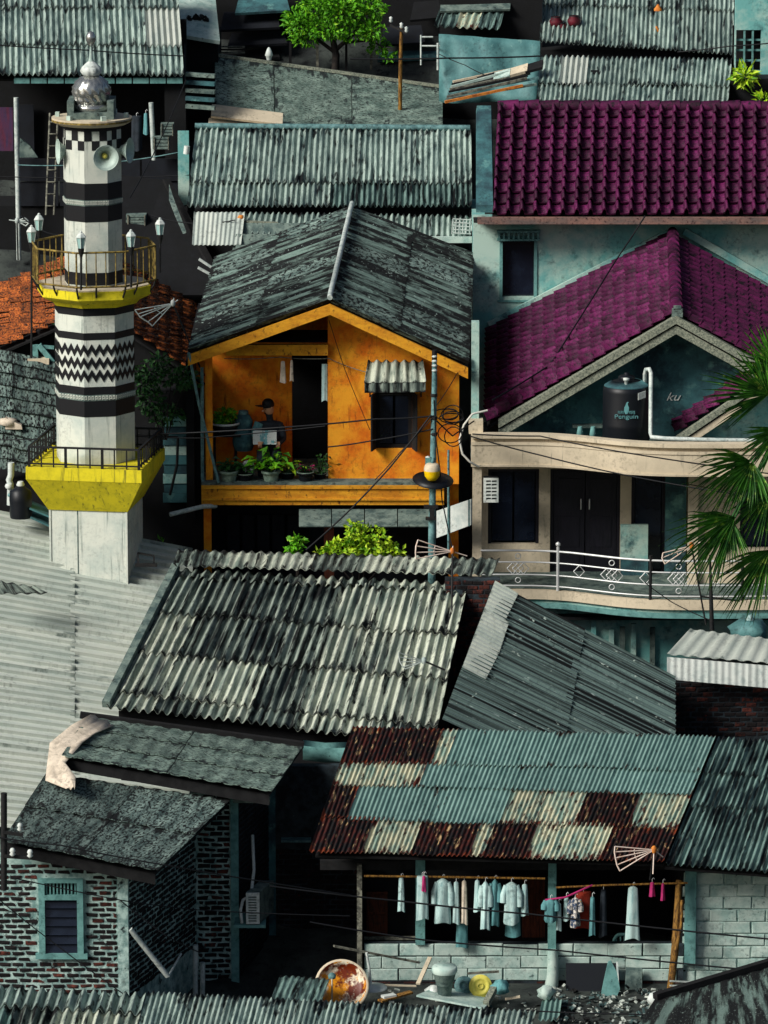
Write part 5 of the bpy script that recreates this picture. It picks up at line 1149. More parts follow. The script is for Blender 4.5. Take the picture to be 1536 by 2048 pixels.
# low wall of pale blocks
xa, xb = P(726, 0, YL).x, P(1392, 0, YL).x; zt_ = P(1000, 1888, YL).z; zm = P(1000, 1962, YL).z
MB().mm((xa, YL + .02, zfl - .8), (xb, YL + .2, zt_ - .01)).build('low_wall_core', M_['mortar_dk'], lh)
hb = (zt_ - zm) / 3
brick_field(lh, (xa, YL + .02, zm), (1, 0, 0), xb - xa, zt_ - zm + .01, .58, hb, .012, [M_['block']], name='block', seed=6, proud=.02, rough=.004, miss=0)
brick_field(lh, (xa, YL + .02, zm - .38), (1, 0, 0), xb - xa, .38, .22, .075, .014, [M_['brick'], M_['brick'], M_['brick_red']], name='brick', seed=7, proud=.01, miss=.12)
MB().tube([P(1105, 1900, YL - .14), P(1106, 1945, YL - .16), P(1103, 1975, YL - .14), P(1102, 1995, YL - .14)], [.09, .1, .12, .1], 7).build('post_plaster', M_['block'], lh)
# right hand block wall
xa2, xb2 = P(1388, 0, -8.9).x, P(1680, 0, -8.9).x; z1_ = P(1450, 1742, -8.9).z; z2_ = P(1450, 1990, -8.9).z
MB().mm((xa2, -8.88, z2_ - .8), (xb2, -8.6, z1_ + .3)).build('mortar_wall', M_['mortar'], rh)
brick_field(rh, (xa2, -8.88, z2_), (1, 0, 0), xb2 - xa2, z1_ - z2_, .46, .212, .018, [M_['block']], name='block', seed=8, proud=.025, rough=.01)
pbox(rh, 'corner_pier', M_['teal_paint'], 1370, 1732, 1392, 1930, -9.02, .2)
# bamboo pole, boards against the wall
t = thing('bamboo_pole', 'split bamboo pole leaning at the right of the washing', 'pole', P(1340, 2000, -9.5))
MB().tube([P(1338, 2005, -9.7), P(1350, 1900, -9.45), P(1358, 1760, -9.2)], [.06, .065, .05], 8).build('culm', M_['bamboo'], t)
MB().tube([P(1352, 1900, -9.5), P(1362, 1850, -9.4), P(1364, 1800, -9.3)], .03, 6).build('split_strip', M_['bamboo'], t)
t = thing('dark_board', 'dark stained board leaning on the pale block wall', 'board', P(1170, 2000, -9.3))
MB().slab(P(1132, 2000, -9.5), P(1234, 2000, -9.5), P(1234, 1926, -9.1), P(1132, 1926, -9.1), .03).build('panel', M_['tank'], t); mb = MB(); bar_mb(mb, P(1234, 1924, -9.1), P(1238, 2012, -9.6), .03, .03); mb.build('edge_batten', M_['pipe'], t)
mb = MB(); pts = [(1222, 1922), (1234, 1945), (1240, 1978), (1228, 2006), (1208, 2004), (1202, 1990), (1208, 1960), (1216, 1925)]
mb.prism([P(x, y, -9.62 + (y - 1920) * -.001) for x, y in pts], V(0, .05, 0)).build('folded_sheet', M_['teal_paint'], None, 'pointed teal sheet leaning on the dark board', 'sheet')
MB().slab(P(1248, 2005, -9.45), P(1284, 2005, -9.45), P(1284, 1936, -9.12), P(1252, 1934, -9.12), .04).build('grey_board', M_['concrete'], None, 'grey rounded board leaning right of the teal sheet', 'board')

# washing ---------------------------------------------------------------
YH = -9.25
MB().tube([P(728, 1752, YH), P(900, 1754, YH), P(1090, 1757, YH)], .02, 6).build('drying_pole', M_['bamboo'], None, 'long bamboo drying pole carrying the left half of the washing', 'pole')
MB().tube([P(1112, 1775, YH), P(1220, 1770, YH), P(1375, 1766, YH)], .018, 6).build('drying_pole', M_['bamboo'], None, 'bamboo drying pole carrying the right half of the washing', 'pole')
GR = 'washing hung in the open front'
for a in (
 ('hanging_shirt', 'small narrow white shirt at the far left of the washing', 'shirt', 795, 1755, 810, 1822, YH, 'cloth_white', 41, 'slim'),
 ('hanging_towel', 'white towel hanging in front of the left teal post', 'towel', 832, 1752, 857, 1838, YH - .08, 'cloth_white', 42, 'towel'),
 ('hanging_shirt', 'widest pale teal shirt, right of the left teal post', 'shirt', 868, 1757, 903, 1845, YH, 'cloth_white', 43, 'shirt'),
 ('hanging_shirt', 'slim white shirt above the hanging teal trousers', 'shirt', 905, 1763, 920, 1846, YH, 'cloth_white', 44, 'slim'),
 ('hanging_shirt', 'slim cream shirt right above the hanging teal trousers', 'shirt', 921, 1761, 936, 1847, YH + .03, 'cloth_cream', 45, 'slim'),
 ('hanging_trousers', 'teal trousers hanging lowest in the left washing', 'trousers', 911, 1838, 936, 1894, YH + .12, 'cloth_teal', 46, 'trousers'),
 ('hanging_shirt', 'short pale shirt at the left of the middle cluster of washing', 'shirt', 947, 1760, 962, 1822, YH, 'cloth_white', 47, 'slim'),
 ('hanging_shirt', 'long white shirt in the middle cluster of washing', 'shirt', 961, 1763, 981, 1857, YH - .04, 'cloth_white', 48, 'shirt'),
 ('hanging_shirt', 'pale shirt at the right of the middle cluster of washing', 'shirt', 981, 1759, 999, 1850, YH, 'cloth_teal', 49, 'shirt'),
 ('hanging_shirt', 'broad pale shirt over a teal cloth left of the middle post', 'shirt', 1006, 1764, 1040, 1846, YH - .03, 'cloth_white', 50, 'shirt'),
 ('hanging_cloth', 'teal cloth hanging below the broad pale shirt', 'cloth', 1010, 1815, 1042, 1872, YH + .14, 'cloth_teal', 51, 'towel'),
 ('hanging_shirt', 'last white shirt before the middle post', 'shirt', 1041, 1768, 1058, 1830, YH, 'cloth_white', 52, 'slim'),
 ('hanging_shirt', 'small teal child shirt in front of the middle post', 'shirt', 1088, 1798, 1114, 1842, YH - .1, 'cloth_teal', 53, 'shirt'),
 ('hanging_shirt', 'narrow white vest just right of the middle post', 'shirt', 1112, 1806, 1124, 1860, YH - .05, 'cloth_white', 54, 'slim'),
 ('hanging_shirt', 'small pale blouse between white vest and patterned shirt', 'shirt', 1126, 1793, 1140, 1840, YH, 'cloth_white', 55, 'slim'),
 ('hanging_shirt', 'patterned shirt in front of the red cloth', 'shirt', 1140, 1795, 1161, 1852, YH - .06, 'cloth_check', 56, 'shirt'),
 ('hanging_cloth', 'red cloth in the right half of the washing', 'cloth', 1150, 1783, 1184, 1856, YH + .1, 'cloth_red', 57, 'towel'),
 ('hanging_trousers', 'teal trouser leg right of the red cloth', 'trousers', 1178, 1793, 1192, 1870, YH, 'cloth_teal', 58, 'slim'),
 ('hanging_cloth', 'dark cloth hanging between the teal trousers and the white robe', 'cloth', 1198, 1778, 1216, 1872, YH + .15, 'cloth_dark', 59, 'slim'),
 ('hanging_robe', 'long white robe hanging alone at the right', 'robe', 1251, 1773, 1281, 1878, YH, 'cloth_white', 60, 'slim'),
 ('hanging_cloth', 'small magenta cloth hung left of the bamboo pole', 'cloth', 1298, 1764, 1311, 1792, YH, 'cloth_pink', 61, 'slim'),
 ('hanging_cloth', 'tiny magenta rag hung nearest the bamboo pole', 'cloth', 1321, 1766, 1331, 1800, YH, 'cloth_pink', 62, 'slim'),
 ('hanging_cloth', 'small magenta scarf over the white towel at the left post', 'scarf', 843, 1752, 853, 1782, YH - .18, 'cloth_pink', 63, 'slim'),
):
    nm, lb, ct, x0, y0, x1, y1, Y, m, sd_, kd = a; garment(nm, lb, ct, x0, y0, x1, y1, Y, M_[m], sd_, kd, GR, depth=.2 if kd == 'shirt' else .12)
mb = MB().tube([P(1090, 1800, YH - .1), P(1130, 1795, YH - .1), P(1185, 1770, YH)], .018, 6).build('coat_hanger', M_['cloth_pink'], None, 'magenta plastic hanger rack over the small clothes', 'hanger')
t = thing('plastic_chair', 'pale plastic chair back half hidden behind the white robe', 'chair', P(1240, 1900, -8.6))
ar = [P(1226 + 13 * (1 - math.cos(i * .35)), 1895 - 26 * math.sin(min(i * .35, 1.57)), -8.6) for i in range(9)]
MB().tube(ar, .03, 6).build('back_frame', M_['teal_paint'], t)
for i in (3, 5, 7): MB().tube([ar[i], V(ar[i].x, ar[i].y, P(1240, 1896, -8.6).z)], .015, 5).build('back_slat', M_['teal_paint'], t)

# ================================================================ yard and rubbish
zy = P(1000, 2004, -10).z
MB().mm((P(560, 0, -10).x, -12.2, zy - 2), (P(1700, 0, -10).x, YL + .02, zy)).build('yard', M_['ground'], None, kind='structure')
r = random.Random(77); mb = MB()
for i in range(320):
    px = r.choice([r.uniform(1080, 1340), r.uniform(740, 1330), r.uniform(1100, 1330)]); Y = r.uniform(-11.4, -9.4)
    p = V(P(px, 2000, Y).x, Y, zy + r.uniform(0, .1)); a, b = r.uniform(.03, .14), r.uniform(.02, .07)
    mb.box(p, (a, b, r.uniform(.006, .04)), Euler((r.uniform(-.6, .6), r.uniform(-.6, .6), r.uniform(0, 6))).to_matrix())
mb.build('litter', M_['rubbish'], None, 'scattered pale litter over the yard before the washing', 'litter', kind='stuff')
# rust stained basin
def tilt(ax, ay): return Euler((R(ax), R(ay), 0)).to_matrix()
t = thing('rusty_basin', 'big round enamel basin with orange rust stains in the yard', 'basin', P(683, 1995, -10.6))
c = P(683, 1973, -10.6); F = tilt(55, 8)
MB().lathe([(0, -.06), (.3, -.05), (.37, 0), (.4, .08), (.43, .085), (.43, .07), (.4, .06), (.38, -.02), (.31, -.08), (0, -.09)], c, 36, F).build('bowl', M_['enamel'], t)
MB().lathe([(.405, .082), (.44, .088), (.445, .07), (.42, .06)], c, 36, F, caps=False).build('rim', M_['cream'], t)
MB().lathe([(0, -.05), (.06, -.03), (.07, .02), (.03, .06), (0, .07)], P(664, 1953, -10.9), 10).build('rag_knob', M_['teal_metal'], t)
MB().tube([P(664, 1958, -11), P(664, 2000, -11)], .015, 6).build('handle_strip', M_['cream'], t)
t = thing('parasol_base', 'white pole on a round foot beside the rusty basin', 'stand', P(740, 1975, -10.2))
MB().tube([P(741, 1974, -10.2), P(738, 1935, -10.2), P(733, 1905, -10.2)], [.03, .024, .02], 8).build('pole', M_['plastic'], t)
MB().lathe([(.26, 0), (.25, .025), (.06, .05), (.03, .06), (0, .06)], P(743, 1976, -10.2), 20).build('foot', M_['plastic'], t)
for a in (
 ('plank', 'long pale plank slanting across the low block wall', 'wood', (668, 1892, -10.0), (838, 1925, -9.4), .06, .03),
 ('plank', 'short pale plank leaning near the left post', 'cream', (836, 1968, -10.0), (860, 1915, -9.4), .07, .03),
 ('plank', 'thin dark slat lying behind the yellow lid', 'wood', (935, 1947, -9.6), (998, 1943, -9.6), .05, .03),
 ('plank', 'broken pale batten before the litter', 'cream', (1010, 1998, -10.4), (1040, 1993, -10.4), .06, .03),
 ('plank', 'thick round log leaning on the tray', 'stone_trim', (972, 2008, -11.0), (988, 1978, -10.6), .1, .1),
 ('plank', 'pale strip of wood left of the tray', 'cream', (770, 1970, -10.1), (832, 1972, -10.0), .05, .02),
 ('plank', 'ochre crooked board in the yard right of the basin', 'bamboo', (760, 2002, -11.0), (822, 1984, -10.6), .12, .03),
 ('plank', 'white offcut lying by the ochre board', 'plastic', (765, 1994, -10.9), (790, 1990, -10.8), .12, .04),
):
    nm, lb, m, p, q, w, d_ = a; b_ = MB(); bar_mb(b_, P(*p), P(*q), w, d_); b_.build(nm, M_[m], None, lb, 'plank')
t = thing('grey_tray', 'large pale tilted tray board in the yard', 'board', P(920, 2012, -10.8))
MB().slab(P(833, 1990, -10.9), P(968, 2016, -11.3), P(985, 1998, -10.4), P(880, 1970, -10.0), .03).build('board', M_['block'], t)
t = thing('bucket_stack', 'stack of pale buckets standing on the tray', 'bucket', P(889, 1995, -10.6))
b = P(889, 2000, -10.6)
MB().lathe([(.1, 0), (.13, .26), (.15, .27), (.14, .3), (.15, .31), (.19, .48), (.2, .5), (.0, .5)], b, 20).build('lower_bucket', M_['concrete'], t)
MB().lathe([(.155, .34), (.16, .38), (.155, .42)], b, 20, caps=False).build('red_band', M_['red_ball'], t)
MB().lathe([(.2, .47), (.21, .5), (.21, .55), (.19, .58), (0, .585)], b, 20).build('lid', M_['block'], t)
t = thing('yellow_lid', 'round yellow basin lid leaning in the yard', 'lid', P(961, 1995, -10.3))
c = P(961, 1972, -10.3); F = tilt(78, 4)
MB().lathe([(.0, .02), (.035, .02), (.04, .04), (.05, .04), (.055, .015), (.1, .02), (.11, .03), (.15, .03), (.155, .015), (.185, .02), (.19, 0), (.18, -.03), (0, -.03)], c, 32, F).build('lid', M_['lid_yellow'], t)
c = P(928, 1971, -10.2); MB().lathe([(0, .02), (.05, .02), (.06, .05), (.08, .05), (.09, .02), (.15, .02), (.16, 0), (.14, -.03), (0, -.03)], c, 24, tilt(60, -10)).build('teal_lid', M_['teal_metal'], None, 'dark teal lid beside the yellow lid', 'lid')
for i, (px, py, lb) in enumerate(((1002, 1974, 'crumpled pale blue bag right of the yellow lid'), (868, 1985, 'crumpled white bag left of the buckets'), (1092, 1985, 'grey plastic bag under the middle post'), (1310, 1998, 'torn white paper heap at the right of the litter'))):
    c = P(px, py, -10.4); MB().lathe([(.05, -.12), (.12, -.06), (.14, .02), (.08, .1), (0, .13)], c, 12, fn=lambda a, z, i=i: 1 + .35 * math.sin(3 * a + z * 20 + i)).build('plastic_bag', M_[('cloth_teal', 'plastic', 'block', 'plastic')[i]], None, lb, 'bag')
sheet_mb(MB(), P(1085, 1998, -10.4), P(1124, 1998, -10.4), P(1118, 2040, -11.4), P(1076, 2040, -11.4), .09, .02).build('sheet_scrap', M_['teal_zinc'], None, 'small teal ribbed scrap lying under the middle post', 'sheet')
for i in range(3):
    b_ = MB(); bar_mb(b_, P(1340, 1962 + i * 9, -10.0), P(1380, 1964 + i * 9, -9.9), .03, .02); b_.build('rack_bar', M_['pipe'], None, ('upper', 'middle', 'lower')[i] + ' white bar of the rack beside the bamboo foot', 'bar')

# ================================================================ lower left brick house
bh = thing('brick_house', 'bare brick house with two mossy sheet roofs at lower left', 'house', P(200, 1990, -10))
def flat_roof(tl, tr, br, bl, nu, nv, m, t=.03):
    for j in range(nv):
        for i in range(nu):
            q = [bil(tl, tr, br, bl, u, v) for u, v in ((i / nu + .002, j / nv - (.02 if j else 0)), ((i + 1) / nu - .002, j / nv - (.02 if j else 0)), ((i + 1) / nu - .002, (j + 1) / nv), (i / nu + .002, (j + 1) / nv))]
            sheet_mb(MB(), *q, .32, .008, t=.015, k=6, nl=3, bot=.035, top=rnd.uniform(0, .008), sharp=True, wob=.001).build('roof_sheet', m, bh)
uTL, uTR, uBR, uBL = P(172, 1432, -6.0), P(608, 1492, -6.0), P(544, 1586, -8.7), P(122, 1514, -8.7)
flat_roof(uTL, uTR, uBR, uBL, 2, 3, M_['moss_lt'])
wTL, wTR, wBR, wBL = P(92, 1546, -8.5), P(462, 1600, -8.5), P(316, 1744, -11.5), P(4, 1684, -11.5)
flat_roof(wTL, wTR, wBR, wBL, 2, 2, M_['moss'])
for a, b, c, d_ in ((uBL, uBR, uTR, uTL), (wBL, wBR, wTR, wTL)): MB().slab(a + V(.05, .12, -.06), b + V(-.05, .12, -.06), c + V(-.05, 0, -.06), d_ + V(.05, 0, -.06), .05).build('roof_boarding', M_['darkwood'], bh)
for a, b in ((uBL, uBR), (wBL, wBR)):
    MB().hexa([a + V(.05, .1, -.24), b + V(-.05, .1, -.24), b + V(-.05, .16, -.24), a + V(.05, .16, -.24), a + V(.05, .1, -.07), b + V(-.05, .1, -.07), b + V(-.05, .16, -.07), a + V(.05, .16, -.07)]).build('eave_board', M_['darkwood'], bh)
b_ = MB(); bar_mb(b_, uTL + V(-.1, 0, .02), uTR + V(0, 0, .02), .12, .1); b_.build('top_verge', M_['darkwood'], bh)
YB = -11.0; K = rect(4, 1750, 236, 2000, YB); zroof = min(wBL.z, wBR.z) - .12
win = rect(78, 1757, 167, 1916, YB)
zb_ = K[1]
wall_mb(MB(), K[0] - .3, zb_ - 1, K[2] + .08, max(zroof, K[3]) + .25, YB + .02, .18, [win]).build('front_wall', M_['mortar'], bh)
ztop = max(zroof, K[3])
brick_field(bh, (K[0] - .3, YB + .02, zb_), (1, 0, 0), K[2] - K[0] + .3, ztop - zb_ + .2, .22, .092, .034, [M_['brick']] * 5 + [M_['brick_red']], seed=11, holes=[(win[0] - K[0] + .3 - .12, win[1] - zb_ - .05, win[2] - K[0] + .3 + .12, win[3] - zb_ + .05)], rough=.016, proud=.012)
SA = V(K[2] + .17, YB + .12, 0); SB = V(P(392, 1800, -8.0).x, -8.0, 0); U = (SB - SA).normalized(); Wd = (SB - SA).length; N_ = U.cross(V(0, 0, 1))
zA, zB = wBR.z - .1, wTR.z - .15
MB().hexa([V(SA.x, SA.y, zb_ - 1), V(SB.x, SB.y, zb_ - 1), V(SB.x, SB.y, zb_ - 1) - N_ * .2, V(SA.x, SA.y, zb_ - 1) - N_ * .2, V(SA.x, SA.y, zA), V(SB.x, SB.y, zB), V(SB.x, SB.y, zB) - N_ * .2, V(SA.x, SA.y, zA) - N_ * .2]).build('side_wall', M_['mortar'], bh)
# middle wall facing the viewer and its column
Q = rect(392, 1590, 462, 1990, -8.0); zq = uBR.z - .2
MB().mm((Q[0] - .1, -7.98, zb_ - 1), (Q[2], -7.8, zq)).build('middle_wall', M_['mortar'], bh)
brick_field(bh, (Q[0] + .02, -7.98, Q[1]), (1, 0, 0), Q[2] - Q[0] - .02, zq - Q[1], .22, .092, .034, [M_['brick']] * 5 + [M_['brick_red']], seed=12, rough=.016)
brick_field(bh, (SA.x, SA.y, zb_), U, Wd, max(zA, zB) - zb_, .22, .092, .034, [M_['brick']] * 5 + [M_['brick_red']], seed=13, top=lambda c: lerp(zA, zB, c / Wd) - zb_ - .02, rough=.016)
MB().mm((K[2], YB - .03, zb_ - 1), (K[2] + .17, YB + .2, zA)).build('corner_pier', M_['mortar'], bh)
MB().mm((Q[2], -8.05, zb_ - 1), (Q[2] + .13, -7.75, zq)).build('column', M_['teal_paint'], bh)
TA = V(Q[2] + .14, -7.9, 0); TB = V(P(540, 1750, -6.2).x, -6.2, 0); U2 = (TB - TA).normalized(); W2 = (TB - TA).length; N2 = U2.cross(V(0, 0, 1))
MB().hexa([V(TA.x, TA.y, zb_ - 1), V(TB.x, TB.y, zb_ - 1), V(TB.x, TB.y, zb_ - 1) - N2 * .2, V(TA.x, TA.y, zb_ - 1) - N2 * .2, V(TA.x, TA.y, zq), V(TB.x, TB.y, zq + .4), V(TB.x, TB.y, zq + .4) - N2 * .2, V(TA.x, TA.y, zq) - N2 * .2]).build('rear_side_wall', M_['mortar_dk'], bh)
brick_field(bh, (TA.x, TA.y, Q[1]), U2, W2, zq - Q[1], .22, .092, .026, [M_['brick']], seed=14, rough=.01)
MB().mm((TB.x - .02, -6.3, zb_ - 1), (TB.x + .1, -6.1, zq + .3)).build('rear_column', M_['teal_dark'], bh)
pbox(bh, 'eave_box', M_['concrete'], 466, 1590, 540, 1606, -8.35, .2)
# window
a = win; fr = MB(); wz = lerp(a[1], a[3], .78)
for q in ((a[0], a[1] + .09, a[0] + .1, a[3]), (a[2] - .1, a[1] + .09, a[2], a[3]), (a[0] + .1, a[3] - .06, a[2] - .1, a[3]), (a[0] + .1, wz - .05, a[2] - .1, wz + .03), (a[0] - .06, a[1], a[2] + .06, a[1] + .09)):
    fr.mm((q[0], YB - .07, q[1]), (q[2], YB + .1, q[3]))
fo = fr.build('window_frame', M_['teal_paint'], bh)
for i in range(9):
    x = lerp(a[0] + .1, a[2] - .1, (i + .5) / 9); MB().mm((x - .012, YB - .02, wz + .03), (x + .012, YB + .04, a[3] - .06)).build('vent_bar', M_['teal_paint'], fo)
for i in range(6):
    z = lerp(a[1] + .09, wz - .05, (i + .5) / 6); hh = (wz - .14 - a[1]) / 12
    MB().hexa([V(a[0] + .1, YB - .02, z - hh), V(a[2] - .1, YB - .02, z - hh), V(a[2] - .1, YB, z - hh), V(a[0] + .1, YB, z - hh), V(a[0] + .1, YB + .05, z + hh), V(a[2] - .1, YB + .05, z + hh), V(a[2] - .1, YB + .07, z + hh), V(a[0] + .1, YB + .07, z + hh)]).build('louvre_pane', M_['glass_dk'], fo)
MB().mm((a[0] - .1, YB + .24, a[1] - .1), (a[2] + .1, YB + .28, a[3] + .1)).build('room_shade_panel', M_['dark'], bh)
# air conditioner
ac = thing('air_conditioner', 'white outdoor air conditioner on the brick house side wall', 'air conditioner', P(510, 1850, -8.3))
x0, z0, x1, z1 = rect(492, 1786, 519, 1848, -8.5)
hs = [(x0 + .04, lerp(z0, z1, .07 + .085 * i), x1 - .05, lerp(z0, z1, .12 + .085 * i)) for i in range(10)]
mb = wall_mb(MB(), x0, z0, x1, z1, -8.5, .03, hs); mb.build('front_grille', M_['plastic'], ac)
MB().hexa([V(x0, -8.46, z0), V(x1, -8.46, z0), V(x1 + .22, -7.75, z0), V(x0 + .22, -7.75, z0), V(x0, -8.46, z1), V(x1, -8.46, z1), V(x1 + .22, -7.75, z1), V(x0 + .22, -7.75, z1)]).build('casing', M_['concrete'], ac)
MB().mm((x0 - .2, -8.5, z0 - .07), (x1 + .1, -7.8, z0 - .02)).build('bracket', M_['teal_paint'], ac)
MB().tube([P(505, 1670, -7.6), P(508, 1740, -7.9), P(502, 1790, -8.3), P(486, 1800, -8.4), P(481, 1820, -8.45), P(484, 1846, -8.45)], .028, 8).build('hose', M_['plastic'], ac)
# pipes on the brick house
for p, lb in (([(260, 1858, -11.0), (335, 1952, -10.7)], 'white pipe slanting down across the side brick wall'), ([(337, 1952, -10.6), (362, 1908, -9.9)], 'thin pale pipe rising to the right on the side brick wall'), ([(391, 1995, -9.0), (391, 1890, -9.0)], 'tall upright pale pipe before the dark brick recess'), ([(405, 1995, -9.0), (405, 1925, -9.0)], 'short upright pale pipe beside the taller one')):
    ptube(None, 'waste_pipe', M_['pipe'], p, .045 if 'thin' not in lb else .02, 8, label=lb, cat='pipe')
# draped cloth on the roof corner
mb = MB(); rows_ = [[(205, 1442, -6.4), (224, 1456, -6.6), (180, 1436, -6.2)], [(165, 1462, -7.0), (196, 1476, -7.2), (140, 1460, -6.9)], [(130, 1490, -7.9), (160, 1492, -8.0), (104, 1494, -7.9)], [(104, 1530, -8.5), (136, 1530, -8.8), (88, 1542, -8.6)], [(122, 1560, -9.0), (148, 1556, -9.2), (98, 1564, -9.0)], [(138, 1584, -9.5), (152, 1580, -9.6), (128, 1584, -9.5)]]
vs = []
for i, (c, rt, lf) in enumerate(rows_):
    cc, rr_, ll = P(*c), P(*rt), P(*lf)
    for k in range(7):
        t = k / 6; p = lerp(ll, rr_, t); vs.append(p + V(0, -.02, .05 + .03 * math.sin(k * 2.1 + i * 1.3)) + V(.05 * math.sin(i * 2.7 + k * .4), 0, 0))
mb.add(vs, [(j * 7 + i, j * 7 + i + 1, (j + 1) * 7 + i + 1, (j + 1) * 7 + i) for j in range(5) for i in range(6)], True)
o = mb.build('draped_cloth', M_['cloth_cream'], None, 'crumpled cream cloth draped over the brick house roof corner', 'cloth'); o.modifiers.new('solid', 'SOLIDIFY').thickness = .015
# dark brick wall behind the passage
dw = thing('passage_wall', 'dark brick wall closing the passage beside the washing', 'wall', P(640, 1980, -6.0))
xa, xb = P(536, 0, -6.0).x, P(724, 0, -6.0).x; zb2, zt2 = P(640, 2000, -6.0).z, P(640, 1690, -6.0).z
MB().mm((xa - .2, -6, zb2 - 1), (xb + .3, -5.8, zt2 + 1.4)).build('mortar_wall', M_['mortar_dk'], dw)
brick_field(dw, (xa, -6, zb2 + 1.0), (1, 0, 0), xb - xa, zt2 - zb2 - 1.0, .2, .09, .014, [M_['brick']], seed=16, rough=.008)
pbox(dw, 'ledge', M_['teal_metal'], 562, 1681, 622, 1685, -6.2, .2)

# ================================================================ foreground roofs
h = thing('foreground_shed', 'shed with wide ribbed grey roof along the lower left edge', 'shed', P(150, 2060, -13))
tl, tr, br, bl = P(-40, 1972, -12.2), P(292, 1990, -12.2), P(250, 2150, -14.5), P(-90, 2130, -14.5)
pk = ['zinc_dk', 'asb_dk', 'asb', 'asb']
corr_roof(h, tl, tr, br, bl, [0, .26, 1], 4, .165, .052, lambda r, c: M_['zinc' if r == 0 else pk[c]], lift=.04, jit=.006, k=10)
MB().mm((tl.x + .2, -14.2, -9), (tr.x - .2, -12.4, tl.z - .7)).build('wall', M_['dark'], h)
h = thing('foreground_shed', 'shed with fine ribbed dark zinc roof along the bottom edge', 'shed', P(680, 2070, -13))
tl, tr, br, bl = P(296, 1984, -12.2), P(1072, 2022, -12.2), P(1040, 2160, -14.2), P(256, 2130, -14.2)
corr_roof(h, tl, tr, br, bl, [0, 1], 9, .085, .027, M_['zinc'], lift=.0, jit=.006, k=6)
MB().mm((tl.x + .2, -14, -9), (tr.x - .2, -12.4, tr.z - .7)).build('wall', M_['dark'], h)
h = thing('passage_roof', 'scrap of fine ribbed roof behind the bottom edge roof', 'roof', P(590, 1995, -11.5))
corr_roof(h, P(560, 1952, -10.8), P(660, 1958, -10.8), P(640, 2010, -12.1), P(540, 2004, -12.1), [0, 1], 2, .1, .014, M_['zinc_dk'], lift=0)
h = thing('foreground_roof', 'dark mossy sheet roof corner at lower right', 'roof', P(1450, 2060, -12))
q = (P(1560, 1925, -10.2), P(1310, 2000, -11.6), P(1250, 2090, -13.5), P(1620, 2090, -13.5))
for i in range(3):
    a0, a1 = i / 3, (i + 1) / 3; sheet_mb(MB(), lerp(q[1], q[0], a0), lerp(q[1], q[0], a1), lerp(q[2], q[3], a1), lerp(q[2], q[3], a0), .3, .008, bot=0, top=rnd.uniform(0, .02)).build('roof_sheet', M_['moss_dk'], h)
b_ = MB(); bar_mb(b_, q[1] + V(0, 0, .06), q[0] + V(0, 0, .06), .12, .1); b_.build('verge', M_['darkwood'], h)

# ================================================================ lane wall and creepers right of the minaret
h = thing('lane_shed', 'dark lane shed with a patched teal board front right of the minaret', 'shed', P(330, 1120, 3.9))
MB().mm((P(205, 0, 3.9).x, 3.3, -6), (P(402, 0, 3.9).x, 4.0, P(300, 775, 3.6).z)).build('wall', M_['dark'], h)
for i in range(9):
    y0 = 835 + i * 19; pbox(h, 'board', M_['teal_dark'] if i % 3 else M_['teal_wall'], 326 + (i % 2) * 2, y0, 384 - (i % 3), y0 + 18, 3.16 + .02 * (i % 2), .08)
b_ = MB(); b_.tube([P(356, 875, 3.0), P(354, 930, 3.0), P(340, 990, 3.0)], .03, 6).tube([P(275, 868, 2.9), P(356, 874, 3.0)], .02, 6)
b_.build('rail_frame', M_['iron'], h)
shrub('creeper', 'dense green creeper over the lane shed beside the orange house', 'plant', P(330, 880, 2.8), [(P(300, 745, 2.9), (.3, .3, .2)), (P(345, 755, 2.9), (.35, .3, .22)), (P(375, 760, 2.7), (.25, .25, .18)), (P(300, 800, 2.9), (.25, .25, .25)), (P(335, 830, 2.9), (.3, .25, .2)), (P(290, 770, 2.8), (.2, .2, .2)), (P(318, 720, 2.9), (.2, .2, .1))], 190, .12, .075, M_['leaf_dk'], 33)
shrub('weed', 'thin green weed growing behind the pale metal roof', 'plant', P(330, 1130, 1.9), [(P(325, 1088, 1.9), (.1, .1, .08)), (P(345, 1100, 1.9), (.12, .1, .06))], 260, .12, .05, M_['leaf'], 34, stems=2)

# ================================================================ dark building behind, upper left
h = thing('upper_left_house', 'dark verandah house with ribbed zinc roof at upper left', 'house', P(180, 420, 15))
corr_roof(h, P(-60, -60, 18.5), P(352, -60, 18.5), P(368, 152, 14.6), P(-60, 150, 14.6), [0, .38, .73, 1], 6, .125, .038, lambda r, c: M_['zinc'] if (r + c) % 3 else M_['metal_lt'] if c == 5 else M_['zinc'], lift=.03, jit=.008)
MB().slab(P(-60, 158, 14.8), P(362, 160, 14.8), P(350, -50, 18.4), P(-60, -50, 18.4), .05).build('roof_boarding', M_['darkwood'], h)
for i in range(10):
    px = 28 + i * 34; pbox(h, 'fascia_panel', M_['teal_paint'], px, 156, px + 31, 167, 14.7, .06)
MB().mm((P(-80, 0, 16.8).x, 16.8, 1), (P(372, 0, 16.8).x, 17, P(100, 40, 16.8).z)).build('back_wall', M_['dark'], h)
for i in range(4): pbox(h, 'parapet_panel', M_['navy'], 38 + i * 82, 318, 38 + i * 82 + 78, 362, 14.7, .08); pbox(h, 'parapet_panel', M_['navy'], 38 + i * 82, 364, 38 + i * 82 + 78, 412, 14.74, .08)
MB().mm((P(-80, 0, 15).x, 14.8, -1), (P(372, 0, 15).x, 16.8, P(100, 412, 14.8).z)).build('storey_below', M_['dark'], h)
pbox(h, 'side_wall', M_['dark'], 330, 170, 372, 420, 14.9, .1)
for px, y0, y1 in ((35, 195, 520), (305, 205, 320)): ptube(h, 'verandah_post', M_['pipe'], [(px - 3, y0, 14.4), (px, (y0 + y1) / 2, 14.4), (px + 3, y1, 14.4)], .05, 8)
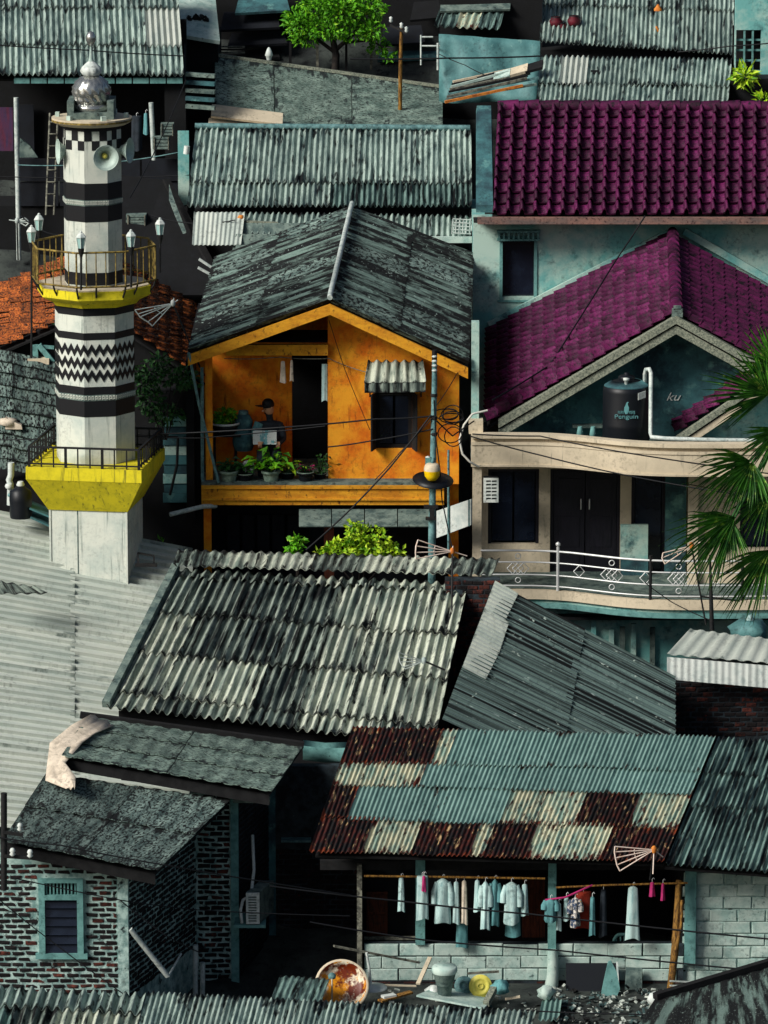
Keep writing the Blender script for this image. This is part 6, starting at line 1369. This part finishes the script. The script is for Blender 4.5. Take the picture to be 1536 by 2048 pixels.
pbox(h, 'inner_door', M_['navy'], 36, 210, 68, 318, 16.6, .08)
t = thing('folded_tarp', 'pale folded plastic sheet on the dark verandah parapet', 'sheet', P(55, 315, 15))
MB().prism([P(38, 315, 14.9), P(76, 315, 14.9), P(60, 292, 14.9), P(40, 276, 14.9)], V(0, .12, 0)).build('sheet', M_['concrete'], t)
pbox(None, 'window_curtain', mat('purple_red_curtain', s_((92, 40, 62)), s_((60, 50, 84)), 3, .4, .6, st=(3, 1, .4)), -20, 215, 26, 302, 15.2, .05, label='purple red curtain behind the white verandah post at the left edge', cat='curtain')
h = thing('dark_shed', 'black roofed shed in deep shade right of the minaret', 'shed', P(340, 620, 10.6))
MB().slab(P(240, 590, 10.2), P(452, 590, 10.2), P(330, 360, 13.2), P(240, 350, 13.2), .06).build('roof', M_['dark'], h)  # near-black roof; the deep shade over the shed is in its colour
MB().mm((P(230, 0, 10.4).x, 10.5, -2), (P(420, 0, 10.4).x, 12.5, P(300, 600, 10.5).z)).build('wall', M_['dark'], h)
b_ = MB(); bar_mb(b_, P(452, 586, 10.1), P(332, 360, 13.1), .14, .08); b_.build('verge', M_['darkwood'], h)
for i, (x0, y0, x1, y1) in enumerate(((398, 518, 424, 535), (396, 535, 420, 548))):
    b_ = MB(); bar_mb(b_, P(x0, y0, 10.0), P(x1, y1, 10.0), .06, .05); b_.build('white_lath', M_['pipe'], None, ('upper', 'lower')[i] + ' white lath end beside the orange house roof', 'lath')
mb = MB(); pts = [(338, 372), (345, 395), (356, 425), (372, 466), (366, 468), (350, 432), (338, 400)]
mb.prism([P(x, y, 12.4 - (y - 370) * .012) for x, y in pts], V(0, .05, .04)).build('torn_plastic', M_['concrete'], None, 'torn pale plastic hanging on the black shed roof', 'plastic')

# ================================================================ long zinc roof and its annexes
h = thing('long_zinc_house', 'long low house with ribbed zinc roof behind the orange house', 'house', P(660, 480, 12.5))
corr_roof(h, P(392, 254, 14.3), P(942, 258, 14.3), P(944, 414, 11.6), P(374, 414, 11.6), [0, .72, 1], [[0, .2, .4, .6, .8, 1], [0, .25, .5, .73, 1]], .115, .035, lambda r, c: M_['zinc_dk'] if (r, c) in ((1, 3), (1, 2)) else M_['zinc'], lift=.03, jit=.006)
MB().mm((P(386, 0, 12).x, 12.0, -1), (P(940, 0, 12).x, 14, P(600, 418, 12).z)).build('wall', M_['dark'], h)
MB().tube([P(390, 252, 14.3), P(940, 256, 14.3)], .07, 6).build('ridge', M_['teal_metal'], h)
corr_roof(h, P(490, 425, 11.6), P(944, 432, 11.6), P(944, 478, 10.9), P(480, 470, 10.9), [0, 1], 4, .115, .034, M_['zinc'], name='lower_sheet', lift=0)
pbox(h, 'gutter_board', M_['block'], 820, 474, 944, 486, 10.8, .1)
sheet_mb(MB(), P(388, 424, 11.3), P(490, 424, 11.3), P(482, 490, 10.5), P(384, 490, 10.5), .09, .012).build('pale_sheet', M_['metal_lt'], None, 'pale cream ribbed sheet left of the orange house roof top', 'sheet')
h = thing('rear_lean_to', 'grey sheet lean to behind the left slope of the orange house', 'shed', P(540, 520, 10.8))
for i in range(3): MB().slab(P(462, 470 + i * 22 + 20, 10.8 - i * .35), P(640, 470 + i * 22 + 20, 10.8 - i * .35), P(640, 446 + i * 22, 11.1 - i * .35), P(472, 446 + i * 22, 11.1 - i * .35), .03).build('roof_sheet', M_['concrete'], h)
b_ = MB(); bar_mb(b_, P(472, 444, 11.2), P(556, 448, 11.2), .1, .08); b_.build('ridge_board', M_['stone_trim'], h)
MB().lathe([(.05, 0), (.08, .05), (.04, .1)], P(482, 440, 11.2), 8).build('clay_cap', M_['cap_orange'], h)
t = thing('grey_crate', 'pale wire crate on the zinc roof beside the teal wall', 'crate', P(922, 470, 10.9))
b_ = MB()
for i in range(5): b_.tube([P(906, 438 + i * 7, 10.85), P(942, 440 + i * 7, 10.85)], .014, 5)
for i in range(6): b_.tube([P(906 + i * 7, 438, 10.85), P(904 + i * 7, 468, 10.85)], .014, 5)
b_.build('wire_grid', M_['pipe'], t)
pbox(None, 'leaning_door', M_['teal_wall'], 356, 262, 378, 410, 13.4, .06, label='narrow teal panel left of the long zinc roof', cat='panel')
MB().tube([P(374, 292, 13.0), P(372, 308, 13.0)], .06, 8).build('white_jug', M_['plastic'], None, 'white jug hung on the narrow teal panel', 'jug')

# ================================================================ flat grey sheet roof
h = thing('flat_sheet_house', 'house with flat weathered grey sheet roof below the tree', 'house', P(650, 260, 16))
q = (P(428, 112, 18.2), P(886, 176, 18.2), P(886, 258, 15.2), P(432, 258, 15.2))
for a0, a1 in ((0, .26), (.26, .6), (.6, 1)):
    qq = [bil(*q, u, v) for u, v in ((a0 + .002, 0), (a1 - .002, 0), (a1 - .002, 1), (a0 + .002, 1))]
    sheet_mb(MB(), *qq, .5, .006, k=6, nl=3, t=.02, top=rnd.uniform(0, .02)).build('roof_sheet', M_['moss_lt'], h)
MB().mm((P(432, 0, 15.4).x, 15.5, 1), (P(886, 0, 15.4).x, 18, P(650, 262, 15.5).z)).build('wall', M_['dark'], h)
b_ = MB(); bar_mb(b_, q[0] + V(0, 0, .03), q[1] + V(0, 0, .03), .12, .06); b_.build('verge_board', M_['stone_trim'], h)
for i, (y0, x0) in enumerate(((208, 422), (236, 416))):
    MB().slab(P(x0, y0 + (24 if i == 0 else 12), 15.0 - i * .2), P(565, y0 + (40 if i == 0 else 16), 15.0 - i * .2), P(566, y0 + 18, 15.4 - i * .2), P(x0 + 2, y0, 15.4 - i * .2), .05).build('white_board', M_['cream'], None, ('upper', 'lower')[i] + ' cream board lying on the flat grey sheet roof edge', 'board')
t = thing('small_pole', 'thin rusty pole with white insulators on the flat grey roof', 'pole', P(800, 226, 16.4))
MB().tube([P(800, 226, 16.4), P(801, 130, 16.4), P(803, 52, 16.4)], [.045, .04, .035], 8).build('shaft', M_['bamboo'], t)
b_ = MB(); bar_mb(b_, P(780, 50, 16.4), P(814, 66, 16.3), .04, .05); b_.build('cross_arm', M_['iron'], t)
for px, py in ((782, 40), (803, 52), (813, 60)): MB().lathe([(.02, -.05), (.045, -.02), (.03, .02), (.045, .05), (0, .08)], P(px, py, 16.3), 10).build('insulator', M_['plastic'], t)

# ---------------------------------------------------------------- clutter between the houses at the top
h = thing('grey_platform_house', 'house with a pale slab roof carrying a scrap heap at the top', 'house', P(400, 110, 18.5))
MB().slab(P(345, 66, 17.6), P(440, 82, 17.6), P(428, -30, 20.4), P(350, -30, 20.4), .08).build('roof_slab', M_['block'], h)
MB().mm((P(350, 0, 18).x, 17.9, 3), (P(436, 0, 18).x, 20, P(400, 74, 18).z)).build('wall', M_['dark'], h)
r = random.Random(6); mb = MB()
for i in range(40): mb.box(P(396 + r.uniform(-20, 20), 42 + r.uniform(-9, 5), 18.6 + r.uniform(-.2, .2)), (r.uniform(.05, .2), .08, r.uniform(.03, .1)), Euler((r.random(), r.random(), r.random() * 3)).to_matrix())
mb.build('scrap_heap', M_['darkwood'], None, 'small dark scrap heap on the pale slab roof', 'scrap', kind='stuff')
b_ = MB(); b_.tube([P(369, 60, 17.3), P(369, 190, 15.0)], .02, 6)
b_.build('thin_mast', M_['iron'], None, 'thin black mast before the pale slab roof', 'mast')
for i in range(5):
    b_ = MB(); bar_mb(b_, P(372, 148 + i * 16, 15.0 - .05 * i), P(430, 152 + i * 16, 14.9 - .05 * i), .14, .08); b_.build('stacked_timber', M_['teal_dark'] if i % 2 else M_['concrete'], None, ('topmost', 'second', 'middle', 'fourth', 'lowest')[i] + ' of the stacked timbers beside the flat grey roof', 'timber')
h = thing('dark_hut', 'dark ramshackle hut behind the green tree', 'hut', P(600, 130, 21))
MB().mm((P(430, 0, 21).x, 21, 5), (P(880, 0, 21).x, 21.3, P(650, -80, 21).z)).build('wall', M_['dark'], h)
for i, (x0, y0, x1, y1, m) in enumerate(((440, 20, 560, 60, 'navy'), (470, -10, 580, 26, 'teal_dark'), (455, 62, 575, 92, 'navy'), (440, 95, 560, 120, 'darkwood'), (760, 50, 850, 90, 'navy'), (755, 92, 890, 120, 'teal_dark'), (820, 0, 885, 40, 'dark'))):
    MB().slab(P(x0, y1, 20.2), P(x1, y1 - 6, 20.2), P(x1 - 8, y0, 20.8), P(x0 + 8, y0 + 4, 20.8), .06).build('patch_sheet', M_[m], h)
for i in range(5): pbox(h, 'louvre_slat', M_['darkwood'] if i % 2 else M_['wood'], 442, 92 + i * 6, 490, 95 + i * 6, 19.6, .05)
for i, px in enumerate((578, 632, 690, 740)): pbox(h, 'stilt', M_['wood'] if i % 2 else M_['darkwood'], px, 85, px + 5, 140, 19.8, .1)
t = thing('rooftop_lantern', 'small white lantern on the verge of the flat grey roof', 'lantern', P(538, 120, 18.0))
MB().lathe([(.05, 0), (.07, .08), (.09, .1), (.06, .2), (.03, .26), (0, .28)], P(538, 120, 18.0), 10).build('body', M_['plastic'], t)
# green tree
TREE=1; tt = thing('green_tree', 'bright green tree crown above the flat grey roof', 'tree', P(665, 150, 19.2))
MB().tube([P(668, 190, 19.2), P(672, 110, 19.2), P(664, 70, 19.2), P(655, 40, 19.1)], [.1, .08, .06, .03], 8).tube([P(671, 100, 19.2), P(700, 75, 19.2), P(725, 50, 19.0)], [.06, .04, .02], 6).tube([P(670, 105, 19.2), P(630, 75, 19.1), P(600, 55, 19.0)], [.05, .04, .02], 6).tube([P(690, 85, 19.2), P(740, 80, 19.1), P(770, 96, 19.0)], [.04, .03, .01], 6).build('trunk', M_['bark'], tt)
r = random.Random(8); cl = []
for px, py, a, b in ((600, 40, .34, .2), (635, 20, .4, .22), (680, 15, .4, .22), (720, 28, .36, .2), (655, 52, .38, .18), (700, 55, .36, .16), (610, 68, .26, .14), (745, 55, .26, .16), (755, 85, .22, .12), (775, 104, .16, .07), (590, 25, .2, .14), (740, 10, .3, .18), (640, -5, .4, .2), (690, -12, .4, .2)):
    cl.append((P(px, py + 8, 19.2 + r.uniform(-.4, .4)), (a * 1.15, a, b * 1.25)))
crown_mb(MB(), cl, 260, .13, .065, 12).build('crown', M_['leaf'], tt)
# hut with yellowish sheet, blue tarp
h = thing('tarp_hut', 'hut with a small yellowish ribbed roof and teal tarpaulin wall', 'hut', P(960, 190, 18))
corr_roof(h, P(884, 6, 18.9), P(1015, 2, 18.9), P(1000, 58, 17.9), P(868, 52, 17.9), [0, 1], 3, .14, .03, lambda r, c: MATS['rust_lt'.replace('rust_lt', 'half_rusted_zinc')] if c == 1 else M_['zinc_dk'], lift=0)
MB().slab(P(880, 22, 18.4), P(1020, 18, 18.4), P(1025, -40, 19.4), P(885, -40, 19.4), .05).build('upper_slab', M_['concrete'], h)
MB().mm((P(880, 0, 18.6).x, 18.6, 4), (P(1085, 0, 18.6).x, 18.9, P(960, -60, 18.6).z)).build('wall', M_['dark'], h)
vs = []; nx, nz = 14, 8
for j in range(nz + 1):
    for i in range(nx + 1):
        u, v = i / nx, j / nz; p = P(lerp(878, 1080, u), lerp(68 + 14 * u, 205, v), 17.6 - .5 * v); vs.append(p + V(0, .09 * math.sin(u * 9 + v * 3) * (.3 + v) + .05 * math.sin(u * 23 - v * 5), 0))
mb = MB().add(vs, [(j * (nx + 1) + i, (j + 1) * (nx + 1) + i, (j + 1) * (nx + 1) + i + 1, j * (nx + 1) + i + 1) for j in range(nz) for i in range(nx)], True); o = mb.build('tarpaulin', M_['tarp'], h); o.modifiers.new('solid', 'SOLIDIFY').thickness = .01
b_ = MB(); b_.tube([P(842, 70, 17.4), P(842, 130, 17.4)], .02, 5).tube([P(876, 86, 17.2), P(876, 140, 17.2)], .03, 5).tube([P(842, 74, 17.4), P(866, 74, 17.4)], .02, 5).tube([P(842, 92, 17.4), P(880, 92, 17.4)], .02, 5)
b_.build('pole_frame', M_['pipe'], None, 'thin pole frame left of the teal tarpaulin', 'frame')
r = random.Random(14)
for i in range(9):
    y = 202 - i * 5; b_ = MB(); bar_mb(b_, P(890 + i * 2, y + 2, 14.6 + .15 * i), P(1050 + r.uniform(-10, 40), y - 34 + r.uniform(-4, 6), 15.0 + .15 * i), .07, .05)
    b_.build('scrap_plank', M_[('cap_orange', 'concrete', 'wood', 'teal_metal', 'darkwood', 'wood', 'block', 'darkwood', 'cream')[i]], None, ('lowest orange brown', 'grey concrete', 'pale weathered', 'long teal', 'black', 'greyish', 'pale green', 'dark brown', 'topmost cream')[i] + ' plank in the pile beside the purple roof', 'plank', 'planks piled behind the purple roof')
for i, (x0, y0) in enumerate(((915, 182), (952, 168), (985, 160), (1020, 150), (1050, 143))):
    MB().slab(P(x0, y0, 15.6), P(x0 + 34, y0 - 9, 15.6), P(x0 + 36, y0 - 24, 15.9), P(x0 + 2, y0 - 14, 15.9), .06).build('weight_slab', M_[('cream', 'darkwood', 'block', 'cream', 'darkwood')[i]], None, (('leftmost cream', 'dark second', 'pale green middle', 'cream fourth', 'rightmost dark')[i] + ' slab on top of the plank pile'), 'slab')

# ---------------------------------------------------------------- zinc roofs at upper right
h = thing('upper_zinc_house', 'house with tall ribbed zinc roof along the top right', 'house', P(1270, 210, 18.5))
corr_roof(h, P(1090, -60, 21), P(1470, -60, 21), P(1466, 110, 17.8), P(1078, 84, 17.8), [0, .5, 1], 7, .105, .032, M_['zinc'], lift=.03, jit=.006)
MB().mm((P(1080, 0, 18.1).x, 18.1, 3), (P(1466, 0, 18.1).x, 20, P(1270, 100, 18.1).z)).build('wall', M_['dark'], h)
h = thing('upper_zinc_annexe', 'lower ribbed zinc roof just above the purple tiled roof', 'shed', P(1270, 215, 15))
corr_roof(h, P(1082, 112, 16.9), P(1464, 118, 16.9), P(1456, 210, 14.6), P(1072, 206, 14.6), [0, .62, 1], [[0, .11, .25, .5, .75, 1], [0, .2, .45, .72, 1]], .105, .032, lambda r, c: M_['metal_lt'] if (r, c) == (0, 1) else M_['zinc'], lift=.03, jit=.008, edge=.02)
MB().mm((P(1080, 0, 14.9).x, 14.9, 1), (P(1458, 0, 14.9).x, 16.7, P(1270, 214, 14.9).z)).build('wall', M_['dark'], h)
MB().slab(P(1290, 176, 15.5), P(1352, 176, 15.5), P(1352, 164, 15.9), P(1286, 164, 15.9), .05).build('loose_sheet', M_['block'], None, 'short loose ribbed piece on the lower zinc roof', 'sheet')
MB().box(P(1190, 148, 16.1), (.18, .1, .16)).build('black_block', M_['black_paint'], None, 'small black block lying on the lower zinc roof', 'block')
for i, (px, py, lb) in enumerate(((1112, 46, 'left upper dark red pot on the zinc roof'), (1122, 58, 'lower dark red pot on the zinc roof'), (1148, 44, 'right dark red pot on the zinc roof'))):
    c = P(px, py, 18.6); t = thing('clay_pot', lb, 'pot', c); MB().lathe([(.06, -.1), (.13, -.04), (.15, .04), (.1, .11), (.11, .13), (.08, .13), (0, .1)], c, 14).build('pot', M_['red_ball'], t); MB().lathe([(.1, .12), (.115, .13), (.1, .145)], c, 14, caps=False).build('rim', M_['black_paint'], t)
for i, (px, py, lb) in enumerate(((1316, 18, 'upper small orange clay cap on the zinc roof'), (1313, 62, 'lower small orange clay cap on the zinc roof'))):
    MB().lathe([(.09, -.04), (.09, 0), (.05, .05), (.02, .1), (0, .11)], P(px, py, 18.6), 10).build('roof_finial', M_['cap_orange'], None, lb.replace('clay cap','clay finial'), 'finial')
h = thing('corner_house', 'teal walled house with barred window at the top right corner', 'house', P(1520, 200, 16))
wall(h, M_['teal_wall'], 1470, -60, 1620, 220, 16.5, .2, [(1472, 60, 1522, 142)], bottom=1)
a = rect(1472, 60, 1522, 142, 16.5); MB().mm((a[0] - .05, 16.9, a[1] - .05), (a[2] + .05, 16.95, a[3] + .05)).build('room_shade_panel', M_['dark'], h)
for i in range(1, 3): x = lerp(a[0], a[2], i / 3); MB().mm((x - .02, 16.52, a[1]), (x + .02, 16.56, a[3])).build('window_bar', M_['teal_paint'], h)
for i in range(1, 4): z = lerp(a[1], a[3], i / 4); MB().mm((a[0], 16.57, z - .02), (a[2], 16.6, z + .02)).build('window_bar', M_['teal_paint'], h)
pbox(h, 'dark_ledge', M_['dark'], 1462, 158, 1620, 222, 15.6, .8)
shrub('banana_sprout', 'bright green star shaped sprout below the barred window', 'plant', P(1492, 170, 15.4), [(P(1492, 152, 15.4), (.18, .15, .1))], 420, .26, .09, M_['leaf_lime'], 35, stems=1)
shrub('banana_sprout', 'bright green sprout at the right edge above the purple roof', 'plant', P(1532, 212, 15.2), [(P(1530, 200, 15.2), (.14, .12, .08))], 420, .22, .08, M_['leaf_lime'], 36, stems=1)
# more hillside houses behind, closing the view
for i, (x0, x1, y, Y, m, lb) in enumerate(((-200, 500, -70, 24, 'zinc_dk', 'left far roof on the hillside above the picture'), (460, 1000, -90, 25, 'zinc', 'middle far roof on the hillside above the picture'), (980, 1800, -80, 24, 'zinc_dk', 'right far roof on the hillside above the picture'))):
    h = thing('hillside_house', lb, 'house', P((x0 + x1) / 2, 0, Y))
    corr_roof(h, P(x0, y - 120, Y + 3), P(x1, y - 120, Y + 3), P(x1, y + 20, Y), P(x0, y + 20, Y), [0, 1], 5, .2, .03, M_[m])
    MB().mm((P(x0, 0, Y).x, Y + .3, 4), (P(x1, 0, Y).x, Y + 3, P(600, y + 26, Y).z)).build('wall', M_['dark'], h)

# ================================================================ aerials
grid_aerial('pale fan aerial before the clay tiled roof', P(346, 607, 3.2), [P(270, 620, 3.0), P(276, 628, 3.0), P(280, 634, 3.0), P(296, 644, 3.0), P(305, 652, 3.0)], P(400, 735, 3.2), M_['pipe'], [P(356, 600, 3.2), P(348, 596, 3.2)])
grid_aerial('pale fan aerial on a black mast at the grey ribbed ridge', P(905, 1103, -.8), [P(836, 1080, -1.0), P(832, 1092, -1.1), P(831, 1105, -1.1), P(832, 1118, -1.1)], P(903, 1250, -1.6), None, [P(934, 1112, -.7), P(906, 1092, -.8)])
grid_aerial('small fan aerial lying low on the grey ribbed roof', P(848, 1322, -3.3), [P(797, 1305, -3.5), P(798, 1314, -3.5), P(800, 1324, -3.5), P(806, 1334, -3.5), P(812, 1338, -3.5)], P(890, 1340, -3.3), M_['pipe'], [P(872, 1332, -3.3)], r=.009)
grid_aerial('large reddish fan aerial over the lower edge of the rusty roof', P(1308, 1700, -9.9), [P(1230, 1693, -10.1), P(1229, 1704, -10.1), P(1231, 1716, -10.1), P(1234, 1730, -10.1), P(1240, 1742, -10.1)], P(1300, 1760, -9.8), None, [P(1326, 1714, -9.8), P(1306, 1748, -10.0)])
grid_aerial('pale fan aerial tilted before the cream balcony railing', P(1383, 1092, -.6), [P(1326, 1106, -.8), P(1324, 1116, -.8), P(1330, 1128, -.8)], P(1412, 1250, -.6), None, [P(1412, 1080, -.6)])
grid_aerial('dark small aerial left of the minaret lanterns', P(34, 442, 14.0), [P(50, 436, 14.0), P(56, 441, 14.0), P(58, 446, 14.0), P(52, 452, 14.0)], P(36, 520, 14.2), M_['pipe'], [P(18, 440, 14.0)], r=.014)
t = thing('railing_mast', 'black iron mast standing before the cream balcony slab', 'mast', P(1424, 1260, -.2))
MB().tube([P(1424, 1260, -.2), P(1422, 1192, -.2), P(1420, 1110, -.2)], [.05, .04, .02], 6).build('tube', M_['iron'], t); b_ = MB(); bar_mb(b_, P(1402, 1193, -.2), P(1480, 1202, -.2), .03, .03); b_.build('arm', M_['iron'], t)

# ================================================================ overhead cables
CB = [
 ('upper of two black cables crossing the orange house', [(318, 868, 1.5), (560, 855, .9), (750, 838, .8), (868, 832, .85)], .016),
 ('black cable leaving the lower gallery for the orange house', [(-20, 880, 2.4), (270, 872, 1.6), (400, 876, 1.4), (650, 852, 1.0)], .010),
 ('lower of two black cables crossing the orange house', [(655, 894, 1.0), (750, 880, .9), (866, 858, .85)], .014),
 ('black cable falling from the pole to the lane bush', [(862, 830, .85), (780, 935, .7), (700, 1020, .5), (612, 1100, .2)], .017),
 ('thin black cable beside the one falling to the lane bush', [(866, 834, .85), (800, 905, .75), (750, 960, .7)], .010),
 ('thin cable drooping down the orange wall from the gable', [(658, 640, 2.9), (690, 740, 2.9), (740, 860, 2.9)], .007),
 ('thin cable rising from the pole to the orange gable corner', [(870, 815, .9), (918, 740, 2.4)], .008),
 ('upper black cable along the cream parapet', [(945, 868, 1.9), (1080, 872, 1.5), (1250, 905, .8), (1560, 950, .2)], .014),
 ('lower black cable along the cream parapet', [(940, 872, 1.9), (1080, 910, 1.5), (1250, 950, .9), (1450, 985, .3), (1580, 1000, .2)], .014),
 ('thin cable slanting across the cream front wall', [(1376, 968, 2.4), (1480, 985, 2.2), (1560, 1000, 2.0)], .008),
 ('black cable over the purple gable roof', [(1290, 432, 9.0), (1232, 520, 8.4), (1100, 730, 4.2), (985, 800, 2.7)], .016),
 ('cable slanting down from the cream slab', [(1290, 1165, .8), (1345, 1205, .8), (1420, 1240, 0)], .010),
 ('long cable across the top left zinc roof', [(-30, 88, 14.0), (170, 100, 14.0), (370, 112, 14.2)], .013),
 ('lower cable across the top left house', [(-30, 352, 13.8), (180, 356, 13.6), (380, 350, 13.4)], .011),
 ('cable across the teal tarpaulin', [(700, 118, 16.2), (900, 116, 16.2), (1080, 112, 16.4)], .018),
 ('thin cable dropping over the teal tarpaulin', [(878, 108, 16.4), (930, 130, 16.0), (975, 152, 15.8)], .010),
 ('cable over the lower upper right zinc roof to the corner', [(1355, 104, 16.8), (1460, 92, 16.4), (1560, 84, 16.2)], .014),
 ('black cable crossing the brick house roof edge', [(-20, 1672, -11.9), (120, 1690, -11.9), (330, 1730, -11.8), (700, 1790, -10.2)], .013),
 ('black cable sagging across the brick side wall', [(-20, 1745, -11.6), (240, 1800, -11.5), (400, 1820, -10.5), (700, 1832, -9.9)], .010),
 ('cable hanging down over the brick window', [(0, 1800, -11.5), (100, 1880, -11.5), (250, 1990, -11.6)], .010),
 ('black cable in front of the brick side wall corner', [(240, 1800, -11.4), (330, 1870, -11.3), (400, 1905, -11.0)], .010),
 ('upper black cable crossing in front of the washing', [(540, 1772, -10.2), (800, 1802, -9.9), (1060, 1828, -9.9), (1560, 1880, -10.2)], .016),
 ('middle black cable crossing in front of the washing', [(620, 1844, -10.2), (850, 1880, -10.0), (1110, 1900, -10.0), (1560, 1945, -10.2)], .015),
 ('lower black cable at the yard edge', [(1040, 2020, -11.8), (1250, 2028, -11.9), (1560, 2034, -12.0)], .013),
]
for lb, pts, rr_ in CB: cable('cable', lb, pts, rr_, None, .03 if len(pts) < 3 else .012, 10, 'overhead cables')
# post with insulators at the far left
t = thing('short_post', 'short black post with white insulators at the lower left edge', 'post', P(8, 1760, -11.7))
MB().tube([P(8, 1780, -11.8), P(8, 1586, -11.8)], .05, 8).build('shaft', M_['iron'], t)
b_ = MB(); bar_mb(b_, P(6, 1664, -11.85), P(46, 1670, -11.85), .05, .05); bar_mb(b_, P(6, 1712, -11.85), P(64, 1716, -11.85), .05, .05); b_.build('cross_arm', M_['iron'], t)
for px, py in ((40, 1655), (25, 1705), (60, 1708)): MB().lathe([(.02, -.06), (.05, -.03), (.03, 0), (.05, .03), (.03, .07), (0, .08)], P(px, py, -11.9), 10).build('insulator', M_['plastic'], t)

# ---------------------------------------------------------------- odds and ends on the dark verandah, upper left
t = thing('bamboo_ladder', 'thin pale ladder leaning on the dark verandah parapet', 'ladder', P(110, 420, 14.2))
for px in (92, 108): MB().tube([P(px, 430, 14.1), P(px + 8, 226, 14.5)], .025, 6).build('rail', M_['wood'], t)
for i in range(8): MB().tube([P(92 + i, 412 - i * 24, 14.12 + .04 * i), P(108 + i, 412 - i * 24, 14.12 + .04 * i)], .016, 5).build('rung', M_['wood'], t)
garment('hanging_cloth', 'dim blue cloth hung right of the minaret on the dark verandah', 'cloth', 262, 232, 284, 300, 14.9, M_['cloth_dark'], 81, 'towel')
garment('hanging_cloth', 'pale rag hung between the two verandah posts', 'cloth', 286, 226, 297, 268, 14.8, M_['cloth_teal'], 82, 'slim')
for i, (px, py, w, h_) in enumerate(((322, 300, 34, 26), (334, 272, 26, 24), (272, 452, 40, 22))):
    t = thing('wooden_crate', ('lower dim slatted crate at the dark verandah end', 'upper dim slatted crate stacked at the dark verandah end', 'dim slatted crate on the black shed roof')[i], 'crate', P(px, py, 14.2 if i < 2 else 12.2))
    Yc = 14.2 if i < 2 else 12.0
    for k in range(4): pbox(t, 'slat', M_['concrete'], px - w / 2, py - h_ + k * h_ / 4, px + w / 2, py - h_ + (k + .75) * h_ / 4, Yc, .3)
    for sx in (-.44, .4): pbox(t, 'corner_post', M_['wood'], px + sx * w, py - h_, px + (sx + .06) * w, py, Yc - .03, .03)
for i, (a, b, lb) in enumerate((((40, 430, 14.0), (130, 470, 11.0), 'thin cable from the verandah post to the clay roof'), ((372, 160, 14.6), (260, 395, 11.6), 'slack cable falling from the zinc eave to the black shed'), ((35, 330, 14.0), (380, 300, 13.6), 'cable slung along the dark verandah'), ((300, 430, 11.4), (470, 440, 11.0), 'cable from the black shed to the pale sheet'))):
    cable('cable', lb, [a, b], .012, M_['teal_metal'] if i == 2 else None, .12, 12, 'overhead cables')
shrub('roof_weed', 'small weed tuft growing on the clay roof edge', 'plant', P(130, 655, 4.0), [(P(122, 646, 4.0), (.12, .1, .07))], 260, .1, .04, M_['leaf_dk'], 37, stems=2)
